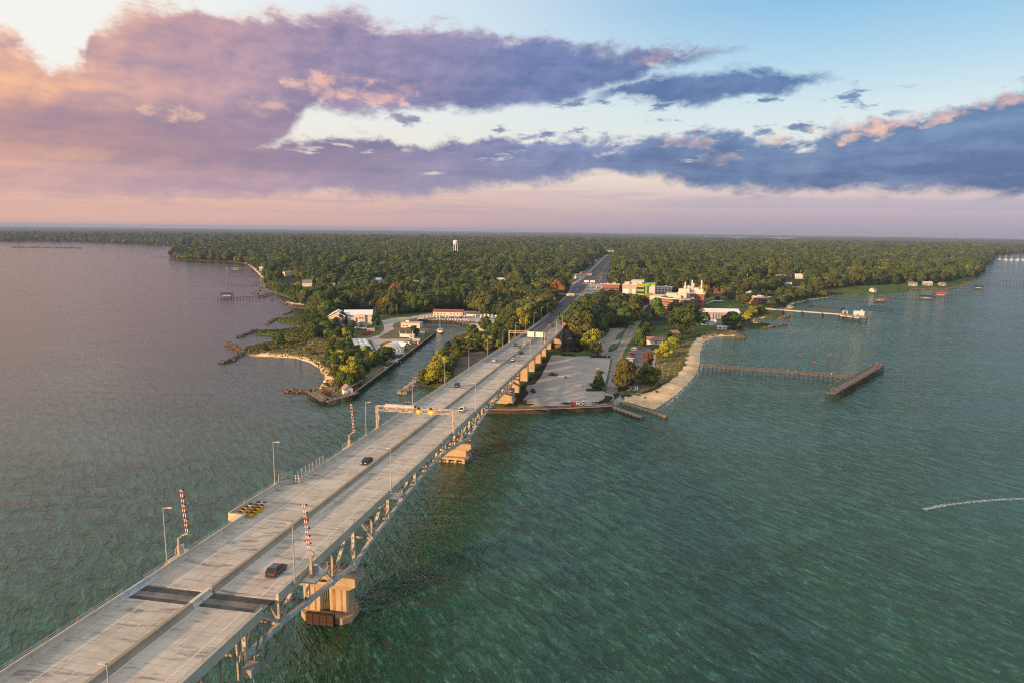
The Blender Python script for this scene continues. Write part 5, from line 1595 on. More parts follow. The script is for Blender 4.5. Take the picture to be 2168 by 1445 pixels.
def car_meshes(kind, col):
    if (kind, col) in CARM: return CARM[(kind, col)]
    pm = paint(col)
    out = []
    L, Wd, belt, H_ = {'suv': (4.7, .95, .98, 1.66), 'sedan': (4.7, .91, .92, 1.44), 'hatch': (4.2, .89, .94, 1.5), 'pickup': (5.6, 1.0, 1.12, 1.85), 'van': (5.4, 1.0, 1.15, 2.1)}[kind]
    a = L / 2
    b_ = MB()
    hood = belt - .06
    b_.loft([ring(-a, Wd * .86, .34, .62, belt * .80, Wd * .74), ring(-a + .12, Wd * .96, .28, .66, belt * .97, Wd * .84), ring(-a + .7, Wd, .24, .7, belt, Wd * .90), ring(0, Wd, .22, .7, belt, Wd * .91),
             ring(a - 1.5, Wd, .24, .7, hood, Wd * .90), ring(a - .5, Wd * .97, .26, .62, hood - .13, Wd * .82), ring(a - .1, Wd * .88, .30, .56, hood - .26, Wd * .72), ring(a, Wd * .78, .36, .52, hood - .36, Wd * .64)])
    if kind == 'pickup':
        b_.box((0, -a + 1.0, belt - .02), (Wd * 1.86, .0 + 1.9, .10))
    out.append(('body', b_.mesh('body', pm, False)))
    y0, y1, y2, y3 = {'suv': (-a + .14, -a + .85, .30, 1.30), 'sedan': (-a + .75, -a + 1.5, .35, 1.15), 'hatch': (-a + .12, -a + .65, .5, 1.2), 'pickup': (-.55, -.35, .95, 1.6), 'van': (-a + .08, -a + .3, 1.35, 2.0)}[kind]
    wt = Wd * .72
    g = MB()
    g.hexa([(-Wd * .9, y0, belt - .02), (Wd * .9, y0, belt - .02), (Wd * .9, y3, belt - .05), (-Wd * .9, y3, belt - .05), (-wt, y1, H_ - .07), (wt, y1, H_ - .07), (wt, y2, H_ - .07), (-wt, y2, H_ - .07)])
    out.append(('windows', g.mesh('windows', GLASS)))
    r = MB()
    r.hexa([(-wt * 1.03, y1 - .05, H_ - .08), (wt * 1.03, y1 - .05, H_ - .08), (wt * 1.03, y2 + .06, H_ - .08), (-wt * 1.03, y2 + .06, H_ - .08), (-wt * .9, y1 + .1, H_), (wt * .9, y1 + .1, H_), (wt * .9, y2 - .12, H_), (-wt * .9, y2 - .12, H_)])
    for sx_ in (-1, 1):
        ym = (y1 + y2) / 2
        r.beam((sx_ * Wd * .905, ym, belt - .02), (sx_ * wt * 1.01, ym, H_ - .06), .09, .06)
        r.beam((sx_ * Wd * .905, y3, belt - .04), (sx_ * wt * 1.01, y2, H_ - .06), .08, .08)
        r.beam((sx_ * Wd * .905, y0 + .05, belt - .02), (sx_ * wt * 1.01, y1, H_ - .06), .14, .1)
    out.append(('roof', r.mesh('roof', pm)))
    if kind == 'pickup': out.append(('cargo_bed', MB().box((0, -a + .98, belt - .36), (Wd * 1.6, 1.7, .50)).mesh('cargo_bed', PLASTIC)))
    wr = .36 if kind in ('suv', 'pickup', 'van') else .32
    wme = MB().tube((-.11, 0, 0), (.11, 0, 0), wr, n=14).mesh('wheel', TYRE)
    rme = MB().tube((-.125, 0, 0), (.125, 0, 0), wr * .6, n=10).mesh('rim', RIM)
    for sx_ in (-1, 1):
        for y in (-a + .85, a - .95): out.append(('wheel', wme, (sx_ * (Wd - .09), y, wr), rme))
    hme = MB().box((0, 0, 0), (.36, .16, .14)).mesh('headlight', HEADL); tme = MB().box((0, 0, 0), (.26, .12, .24)).mesh('tail_light', TAILL)
    for sx_ in (-1, 1):
        out.append(('headlight', hme, (sx_ * Wd * .66, a - .10, hood - .33)))
        out.append(('tail_light', tme, (sx_ * Wd * .74, -a + .01, belt * .74)))
    out.append(('bumper', MB().box((0, -a - .02, .34), (Wd * 1.62, .14, .22)).mesh('bumper', PLASTIC)))
    CARM[(kind, col)] = out
    return out


def car(kind, col, loc, rz, label, group=None):
    nm = {'suv': 'suv', 'sedan': 'car', 'hatch': 'car', 'pickup': 'pickup_truck', 'van': 'van'}[kind]
    o = thing(nm, label, {'suv': 'car', 'sedan': 'car', 'hatch': 'car', 'pickup': 'truck', 'van': 'van'}[kind], loc, rz, group)
    for e in car_meshes(kind, col):
        c = link(e[0], e[1], o, e[2] if len(e) > 2 else None)
        if len(e) > 3: link('rim', e[3], c)
    return o


def road_car(kind, col, s, t, fwd, label):
    p = BW(t, s) + Vector((0, 0, 0.012))
    o = car(kind, col, p, -PSI if fwd else math.pi - PSI, label, 'cars on the bridge and highway')
    g = (zr(s + 2) - zr(s - 2)) / 4
    o.rotation_euler = (math.atan(g) if fwd else -math.atan(g), 0, -PSI if fwd else math.pi - PSI)
    return o


road_car('suv', 'dark grey', 100.5, 18.7, True, 'dark grey SUV in the right carriageway near the red striped gate')
road_car('sedan', 'black', 163.4, 9.3, False, 'black sedan alone in the left carriageway before the sign gantry')
road_car('suv', 'white', 229.5, 18.5, True, 'white SUV in the right carriageway just beyond the yellow sign gantry')
road_car('suv', 'dark grey', 273.5, 4.7, False, 'dark grey SUV in the outer left lane beyond the gantry')
road_car('sedan', 'white', 347.4, 5.6, False, 'white sedan in the outer left lane where the asphalt begins')
road_car('sedan', 'white', 352.0, 14.7, True, 'white sedan next to the median where the right asphalt begins')
road_car('pickup', 'dark grey', 411.5, 5.6, False, 'dark pickup leading three vehicles in the left carriageway')
road_car('sedan', 'bronze', 403.7, 9.4, False, 'bronze sedan beside the dark pickup near the median')
road_car('sedan', 'white', 422.3, 9.6, False, 'white sedan behind the bronze sedan in the left carriageway')
road_car('suv', 'black', 379.8, 14.6, True, 'black SUV near the median in the right carriageway over the shore')
road_car('hatch', 'red', 449, 18.7, True, 'red hatchback in the right carriageway past the white signs')
road_car('sedan', 'navy', 533, 14.4, True, 'navy sedan on the approach beside the median')
road_car('suv', 'red', 551, 18.6, True, 'red SUV in the outer right lane of the approach')
road_car('sedan', 'silver', 557, 14.2, True, 'silver sedan ahead of the red SUV by the median')
road_car('hatch', 'red', 590, 18.4, True, 'red hatchback at the bend of the approach')
road_car('sedan', 'navy', 690, 4.0, False, 'dark blue sedan on the black left carriageway')
road_car('sedan', 'bronze', 652, 17.0, True, 'brown sedan on the grey approach lanes')
road_car('sedan', 'dark grey', 725, 17.0, True, 'grey sedan just before the yellow overhead sign')
road_car('van', 'white', 880, 4.0, False, 'white van on the black lanes beside the toll plaza')
road_car('hatch', 'red', 800, 21.0, True, 'red hatchback approaching the toll booths')
road_car('sedan', 'orange', 850, 34.0, True, 'orange sedan at the far right of the toll apron')
road_car('sedan', 'white', 1090, 20.0, True, 'white sedan beyond the toll plaza, nearer of two')
road_car('sedan', 'white', 1160, 20.0, True, 'white sedan beyond the toll plaza, farther of two')
road_car('sedan', 'red', 925, 27.0, True, 'red sedan inside the toll plaza lane')
for i, (s, t) in enumerate(((1320, 6), (1380, 12), (1500, 15), (1640, 8), (1720, 11), (1830, 3), (1900, 7))):
    road_car(('sedan', 'suv', 'van', 'sedan', 'suv', 'sedan', 'suv')[i], ('white', 'red', 'white', 'silver', 'white', 'red', 'black')[i], s, t, i % 2 == 0,
             (ords[i] + ' small ' + ('white', 'red', 'white', 'silver', 'white', 'red', 'black')[i] + ' vehicle counting up the far highway from the toll plaza'))


def trailer_truck(loc, rz, label):
    o = thing('semi_truck', label, 'truck', loc, rz)
    MB().box((0, -3.2, 1.1), (2.5, 12.5, 2.8)).build('trailer', WHITEP, o)
    c = MB().hexa([(-1.2, 3.6, .6), (1.2, 3.6, .6), (1.2, 6.6, .6), (-1.2, 6.6, .6), (-1.15, 3.7, 3.3), (1.15, 3.7, 3.3), (1.15, 5.9, 3.2), (-1.15, 5.9, 3.2)]).build('cab', paint('white'), o)
    MB().box((0, 6.3, 2.0), (2.1, .3, .9)).build('windscreen', GLASS, c)
    for y in (-8.2, -7.0, 3.9, 5.8):
        for x in (-1.1, 1.1): MB().tube((x - .14, y, .5), (x + .14, y, .5), .5, n=10).build('wheel', TYRE, o)
    MB().box((0, -2.5, .8), (1.0, 12, .3)).build('chassis', PLASTIC, o)
    return o


trailer_truck(G(1243, 634.5), -PSI - 0.35, 'white semi truck parked on the lot right of the yellow overhead sign')

# parking lots
def lot_car(kind, col, u, v, rz, label, grp=None): return car(kind, col, G(u, v, 0.07), rz, label, grp)


lot_car('sedan', 'red', *r4((748, 1195))[0], 0.1, 'dark red sedan at the seawall, leftmost of the parked row', 'cars parked along the seawall')
lot_car('sedan', 'white', *r4((792, 1192))[0], 0.1, 'white sedan at the seawall beside the dark red sedan', 'cars parked along the seawall')
lot_car('suv', 'white', *r4((842, 1190))[0], 0.1, 'white SUV at the seawall, third of the row', 'cars parked along the seawall')
lot_car('suv', 'silver', *r4((950, 1192))[0], -0.5, 'silver SUV parked alone at the right end of the seawall', 'cars parked along the seawall')
lot_car('pickup', 'navy', *r4((384, 1080))[0], 0.15, 'dark blue pickup at the left edge of the lot near the bridge pier')
lot_car('sedan', 'dark grey', *r4((1000, 906))[0], 1.6, 'dark grey sedan near the right edge of the parking lot')
lot_car('suv', 'white', *r4((1131, 962))[0], 0.12, 'white SUV driving up the access road')
tow = lot_car('pickup', 'bronze', *r4((568, 928))[0], 1.35, 'bronze pickup standing in the middle of the lot with a boat trailer')
lot_car('suv', 'black', *r4((1482, 693))[0], 1.5, 'black SUV at the top of the beach parking')


def boat_trailer(loc, rz, label):
    o = thing('boat_trailer', label, 'trailer', loc, rz)
    f = MB()
    for x in (-.9, .9): f.beam((x, -2.6, .6), (x * .7, 1.5, .6), .12, .12)
    f.beam((-.63, 1.5, .6), (0, 3.6, .6), .12).beam((.63, 1.5, .6), (0, 3.6, .6), .12).beam((-.9, -2.4, .6), (.9, -2.4, .6), .12).beam((-.8, 0, .6), (.8, 0, .6), .12)
    f.build('frame', GALV, o)
    for x in (-1.1, 1.1):
        MB().tube((x - .1, -.9, .33), (x + .1, -.9, .33), .33, n=10).build('wheel', TYRE, o)
        MB().box((x, -.9, .62), (.3, 1.0, .1)).build('mudguard', PLASTIC, o)
    return o


boat_trailer(G(*r4((668, 948))[0], 0.07), 1.3, 'empty boat trailer hitched behind the bronze pickup')
boat_trailer(G(*r4((852, 1030))[0], 0.07), 0.2, 'empty boat trailer parked left of the conical evergreen')
lot_car('hatch', 'red', *r4((916, 1018))[0], 0.1, 'red hatchback half hidden behind the conical evergreen')
lcol = ['white', 'white', 'bronze', 'black', 'dark grey', 'silver', 'white', 'white']
lkind = ['sedan', 'suv', 'sedan', 'suv', 'sedan', 'pickup', 'suv', 'pickup']
for i in range(8):
    x, y = 1312 - i * 7.6, 686 + i * 18.6
    lot_car(lkind[i], lcol[i], *r4((x, y))[0], 1.45, lcol[i] + ' ' + {'sedan': 'sedan', 'suv': 'SUV', 'pickup': 'pickup'}[lkind[i]] + ', ' + ords[i] + ' from the top of the slanting row in the beach parking', 'cars in the beach parking row')
for i, (x, y) in enumerate(((1446, 862), (1454, 880), (1470, 895))):
    lot_car(('suv', 'sedan', 'suv')[i], ('white', 'silver', 'white')[i], *r4((x, y))[0], 1.5, ('white SUV, top', 'silver sedan, middle', 'white SUV, bottom')[i] + ' of the three cars right of the beach parking island', 'cars right of the parking island')
lot_car('suv', 'black', *r4((1462, 788))[0], 1.5, 'black SUV behind the small russet tree')
for i, (u, v, c) in enumerate(((1303, 652, 'white'), (1312, 648, 'orange'), (1322, 652, 'white'), (1264, 632, 'white'), (1292, 626, 'navy'), (1330, 655, 'white'), (764, 683, 'black'), (776, 684, 'white'), (783, 682, 'white'))):
    lot_car('suv' if i % 2 else 'sedan', c, u, v, 0.4 + i, c + ' car parked ' + ('in the gap between trees by the toll lot, ' + ords[i] + ' of the group' if i < 6 else 'before the cream marine shop, ' + ords[i - 6] + ' from the left'))

# ================================================================== bridge furniture
LAMP_POST = None


def lamp_meshes(arm):
    p = MB().lathe([(.16, 0), (.16, .3), (.12, .35), (.10, 4), (.07, 10.2)], n=8).mesh('pole', GALV)
    a_ = MB().tube((0, 0, 10.1), (arm, 0, 10.3), .045, n=6).mesh('arm', GALV)
    h = MB().box((arm + .35, 0, 10.22), (.95, .36, .16)).mesh('lamp_head', GALV)
    b_ = MB().box((0, 0, -.25), (.5, .6, .3)).mesh('base_plate', PARM)
    return p, a_, h, b_


LMR, LML = lamp_meshes(.9), lamp_meshes(-.9)


def lamp(loc, rz, label, group, right=True):
    o = thing('street_lamp', label, 'street lamp', loc, rz, group)
    for nm, me in zip(('pole', 'arm', 'lamp_head', 'base_plate'), LMR if right else LML): link(nm, me, o)
    return o


for i, s in enumerate((56.5, 98.2, 140.6, 187.3, 230.7, 272.7, 316, 359, 402, 445, 487, 530, 573, 613, 657)):
    off = -4.1 if 121 < s < 142 else -0.55
    lamp(BW(off, s, zr(s) + .78), -PSI, ords[i] + ' light pole from the near end along the left parapet of the bridge', 'light poles along the left parapet', True)
for i, s in enumerate((57, 96.7, 141.8, 184, 226, 267.5, 310, 351, 393, 435, 472.5, 513, 553, 594)):
    lamp(BW(24.1, s, zr(s) + .78), -PSI, ords[i] + ' light pole from the near end along the right parapet of the bridge', 'light poles along the right parapet', False)


def gate(t, s, label, side):
    o = thing('traffic_gate', label, 'traffic gate', BW(t, s, zr(s)), -PSI)
    MB().prism([(-1.3, -2.2), (1.3, -2.2), (1.3, 2.6), (-1.3, 2.6)], -.45, -.15).build('platform', PARM, o)
    h = MB()
    sx_ = side * 1.25
    for y in (-2.1, 0.2, 2.5): h.beam((sx_, y, -.15), (sx_, y, 1.0), .07)
    for z in (.45, 1.0): h.beam((sx_, -2.1, z), (sx_, 2.5, z), .06)
    h.build('railing', GALV, o)
    MB().box((side * .2, 0.2, -.15), (.75, .7, 1.9)).build('control_box', GALV, o)
    MB().box((side * -.15, -.7, -.15), (.5, .5, 2.3)).build('machine_housing', M('tan_gate_steel', (0.46, 0.33, 0.24), 0.6, 0.15, 1.0), o)
    k = MB()
    k.beam((side * -.15, -.7, 2.1), (side * -.15, -.7, 3.5), .3).beam((side * -.15, -.7, 3.4), (side * -.15, .5, 3.5), .28).beam((side * -.15, .5, 3.5), (side * -.75, .5, 4.0), .28).beam((side * -.75, .5, 3.95), (side * -1.3, .5, 4.0), .28)
    k.build('counterweight_arm', MATS['tan_gate_steel'], o)
    lean = -.9
    n_ = 18
    for ox in (-.19, .19):
        ar = MB()
        for i in range(n_):
            f0, f1 = i / n_, (i + 1) / n_
            x0, x1 = side * -1.1 + ox + lean * side * 0 - .62 * f0, side * -1.1 + ox - .62 * f1
            ar.beam((x0, .5, 4.0 + 8.3 * f0), (x1, .5, 4.0 + 8.3 * f1), .11, .08, mi=i % 2)
        ar.build('gate_arm', [REDP, WHITEP], o)
    sp = MB()
    for i in range(7): sp.box((side * -1.1 - .62 * i / 7, .5, 4.3 + 8.3 * i / 7), (.5, .14, .08))
    sp.build('arm_spacer', MATS['tan_gate_steel'], o)
    lt_ = MB()
    for i in range(6): lt_.box((side * -1.1 + .42 - .62 * (i + .5) / 6, .5, 4.6 + 8.3 * (i + .5) / 6), (.2, .22, .26))
    lt_.build('warning_lamp', BLACKR, o)
    return o


gate(-1.5, 103.2, 'raised red and white striped gate on a platform left of the bridge deck', -1)
gate(25.3, 101.2, 'raised red and white striped gate at the right parapet by the dark grey SUV', 1)
gate(-1.5, 177.5, 'raised red and white striped gate standing farther along the left parapet', -1)
# small balcony platform under the lamp on the right side
bp = thing('inspection_platform', 'small railed inspection platform bracketed to the right side of the bridge below a light pole', 'platform', BW(25.0, 141.8, zr(141.8)), -PSI)
MB().prism([(-1.0, -1.4), (1.2, -1.4), (1.2, 2.4), (-1.0, 2.4)], -.6, -.3).build('slab', PARM, bp)
h = MB()
for y in (-1.3, 0, 1.2, 2.3): h.beam((1.15, y, -.3), (1.15, y, .9), .07)
for z in (.3, .9): h.beam((1.15, -1.3, z), (1.15, 2.3, z), .06)
for z in (.3, .9): h.beam((-1, -1.3, z), (1.15, -1.3, z), .06)
h.build('railing', GALV, bp)
MB().beam((.9, 0, -.6), (-1.2, 0, -2.6), .25).build('bracket', STEEL, bp)
# crash barrels in the lay-by
bar_y = MB().lathe([(.40, 0), (.46, .3), (.46, .95)], n=12).mesh('drum', M('yellow_drum_plastic', (0.66, 0.36, 0.02), 0.5, 0.12, 1.0))
bar_w = MB().lathe([(.40, 0), (.46, .3), (.46, .95)], n=12).mesh('drum', M('white_drum_plastic', (0.68, 0.66, 0.60), 0.5, 0.1, 1.0))
bar_l = MB().lathe([(.47, 0), (.47, .07), (.40, .12)], n=12).mesh('lid', BLACKR)
rows = ['the front row', 'the second row', 'the third row', 'the fourth row', 'the back row']
bi = 0
for r_, (ys, xs) in enumerate(((122.2, (-2.6, -1.2, .1)), (123.7, (-2.8, -1.4, 0)), (125.2, (-2.9, -1.6, -.1)), (126.7, (-2.9, -1.7, -.3)), (128.2, (-1.9, -.5)))):
    for c_, x in enumerate(xs):
        o = thing('traffic_barrel', ('white' if r_ >= 4 or (r_ == 3 and c_ == 0) else 'yellow') + ' black-lidded barrel in the lay-by, ' + rows[r_] + ', ' + ('by the parapet', 'in the middle', 'on the lane side')[c_ + (1 if len(xs) == 2 else 0)], 'barrel', BW(x + .75, ys + .25), random.uniform(0, 3), 'barrels stored in the lay-by')
        link('drum', bar_w if 'white' in o['label'] else bar_y, o)
        l = link('lid', bar_l, o); l.location = (0, 0, .95)
# work-zone drums far along the left carriageway
drum = MB().lathe([(.34, 0), (.30, 1.0)], n=8).mesh('drum', M('orange_drum_plastic', (0.75, 0.16, 0.08), 0.5, 0.1, 1.0))
band_ = MB().lathe([(.36, 0), (.355, .25)], n=8).mesh('white_band', WHITEP)
for i, s in enumerate((543, 590, 640, 668, 700, 760)):
    o = thing('traffic_drum', ords[i] + ' orange and white work drum along the median of the black left carriageway', 'traffic drum', BW(9.9 if s < 569 else mid(s) - 2.0, s), 0, 'work drums along the median')
    link('drum', drum, o); b3 = link('white_band', band_, o); b3.location = (0, 0, .4)


def gantry(s, t0, t1, label, hh=6.6, posts=(True, True), zbase=0.8):
    o = thing('sign_gantry', label, 'gantry', BW(t0, s, zr(s)), -PSI)
    wdt = t1 - t0
    PK = M('pinkish_gantry_steel', (0.52, 0.44, 0.40), 0.5, 0.1, 1.0, 0.2)
    for x, on in ((0, posts[0]), (wdt, posts[1])):
        if on:
            MB().beam((x, -.7, zbase), (x, -.7, hh + 1.1), .28).beam((x, .7, zbase), (x, .7, hh + 1.1), .28).beam((x, -.7, 2.4), (x, .7, 3.4), .12).beam((x, .7, 3.4), (x, -.7, 4.6), .12).box((x, 0, zbase - .2), (.9, 2.2, .3)).build('post', PK, o)
    tr = MB()
    for y in (-.7, .7):
        for z in (hh, hh + 1.3): tr.beam((-.3, y, z), (wdt + .3, y, z), .16)
    n_ = int(wdt / 1.5)
    for i in range(n_):
        x0, x1 = wdt * i / n_, wdt * (i + 1) / n_
        a_, c_ = (hh, hh + 1.3) if i % 2 else (hh + 1.3, hh)
        for y in (-.7, .7): tr.beam((x0, y, a_), (x1, y, c_), .09)
        tr.beam((x0, -.7, hh + 1.3), (x1, .7, hh + 1.3), .08); tr.beam((x0, -.7, hh), (x0, .7, hh), .08)
    tr.build('truss', PK, o)
    return o


g1 = gantry(196.5, -.6, 24.1, 'steel gantry with two yellow diamond signs spanning the bridge')
YS = M('yellow_sign_face', (0.78, 0.46, 0.01), 0.5, 0.05)
for x in (13.9, 17.8):
    sgn = MB().prism([(-1.15, 0), (0, -1.15), (1.15, 0), (0, 1.15)], -.05, .05).build('diamond_sign', YS, g1)
    sgn.rotation_euler = (R_(90), 0, 0); sgn.location = (x, -1.0, 7.2)
    MB().box((x, -1.12, 7.85), (.8, .2, .65)).build('beacon_housing', BLACKR, g1)
    MB().box((x, -1.08, 6.75), (.9, .05, .75)).build('sign_panel', M('pale_sign_panel', (0.72, 0.66, 0.40), 0.5, 0.05), g1)
MB().box((7.2, .95, 6.3), (9.6, .25, 2.2)).build('message_board', M('grey_message_board', (0.34, 0.33, 0.32), 0.6, 0.1), g1)
MB().box((7.2, .2, 8.05), (9.8, 1.6, .12)).build('walkway', WHITEP, g1)
MB().box((12.2, .8, 6.2), (.5, .5, 2.2)).build('board_end', BLACKR, g1)
MB().box((.6, -.2, 3.4), (.5, .5, 1.6)).build('control_cabinet', GALV, g1)
g2 = gantry(424, -.8, 11.5, 'second steel gantry with white signs over the left carriageway inland', 6.8, (True, False))
for x0, x1 in ((12.0, 16.3), (17.2, 22.0)):
    MB().box(((x0 + x1) / 2, -.9, 4.6), (x1 - x0, .12, 3.3)).build('white_sign', WHITEP, g2)
MB().beam((11.2, -.7, 7.9), (22.6, -.7, 7.9), .22).beam((22.9, 0, .6), (22.9, 0, 8.0), .3).build('sign_beam', MATS['pinkish_gantry_steel'], g2)
os_ = thing('orange_work_sign', 'orange diamond work sign at the right parapet before the approach bend', 'road sign', BW(23.5, 531, zr(531) + 1.0), -PSI)
sgn = MB().prism([(-1.0, 0), (0, -1.0), (1.0, 0), (0, 1.0)], -.05, .05).build('sign_plate', M('orange_sign_face', (0.85, 0.22, 0.01), 0.5, 0.05), os_); sgn.rotation_euler = (R_(90), 0, 0); sgn.location = (0, 0, 1.9)
MB().beam((0, .06, 0), (0, .06, 2.2), .1).build('stake', GALV, os_)
g3 = gantry(742, -12, 24, 'overhead gantry with a yellow topped white sign across the highway approach', 7.2)
MB().box((20.5, -.95, 5.8), (7.2, .15, 3.1)).build('white_sign', WHITEP, g3)
MB().box((20.5, -1.05, 7.5), (7.2, .15, 1.5)).build('yellow_header', YS, g3)
MB().box((16.4, -.95, 6.0), (1.8, .15, 2.2)).build('white_sign', WHITEP, g3)
MB().box((26.2, -.95, 6.0), (2.6, .15, 2.0)).build('green_sign', M('green_sign_face', (0.06, 0.30, 0.20), 0.5, 0.05), g3)

# ---- toll plaza
tp = thing('toll_plaza', 'toll plaza canopy with purple and red lane signs and white booths', 'toll plaza', BW(25, 930, zr(930)), -PSI)
MB().box((0, 0, 5.6), (34, 9, 1.0)).build('canopy', M('grey_canopy', (0.42, 0.40, 0.37), 0.6, 0.1, 0.5), tp)
PUR = M('purple_sign_face', (0.13, 0.03, 0.32), 0.5, 0.05)
for i in range(5):
    x = -13.5 + i * 6.6
    pn = MB().box((x, -4.7, 5.4), (5.2, .15, 2.0)).build('lane_sign', REDP if i == 2 else PUR, tp)
    if i != 2: MB().poly([(x - 1.5, -4.80, 7.1), (x, -4.80, 5.7), (x + 1.5, -4.80, 7.1)]).build('down_arrow', WHITEP, pn)
for x in (-13.0, -5.0): MB().box((x, -4.7, 8.0), (6.4, .15, 2.4)).build('white_sign', WHITEP, tp)
for i in range(5):
    x = -13 + i * 6.8
    bo = MB().box((x, 0, .2), (1.5, 3.6, 2.6)).build('toll_booth', M('cream_booth', (0.66, 0.60, 0.48), 0.6, 0.05), tp)
    MB().box((x, 0, 1.3), (1.56, 3.0, 1.0)).build('booth_window', GLASS, bo)
    MB().box((x, -4.0, 0), (1.4, 12, .25)).build('lane_island', PARM, tp)
    MB().beam((x, 3.5, 0), (x, 3.5, 5.6), .4).beam((x, -3.5, 0), (x, -3.5, 5.6), .4).build('column', GALV, tp)
    MB().lathe([(.45, 0), (.45, 1.1)], (x, -10, 0.25), 8).build('impact_drum', YS, tp)


# ================================================================== buildings
def wallm(n, c, r=0.8): return M(n, c, r, 0.08, 0.6)


CREAM, WHT, BRICK = wallm('cream_siding', (0.68, 0.58, 0.49)), wallm('white_siding', (0.74, 0.72, 0.68)), M('red_brick_wall', (0.26, 0.105, 0.062), 0.85, 0.15, 0.7, col2=(0.36, 0.155, 0.095))
WROOF = M('white_metal_roof', (0.70, 0.73, 0.77), 0.45, 0.06, 0.3)
BROOF = M('brown_shingle_roof', (0.12, 0.082, 0.068), 0.9, 0.2, 0.5)
GROOF = M('grey_shingle_roof', (0.20, 0.20, 0.205), 0.9, 0.2, 0.5)
PROOF = M('pale_flat_roof', (0.50, 0.47, 0.44), 0.8, 0.12, 0.2)
WINM = M('window_glass', (0.03, 0.04, 0.05), 0.15, 0.0, spec=0.6)
FRAM = M('window_frame', (0.70, 0.70, 0.68), 0.6, 0.0)


def win(parent, x, y, z, w, h, face='-y', frame=True):
    f = MB()
    n = {'-y': (0, -1), '+y': (0, 1), '-x': (-1, 0), '+x': (1, 0)}[face]
    dim = lambda a, t_: (a, t_) if n[0] == 0 else (t_, a)
    dx_, dy_ = dim(w, .06)
    g = MB().box((x + n[0] * .05, y + n[1] * .05, z), (dx_, dy_, h)).build('window', WINM, parent)
    if frame:
        for zz in (z - .12, z + h): f.box((x + n[0] * .07, y + n[1] * .07, zz), (*dim(w + .3, .14), .12))
        for k in (-1, 0, 1):
            ox = k * (w / 2 + .06)
            f.box((x + n[0] * .07 + (ox if n[0] == 0 else 0), y + n[1] * .07 + (ox if n[1] == 0 else 0), z), (*dim(.12, .14), h))
        f.build('window_frame', FRAM, g)
    return g


def house(u, v, w, d, h, rise, rz, label, wall=WHT, roof=GROOF, cat='house', name='house', nwin=3, door=True, chim=False, z0=0.0, group=None):
    p = G(u, v, 0)
    o = thing(name, label, cat, (p.x, p.y, p.z), rz, group)
    b_ = MB().box((0, 0, -.5), (w, d, h + .5))
    for sx_ in (-1, 1): b_.hexa([(sx_ * (w / 2 - .15), -d / 2, h), (sx_ * w / 2, -d / 2, h), (sx_ * w / 2, d / 2, h), (sx_ * (w / 2 - .15), d / 2, h), (sx_ * (w / 2 - .15), -.05, h + rise), (sx_ * w / 2, -.05, h + rise), (sx_ * w / 2, .05, h + rise), (sx_ * (w / 2 - .15), .05, h + rise)])
    b_.build('wall', wall, o)
    rf = MB().gable(w, d, h + .02, rise, 0.5).build('roof', roof, o)
    if chim: MB().box((w * .2, .6, h + rise * .4), (.8, .8, rise + .8)).build('chimney', BRICK, rf)
    for i in range(nwin):
        x = -w / 2 + w * (i + .5) / nwin
        if door and i == nwin // 2: MB().box((x, -d / 2 - .03, 0), (1.0, .06, 2.1)).build('door', WHITEP, o)
        else: win(o, x, -d / 2, 1.0, min(1.4, w / nwin * .5), 1.2)
    win(o, w / 2, 0, 1.0, 1.2, 1.2, '+x'); win(o, -w / 2, 0, 1.0, 1.2, 1.2, '-x')
    return o


# cream marine shop with a white metal roof: gabled wing plus long wing
p = G(735, 690)
ms = thing('marine_shop', 'large cream workshop with white metal roof at the left of the marina', 'workshop', (p.x, p.y, p.z), R_(8))
b_ = MB().box((-8, 6, -.5), (13, 18, 8.0)).box((9, 8, -.5), (22, 12, 8.4))
for y in (-3.0,): b_.hexa([(-14.5, -3, 7.5), (-1.5, -3, 7.5), (-1.5, -2.8, 7.5), (-14.5, -2.8, 7.5), (-8.1, -3, 10.4), (-7.9, -3, 10.4), (-7.9, -2.8, 10.4), (-8.1, -2.8, 10.4)])
b_.hexa([(19.8, 2, 7.9), (20, 2, 7.9), (20, 14, 7.9), (19.8, 14, 7.9), (19.8, 7.9, 10.6), (20, 7.9, 10.6), (20, 8.1, 10.6), (19.8, 8.1, 10.6)])
b_.box((3.5, 1.5, -.5), (7, 3, 6.0)).box((11.5, 1.4, -.5), (6, 1.6, 8.6))
b_.build('wall', CREAM, ms)
r_ = MB()
r_.gable(22.4, 12, 7.95, 2.7, .7, o=(9, 8, 0))
for (xa, za), (xb, zb2) in (((-15.2, 7.1), (-8, 10.5)), ((-8, 10.5), (-.8, 7.1))):
    r_.hexa([(xa, -3.6, za), (xb, -3.6, zb2), (xb, 15.6, zb2), (xa, 15.6, za), (xa, -3.6, za + .25), (xb, -3.6, zb2 + .25), (xb, 15.6, zb2 + .25), (xa, 15.6, za + .25)])
r_.hexa([(-.2, -.4, 5.4), (7.2, -.4, 5.4), (7.2, 2.2, 6.2), (-.2, 2.2, 6.2), (-.2, -.4, 5.6), (7.2, -.4, 5.6), (7.2, 2.2, 6.4), (-.2, 2.2, 6.4)])
r_.box((22.2, 6, 3.6), (4.4, 4.4, .25))
r_.build('roof', WROOF, ms)
dr = MB().box((-7.2, -3.05, 0), (6.4, .1, 5.2)).build('roller_door', M('grey_roller_door', (0.34, 0.33, 0.33), 0.6, 0.05), ms)
for i in range(5): MB().box((-7.2, -3.13, .3 + i), (6.3, .06, .7)).build('door_panel', MATS['grey_roller_door'], dr)
MB().box((11.8, .55, 0), (3.0, .1, 3.2)).build('roller_door', MATS['grey_roller_door'], ms)
MB().box((3.5, -.04, 0), (6.6, .08, 5.1)).build('white_front', WHT, ms)
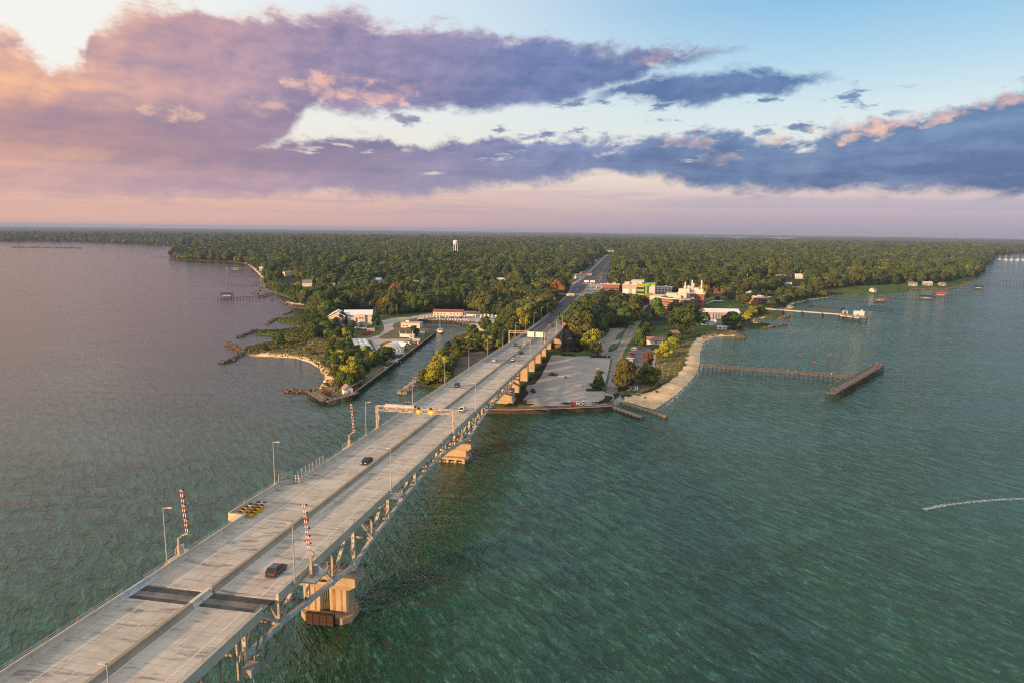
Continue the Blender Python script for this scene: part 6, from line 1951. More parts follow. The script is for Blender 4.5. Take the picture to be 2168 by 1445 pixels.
win(ms, 3.5, -.1, 1.6, 2.2, 2.2); win(ms, 10.5, .6, 5.0, 1.2, 1.2); win(ms, 12.6, .6, 5.0, 1.2, 1.2)
for y in (4, 8, 12): win(ms, 20, y, 4.5, 1.2, 1.6, '+x')
MB().box((21.9, 4.2, 0), (.25, .25, 3.6)).box((24.0, 4.2, 0), (.25, .25, 3.6)).build('porch_post', WHT, ms)
ms.scale = (1.06, 1.06, 1.22)
# cottage on stilts
p = G(861, 713)
ct = thing('stilt_cottage', 'white screened cottage with dark brown hipped roof beside the channel', 'cottage', (p.x, p.y, p.z), R_(-8))
MB().box((0, 5, -.5), (10.5, 13, 3.0)).build('lower_wall', WHT, ct)
MB().box((0, 5, 2.5), (10.1, 12.6, 2.6)).build('screen_wall', M('screened_porch', (0.20, 0.10, 0.05), 0.5, 0.2), ct)
ps_ = MB()
for x in (-5.1, 0, 5.1): ps_.box((x, -1.35, 2.5), (.4, .3, 2.6))
for y in (1.5, 5, 8.5, 11.4):
    for x in (-5.1, 5.1): ps_.box((x, y, 2.5), (.3, .4, 2.6))
ps_.build('post', WHT, ct)
for i in range(6): win(ct, -4.2 + i * 1.7, -1.3, 2.7, 1.0, 2.1, frame=False)
for i in range(4): win(ct, 5.05, 1.2 + i * 2.8, 2.7, 1.8, 2.1, '+x', False)
rf = MB()
rf.hexa([(-6, -2.4, 5.1), (6, -2.4, 5.1), (6, 12.4, 5.1), (-6, 12.4, 5.1), (-1.2, 2.5, 6.7), (1.2, 2.5, 6.7), (1.2, 7.5, 6.7), (-1.2, 7.5, 6.7)])
rf.build('roof', BROOF, ct)
# peach flat building behind it
p = G(869, 694)
pb = thing('boathouse_office', 'low white building with pinkish flat roof between cottage and basin', 'building', (p.x, p.y, p.z), R_(-8))
MB().box((0, 4, -.5), (17, 9, 4.8)).build('wall', M('peach_wall', (0.72, 0.60, 0.50), 0.8, 0.05), pb)
MB().box((0, 4, 4.32), (17.8, 9.8, .35)).build('roof', M('pink_flat_roof', (0.42, 0.32, 0.28), 0.85, 0.1), pb)
MB().box((1, -.55, 0), (1.2, .1, 2.2)).build('door', M('orange_door', (0.6, 0.22, 0.06), 0.6, 0), pb)
for x in (-6, -3, 5): win(pb, x, -.5, 1.3, 1.5, 1.2)
MB().box((-4, 5, 4.67), (3, 2, 1.0)).build('rooftop_unit', WHITEP, pb)
house(881, 727, 4.6, 4.2, 2.6, 1.2, R_(10), 'small dark red shed by the channel bulkhead', M('dark_red_siding', (0.16, 0.028, 0.028), 0.8, 0.1), PROOF, 'shed', 'shed', 2)
house(872.5, 716, 3.6, 3.6, 2.4, .8, R_(-8), 'tan garden shed squeezed beside the stilted cottage', CREAM, PROOF, 'shed', 'shed', 1, False)
# quonset tent and peaked canopy
p = G(823, 741)
qt = thing('arched_tent', 'white arched fabric shelter in the boat yard', 'shelter', (p.x, p.y, p.z), R_(-24))
rg = []
for y in (0, 3, 6, 9, 11): rg.append([(5.6 * math.cos(a), y, 5.0 * math.sin(a)) for a in np.linspace(math.pi, 0, 13)])
MB().loft(rg, cap=False).build('fabric', M('white_tent_fabric', (0.78, 0.76, 0.72), 0.7, 0.05), qt)
MB().poly([(5.5 * math.cos(a), .05, 4.9 * math.sin(a)) for a in np.linspace(math.pi, 0, 13)]).build('end_panel', M('tan_tent_panel', (0.36, 0.30, 0.23), 0.8, 0.1), qt)
MB().poly([(5.5 * math.cos(a), 10.95, 4.9 * math.sin(a)) for a in np.linspace(0, math.pi, 13)]).build('end_panel', MATS['tan_tent_panel'], qt)
p = G(850, 738)
ca = thing('canopy_shelter', 'white peaked canopy next to the arched shelter', 'canopy', (p.x, p.y, p.z), R_(-24))
MB().gable(9, 8, 2.8, 2.2, .3, .12).build('roof', MATS['white_tent_fabric'], ca)
pp_ = MB()
for x in (-4.4, 0, 4.4):
    for y in (-3.9, 3.9): pp_.beam((x, y, 0), (x, y, 2.8), .14)
pp_.build('post', GALV, ca)
# long white tank rows
for i in range(3):
    a0, a1 = G(748 + i * 11.2, 720), G(763 + i * 11.2, 743 + i * -.6)
    mid_ = (a0 + a1) / 2; dd = a1 - a0
    o = thing('tank_cover', ('left', 'middle', 'right')[i] + ' one of the three long white covered tank rows in the yard', 'tank', (mid_.x, mid_.y, mid_.z), math.atan2(dd.y, dd.x), 'long white tank rows')
    L_ = dd.length
    MB().box((0, 0, 0), (L_, 3.2, 1.1)).build('tank', M('concrete_tank', (0.32, 0.30, 0.27), 0.9, 0.1), o)
    MB().gable(L_, 3.2, 1.15, .35, .1, .06).build('cover', MATS['white_tent_fabric'], o)
house(754, 744, 4.0, 3.5, 2.4, 1.0, R_(-20), 'small brown pump house at the foot of the tank rows', CREAM, BROOF, 'shed', 'shed', 1, False)
# shipping containers
for (u, v, c, lab, L_) in ((776, 708.5, (0.42, 0.075, 0.025), 'rusty orange shipping container by the marina road', 7.0), (785.5, 702, (0.62, 0.52, 0.42), 'cream shipping container behind the orange one', 6.0)):
    o = thing('shipping_container', lab, 'container', G(u, v), R_(18))
    MB().box((0, 0, .1), (L_, 2.5, 2.7)).build('body', M('container_' + lab.split()[0 if 'rusty' not in lab else 1] + '_paint', c, 0.7, 0.15, 1.0), o)
    rb = MB()
    for i in range(14): rb.box((-L_ / 2 + .4 + i * (L_ - .8) / 13, -1.27, .25), (.16, .1, 2.4))
    rb.build('rib', M('container_' + lab.split()[0 if 'rusty' not in lab else 1] + '_paint', c), o)
    MB().box((L_ / 2 + .03, 0, .2), (.06, 2.3, 2.5)).build('door', M('container_' + lab.split()[0 if 'rusty' not in lab else 1] + '_paint', c), o)
for (u, v, lab, c) in ((753, 690, 'white box trailer among the boats before the workshop', 'white'),):
    o = thing('box_trailer', lab, 'trailer', G(u, v), 0.1)
    MB().box((0, 0, .7), (6.5, 2.4, 2.5)).build('body', WHITEP, o)
    for x in (-.6, .6):
        for y in (-1.1, 1.1): MB().tube((x, y - .12, .38), (x, y + .12, .38), .38, n=10).build('wheel', TYRE, o)
# long brown-roofed store beyond the basin
house(950, 667, 30, 9, 3.6, 2.0, R_(-6), 'long low white building with a brown roof beyond the boat basin', CREAM, M('red_brown_roof', (0.22, 0.075, 0.05), 0.85, 0.15, 0.4), 'building', 'long_store', 9, True)
house(998, 671, 10, 6, 3.4, 1.4, R_(-6), 'small white building with brown roof right of the long low one', WHT, BROOF, 'building', 'store', 3)
house(1012, 699, 13, 8, 3.2, 2.2, R_(12), 'white house with pale roof on the far bank of the basin', WHT, PROOF, 'house', 'house', 4, chim=True)
house(1011, 640, 12, 9, 5, 3.5, 0.3, 'grey roofed house half hidden in the wood left of the approach', CREAM, GROOF)
house(1064, 634, 14, 10, 6, 4, -0.2, 'brown roofed house half hidden in the wood nearer the approach', CREAM, M('dun_roof', (0.24, 0.19, 0.16), 0.9, 0.15), chim=True)
house(651, 606, 13, 10, 5, 4, 0.2, 'white house with hipped grey roof on the left river bluff', WHT, GROOF, chim=True)
house(735.5, 832, 5.4, 4.4, 3.0, 1.7, R_(118), 'little white gabled shed at the tip of the channel point', WHT, M('tan_shed_roof', (0.30, 0.20, 0.15), 0.9, 0.15), 'shed', 'shed', 1, False)
for i, (u, v) in enumerate(((436, 541), (442, 543), (464, 541), (520, 549), (700, 560), (725, 552))):
    house(u, v, 16, 12, 6, 4, i * .5, ('white', 'pale', 'cream', 'white', 'pale', 'white')[i] + ' house showing among the trees on the left shore, ' + ords[i] + ' from the point', WHT if i != 2 else CREAM, GROOF, 'house', 'house', 3)
# right side houses along the shore
for i, (u, v, w, c) in enumerate(((1528, 563, 16, GROOF), (1690, 616, 12, GROOF), (1717, 618, 10, PROOF), (1743, 609, 12, GROOF), (1848, 618, 9, GROOF), (1932, 605, 18, GROOF), (1963, 604, 20, PROOF), (1994, 605, 14, GROOF), (2003, 588, 18, PROOF), (2079, 556, 20, PROOF), (1664, 606, 22, PROOF), (1640, 596, 18, PROOF))):
    house(u, v, w * .68, 7.5, 3.6, 2.4, .2 * (i % 5) - .3, ('grey' if i > 4 else 'white' if i % 2 else 'cream') + ' house along the right shore, ' + ords[i] + ' of those among the trees', M('weathered_grey_siding', (0.34, 0.32, 0.30)) if i > 4 else (WHT if i % 2 else CREAM), c, 'house', 'house', 3, chim=i % 3 == 0, group='houses along the right shore')

# ---- campus
p = G(1350, 632)
mb_ = thing('modern_building', 'modern pale four-storey campus building with lime green panels', 'building', (p.x, p.y, p.z), R_(-14))
GREYW, LIME, BLUEW = wallm('pale_grey_cladding', (0.42, 0.39, 0.38)), M('lime_green_panel', (0.26, 0.47, 0.02), 0.5, 0.05), wallm('shade_blue_cladding', (0.50, 0.56, 0.66))  # wing wall: blue of its shaded face is put into the colour
MB().box((-6, 19, -2), (27, 38, 18)).build('wall', GREYW, mb_)
MB().box((14, 22, -2), (13, 40, 18.6)).build('side_wing', BLUEW, mb_)
MB().box((-6, 19, 16.01), (27.6, 38.6, .9)).build('roof', PROOF, mb_)
pt = MB().box((-2, 26, 16.9), (16, 20, 4.2)).build('penthouse', PROOF, mb_)
for (x, y, w, d, h) in ((-14, 6, 6, 6, 3), (-13, 16, 5, 8, 2.6), (-5, 6, 7, 5, 2.4), (2, 10, 4, 6, 3.0)): MB().box((x, y, 16.9), (w, d, h)).build('rooftop_unit', M('pale_pink_unit', (0.60, 0.52, 0.48), 0.7, 0.08), mb_)
MB().lathe([(.4, 0), (.4, 5)], (-17, 4, 16.9), 8).build('exhaust_stack', RUST, mb_)
MB().box((3.0, -.6, 9.5), (9.5, 1.6, 2.2)).build('green_balcony', LIME, mb_)
MB().box((3.0, -.6, 4.2), (9.5, 1.6, 1.8)).build('green_balcony', LIME, mb_)
MB().box((6.5, -.5, 16.2), (14, 1.4, 2.0)).build('green_parapet', LIME, mb_)
MB().box((10.2, -.1, 1), (2.0, 2.4, 15)).build('green_fin', LIME, mb_)
MB().box((14, 2.4, 16.8), (13.2, .8, 1.5)).build('green_parapet', LIME, mb_)
MB().box((14, 22, 16.65), (12.4, 38, .8)).build('green_roof_strip', LIME, mb_)
for z in (2, 6.4, 11.8): MB().box((2.6, -.2, z), (10.4, .5, 2.2)).build('window_band', WINM, mb_)
MB().box((-14.5, -.06, 6.5), (7.5, .15, 5)).build('white_panel', WHITEP, mb_)
MB().box((-5.4, -.06, 6.5), (3.0, .15, 5)).build('white_panel', WHITEP, mb_)
MB().box((-2.6, -.4, -2), (1.2, 1.6, 18)).build('pier_column', PARM, mb_)
for i in range(8): MB().box((20.56, 5 + i * 4.8, 0), (.1, .5, 16)).build('cladding_rib', M('white_rib', (0.66, 0.68, 0.72), 0.5, 0), mb_)
p = G(1432, 656)
bb = thing('brick_building', 'red brick campus building with stepped white roofs and tall vent stacks', 'building', (p.x, p.y, p.z), R_(-20))
MB().prism([(-20, 4), (-8, -4), (6, -6), (14, -2), (18, 8), (14, 24), (-18, 24)], -2, 12).build('wall', BRICK, bb)
MB().prism([(-20.4, 4), (-8, -4.5), (6, -6.5), (14.4, -2.2), (18.5, 8), (14.3, 24.3), (-18.3, 24.3)], 12.01, 12.9).build('roof', M('white_parapet', (0.66, 0.64, 0.62), 0.7, 0.05), bb)
MB().prism([(-18.5, 5), (-8, -3), (5.6, -5), (13, -1.4), (16.6, 8), (13, 22.6), (-17, 22.6)], 12.91, 13.0).build('roof_deck', M('dark_roof_deck', (0.10, 0.10, 0.11), 0.9, 0.15), bb)
PAL = M('pale_penthouse', (0.66, 0.57, 0.48), 0.75, 0.08)
for (x, y, w, d, z, h) in ((-6, 12, 10, 8, 13, 4), (5, 8, 9, 7, 13, 5.5), (0, 2, 8, 4, 13, 3), (9, 14, 6, 6, 13, 6)): MB().box((x, y, z), (w, d, h)).build('penthouse', PAL, bb)
MB().box((12, 40, -2), (30, 28, 18)).build('rear_wing', BRICK, bb)
MB().box((12, 40, 16), (30.6, 28.6, .8)).build('rear_roof', M('white_parapet', (0.66, 0.64, 0.62)), bb)
MB().box((-18, 46, -2), (34, 24, 13)).build('rear_wing', PAL, bb)
for (x, y, w, d, h) in ((4, 34, 12, 8, 4), (14, 44, 10, 10, 5), (-10, 44, 14, 9, 3.5), (22, 36, 6, 8, 4), (6, 48, 8, 6, 6)): MB().box((x, y, 11.1 if x < -1 else 16.8), (w, d, h)).build('rooftop_unit', PAL, bb)
for i, (x, y, h) in enumerate(((4, 42, 11), (12, 38, 14), (13, 46, 10), (22, 44, 14), (8, 36, 8))): MB().lathe([(.9, 0), (.8, h)], (x, y, 16.8), 10).build('vent_stack', M('cream_stack', (0.70, 0.64, 0.56), 0.6, 0.05), bb)
for z in (2.0, 7.2):
    for x in (8.2, 11.2): pass
    for k in range(4):
        a, c = Vector((-20 + 3 * k, 4 - 2 * k, 0)), Vector((-17.8 + 3 * k, 2.5 - 2 * k, 0))
    for (x0, y0, x1, y1, n_) in ((-20, 4, -8, -4, 2), (-8, -4, 6, -6, 3), (6, -6, 14, -2, 2), (14, -2, 18, 8, 2)):
        d = Vector((x1 - x0, y1 - y0, 0)); L_ = d.length; d.normalize(); nn_ = Vector((d.y, -d.x, 0))
        for k in range(n_):
            f = (k + .5) / n_ * L_
            c = Vector((x0, y0, 0)) + d * f + nn_ * .04
            wd_ = L_ / n_ * .55
            g = MB().beam(c - d * wd_ / 2 + Vector((0, 0, z + 1.0)), c + d * wd_ / 2 + Vector((0, 0, z + 1.0)), .1, 1.9).build('window', WINM, bb)
            MB().beam(c - d * (wd_ / 2 + .2) + Vector((0, 0, z + 2.1)), c + d * (wd_ / 2 + .2) + Vector((0, 0, z + 2.1)), .16, .4).beam(c - d * (wd_ / 2 + .2) + Vector((0, 0, z - .1)), c + d * (wd_ / 2 + .2) + Vector((0, 0, z - .1)), .16, .3).build('window_trim', FRAM, g)
for z in (2, 6.5, 11):
    for k in range(2): MB().box((16 + k * 6, 25.95, z), (4, .1, 1.8)).build('window', WINM, bb)
    for k in range(3): MB().box((27.05, 30 + k * 8, z), (.1, 5, 1.8)).build('window', WINM, bb)
MB().box((-1, -6.6, 0), (4.5, 3.5, 12.2)).build('glass_bay', WINM, bb)
# brick annexe low block in front
house(1409, 672, 12, 8, 6.0, .6, R_(-20), 'low brick annexe with pale base below the brick campus building', BRICK, BROOF, 'building', 'annexe', 4)
# toll office and other flat buildings
def flat(u, v, w, d, h, rz, label, wall, roof, cat='building', name='flat_building', rows=1, nw=6):
    o = thing(name, label, cat, G(u, v), rz)
    MB().box((0, d / 2, -1), (w, d, h + 1)).build('wall', wall, o)
    MB().box((0, d / 2, h), (w + .8, d + .8, .6)).build('roof', roof, o)
    MB().box((w * .2, d * .5, h + .6), (w * .15, d * .3, 1.5)).build('rooftop_unit', PROOF, o)
    MB().box((-w * .2, d * .4, h + .6), (w * .1, d * .3, 1.1)).build('rooftop_unit', PROOF, o)
    for r in range(rows):
        for i in range(nw): MB().box((-w / 2 + w * (i + .5) / nw, -.03, 1.1 + r * 3.3), (w / nw * .6, .08, 1.5)).build('window', WINM, o)
        for i in range(max(2, nw // 2)): MB().box((w / 2 + .03, d * (i + .5) / max(2, nw // 2), 1.1 + r * 3.3), (.08, d / nw, 1.5)).build('window', WINM, o)
    return o


flat(1293, 614, 22, 18, 7, -PSI, 'brick toll office with a flat roof right of the toll plaza', BRICK, PROOF, 'building', 'toll_office', 1, 5)
flat(1400, 622, 26, 20, 8, R_(-16), 'cream flat-roofed building between the modern and brick buildings', PAL, PROOF, 'building', 'annexe', 2, 6)
flat(1527, 622, 34, 14, 6, R_(-10), 'long brick building with pinkish roof behind the golden orange tree', BRICK, M('pink_flat_roof', (0.42, 0.32, 0.28)), rows=1, nw=8)
flat(1620, 645, 26, 26, 8, R_(30), 'brick building with pale slab roof near the right shore', BRICK, PROOF, rows=2, nw=6)
flat(1580, 628, 30, 12, 5, R_(-10), 'low brick building with light roof left of the shore brick block', BRICK, WROOF, nw=8)
flat(1540, 590, 30, 18, 9, R_(-20), 'white rooftop plant building rising above the dark campus trees', WHT, WROOF, rows=1, nw=5)
flat(1608, 603, 30, 14, 6, R_(-10), 'white flat roofed building deep among the campus trees', WHT, WROOF, rows=1, nw=6)
# white roofed hall, tanks, small white building
p = G(1530, 672)
wh = thing('metal_hall', 'broad hall with a gleaming white metal roof near the right shore', 'hall', (p.x, p.y, p.z), R_(-4))
MB().box((0, 9, -.5), (33, 18, 5.6)).build('wall', M('tan_wall', (0.50, 0.37, 0.23), 0.8, 0.1), wh)
MB().gable(33, 18, 5.1, 2.6, .8, .3, o=(0, 9, 0)).build('roof', WROOF, wh)
for i in range(5): win(wh, -8 + i * 5, 0, 1.2, 1.8, 1.4)
MB().box((-14, -.05, 0), (3, .1, 3)).build('roller_door', MATS['grey_roller_door'], wh)
for i in range(3):
    MB().lathe([(.15, 0), (.15, 1.8)], (-11 + i * 2.0, 2, 5.8), 6).build('roof_vent', GALV, wh)
TANK = M('grey_fibreglass_tank', (0.30, 0.31, 0.33), 0.6, 0.12, 0.6)
for i in range(4):
    o = thing('water_tank', ords[i] + ' grey upright water tank from the left before the white roofed hall', 'tank', G(1508 + i * 5.6, 675), 0, 'upright tanks before the hall')
    MB().lathe([(1.5, 0), (1.5, 5.0), (1.2, 5.5), (.2, 5.8)], n=16).build('shell', TANK, o)
    MB().lathe([(1.56, 1.5), (1.56, 1.7)], n=16).lathe([(1.56, 3.4), (1.56, 3.6)], n=16).build('band', GALV, o)
house(1500, 688, 12, 8, 4.2, .9, R_(-4), 'small white building with a white roof below the tanks', WHT, WROOF, 'building', 'lab_building', 4)
house(1528, 697, 8, 4, 2.4, .5, R_(-4), 'low white shed at the edge of the marsh grass', WHT, WROOF, 'shed', 'shed', 2, False)
flat(1480, 664, 16, 7, 3.2, R_(-52), 'dark grey roofed shed row left of the white roofed hall', WHT, GROOF, 'shed', 'shed_row', 1, 4)
o = thing('picnic_slab', 'pale flat canopy slab on the campus lawn', 'canopy', G(1519, 641), R_(10)); MB().box((0, 0, 2.2), (13, 4.5, .3)).build('roof', WROOF, o)
pp_ = MB()
for x in (-6, 0, 6):
    for y in (-2, 2): pp_.beam((x, y, 0), (x, y, 2.2), .2)
pp_.build('post', GALV, o)
# bathhouse and picnic shelter
house(1377, 727, 20, 7, 3.2, 1.9, R_(-7), 'white bathhouse with a tan brown roof above the beach parking', WHT, M('tan_brown_roof', (0.34, 0.19, 0.13), 0.9, 0.12, 0.5), 'bathhouse', 'bathhouse', 5)
house(1350, 723, 6, 6, 3.0, 1.6, R_(-7), 'white left wing of shelter beside the bathhouse tree', WHT, MATS['tan_brown_roof'], 'shelter', 'shelter', 2)
o = thing('picnic_shelter', 'small open shelter with a tan roof at the beach edge', 'shelter', G(1426, 710), 0.4)
MB().gable(7, 6, 2.6, 1.8, .5).build('roof', MATS['tan_brown_roof'], o)
pp_ = MB()
for x in (-3.2, 3.2):
    for y in (-2.6, 2.6): pp_.beam((x, y, 0), (x, y, 2.6), .2)
pp_.build('post', WHT, o)
# gazebo
gz = thing('gazebo', 'small white octagonal gazebo with a dark pointed roof by the beach', 'gazebo', G(1341, 824), 0.2)
MB().lathe([(2.5, .25), (2.5, .45)], n=8).build('floor', WHT, gz)
MB().lathe([(3.1, 3.0), (1.6, 4.2), (.5, 4.9)], n=8).build('roof', M('dark_shingle', (0.025, 0.025, 0.03), 0.8, 0.2), gz)
MB().lathe([(.5, 4.85), (.45, 5.3), (.05, 5.9)], n=8).build('cupola', MATS['dark_shingle'], gz)
for k in range(8):
    a, c = 2 * math.pi * k / 8, 2 * math.pi * (k + 1) / 8
    MB().beam((2.4 * math.cos(a), 2.4 * math.sin(a), .4), (2.4 * math.cos(a), 2.4 * math.sin(a), 3.1), .2).build('post', WHT, gz)
    if k != 5:
        rl = MB()
        for z in (.8, 1.15, 1.4): rl.beam((2.4 * math.cos(a), 2.4 * math.sin(a), z), (2.4 * math.cos(c), 2.4 * math.sin(c), z), .14)
        rl.build('railing', WHT, gz)
MB().box((-3.6, -1.6, 0), (2.6, 1.4, .3), .6).box((-2.9, -1.2, .3), (1.4, 1.4, .2), .6).build('step', WHT, gz)

# ---- water tower and masts
p = G(964.5, 551)
wt_ = thing('water_tower', 'white legged water tower standing above the wood', 'water tower', (p.x, p.y, p.z), 0.6)
hh = 49.0
MB().lathe([(1.5, hh - 12), (5.6, hh - 9.0), (6.0, hh - 8.0), (6.0, hh - 1.5), (5.2, hh), (1.2, hh + 1.2)], n=20).build('tank', M('white_tank_paint', (0.76, 0.72, 0.68), 0.5, 0.05), wt_)
for k in range(6):
    a = k * math.pi / 3
    MB().tube((7.0 * math.cos(a), 7.0 * math.sin(a), 0), (5.6 * math.cos(a), 5.6 * math.sin(a), hh - 7), .55, n=6).build('leg', MATS['white_tank_paint'], wt_)
MB().lathe([(1.5, 0), (1.5, hh - 11)], n=10).build('riser', MATS['white_tank_paint'], wt_)
bc = MB()
for z in (12, 24):
    for k in range(6):
        a, c = k * math.pi / 3, (k + 1) * math.pi / 3
        r = 7.0 - 1.4 * z / (hh - 7)
        bc.beam((r * math.cos(a), r * math.sin(a), z), (r * math.cos(c), r * math.sin(c), z), .35)
bc.build('brace', MATS['white_tank_paint'], wt_)
an = MB()
for k in range(5): an.box((4.5 * math.cos(k * 1.26), 4.5 * math.sin(k * 1.26), hh), (.5, .5, 3.0))
an.build('antenna', RUST, wt_)


def mast(u, v, h, label):
    o = thing('radio_mast', label, 'mast', G(u, v), 0)
    m_ = MB()
    for a in (0, 2.1, 4.2): m_.beam((1.2 * math.cos(a), 1.2 * math.sin(a), 0), (.7 * math.cos(a), .7 * math.sin(a), h), .5)
    for i in range(8): m_.beam((1.2, 0, h * i / 8), (-.6, .9, h * (i + 1) / 8), .35)
    m_.build('lattice', M('mast_paint', (0.42, 0.12, 0.09), 0.6, 0.1), o)
    MB().beam((0, 0, h), (0, 0, h + 6), .4).build('antenna', GALV, o)


mast(301, 506, 92, 'thin tall radio mast on the far left shore')
mast(351, 503, 70, 'shorter faint radio mast right of the tall one on the far shore')
mast(1651, 517, 80, 'reddish radio mast rising from the far wood at right')

# ---- poles
def upole(u, v, h, label, arms=1, lampy=False):
    o = thing('utility_pole', label, 'utility pole', G(u, v), random.uniform(-.4, .4))
    MB().lathe([(.19, 0), (.12, h)], n=7).build('pole', M('brown_pole_wood', (0.20, 0.14, 0.10), 0.9, 0.2), o)
    for i in range(arms): MB().beam((-1.3, 0, h - .5 - i * .9), (1.3, 0, h - .5 - i * .9), .15).build('crossarm', MATS['brown_pole_wood'], o)
    if lampy: MB().beam((0, 0, h - .1), (2.0, 0, h + .1), .12).box((2.1, 0, h - .05), (.7, .3, .18)).build('lamp_arm', GALV, o)
    else: MB().lathe([(.25, 0), (.25, .8)], (.3, .2, h - 2.4), 8).build('transformer', GALV, o)
    return o


for i, (u, v, h, lab, la) in enumerate(((1202, 749, 11, 'pole light standing by the pond edge', True), (1267.5, 752, 11, 'left pole of the pair beside the bright yellow-green tree', False), (1271, 751, 11, 'right pole of the pair beside the bright yellow-green tree', False), (1284, 753, 11, 'utility pole at the corner of the lot and access road', False),
                                        (1258, 824, 12, 'pole light beside the conical evergreen', True), (1317, 778, 11, 'utility pole on the verge near the slanting car row', False), (1325, 738, 10, 'utility pole on the verge at the top of the beach parking', False), (1467, 706, 10, 'utility pole before the enormous spreading tree', False),
                                        (817, 671, 13, 'utility pole with transformer by the marina road', False), (840, 669, 12, 'utility pole at the wood edge right of the transformer pole', False), (1006, 664, 12, 'light pole at the right end of the long low store', True), (776, 710, 9, 'pole beside the containers', False),
                                        (954, 716, 8, 'short pole at the mouth of the basin', False), (1003, 694, 11, 'pole near the white house beyond the basin', False), (1302, 650, 13, 'pinkish pole behind the toll lot trees', False), (1184, 646, 12, 'pole at the left shoulder by the approach bend', True))):
    upole(u, v, h, lab, 1 + (i % 2), la)


# houses and low roofs standing in gaps of the wood
for i, (u, v, k) in enumerate(TOWN):
    mk = sorted(MARKW, key=lambda q: (q[0] - TOWNW[i]).length)[0]
    w_ = (13, 18, 15)[i % 3]
    house(u, v, w_, 10, 5.5, 2.6, .35 * (i % 5) - .7, ('white walled', 'pale', 'brown roofed')[k] + ' house in a wood gap, ' + ords[i - (0 if i < 13 else 13 if i < 22 else 22)] + ' along ' + ('the right wood' if i < 13 else 'the far wood' if i >= 22 else 'the left wood'), (WHT, CREAM, CREAM)[k], (WROOF, GROOF, BROOF)[k], 'house', 'house', 4, chim=i % 3 == 1)


# ================================================================== waterfront
PLANK = M('grey_pier_planks', (0.125, 0.108, 0.092), 0.9, 0.3, 0.6, col2=(0.205, 0.18, 0.155))
PILEM = DWOOD
TANW = M('tan_jetty_timber', (0.30, 0.215, 0.14), 0.9, 0.25, 0.8, col2=(0.42, 0.31, 0.21))
CONC = M('tan_pier_concrete', (0.52, 0.42, 0.30), 0.85, 0.12, 0.4)


def A0(u, v, z=0.0):
    p = at(u, v, z)
    return Vector((p[0], p[1], z))


def dock(px, z, w, label, step=3.0, rail=False, mat=None, pile_r=.16, name='dock', cat='pier', two=True, slab=.3, boards=False):
    pts = [A0(u, v, z) for u, v in px]
    o0 = Vector((pts[0].x, pts[0].y, 0))
    o = thing(name, label, cat, o0)
    pile_me = MB().tube((0, 0, -2.5), (0, 0, z + (.5 if two else 0)), pile_r, n=7).mesh('pile', PILEM)
    for a, b_ in zip(pts[:-1], pts[1:]):
        a, b_ = a - o0, b_ - o0
        d = b_ - a; L_ = d.length
        if L_ < .5: continue
        d.normalize(); nn_ = Vector((-d.y, d.x, 0))
        if boards:
            nb = max(1, int(L_ / boards))
            for i in range(nb):
                MB().beam(a + d * (L_ * i / nb + .03) + Vector((0, 0, -slab / 2)), a + d * (L_ * (i + 1) / nb - .03) + Vector((0, 0, -slab / 2)), w, slab).build('deck_section', mat or PLANK, o)
        else:
            MB().beam(a + Vector((0, 0, -slab / 2)), b_ + Vector((0, 0, -slab / 2)), w, slab).build('deck', mat or PLANK, o)
        n_ = max(1, int(round(L_ / step)))
        for i in range(n_ + 1):
            c = a + d * (L_ * i / n_)
            for s_ in ((-1, 1) if w > 1.0 else (0,)):
                q = c + nn_ * s_ * (w / 2 - .05)
                link('pile', pile_me, o, (q.x, q.y, 0))
            if w > 1.0 and two: MB().beam(c - nn_ * (w / 2 + .2) + Vector((0, 0, -slab - .15)), c + nn_ * (w / 2 + .2) + Vector((0, 0, -slab - .15)), .25, .3).build('cross_beam', PILEM, o)
        if rail:
            for s_ in (-1, 1):
                r_ = MB()
                for hgt in (.5, 1.05): r_.beam(a + nn_ * s_ * w / 2 + Vector((0, 0, hgt)), b_ + nn_ * s_ * w / 2 + Vector((0, 0, hgt)), .09, .14)
                m_ = max(1, int(L_ / 2.2))
                for i in range(m_ + 1):
                    q = a + d * (L_ * i / m_) + nn_ * s_ * w / 2
                    r_.beam(q, q + Vector((0, 0, 1.1)), .12)
                r_.build('railing', PLANK, o)
    return o


fp = dock([(1481, 773), (1806, 798)], 3.2, 3.4, 'long fishing pier on dark piles running out from the beach to a crosswise head', 2.7, True, boards=5.4, name='fishing_pier')
fh = dock([(1759, 831), (1862, 773)], 3.2, 5.4, 'crosswise head of the fishing pier with rusty lit end', 2.6, True, boards=5.2)
rp = dock([(1618, 652.5), (1786, 665)], 4.5, 4.2, 'long pale concrete research pier on a few stout piers with a head platform', 22, False, CONC, .7, name='research_pier', two=False, slab=1.0)
hd = dock([(1784, 666.5), (1828, 672)], 4.5, 11, 'pale concrete head platform of the research pier', 9, True, CONC, .8, name='research_pier', two=False, slab=1.0)


def absorb(dst, src):
    off = Vector(src.location) - Vector(dst.location)
    for ch in list(src.children):
        ch.parent = dst; ch.location = Vector(ch.location) + off
    bpy.data.objects.remove(src)


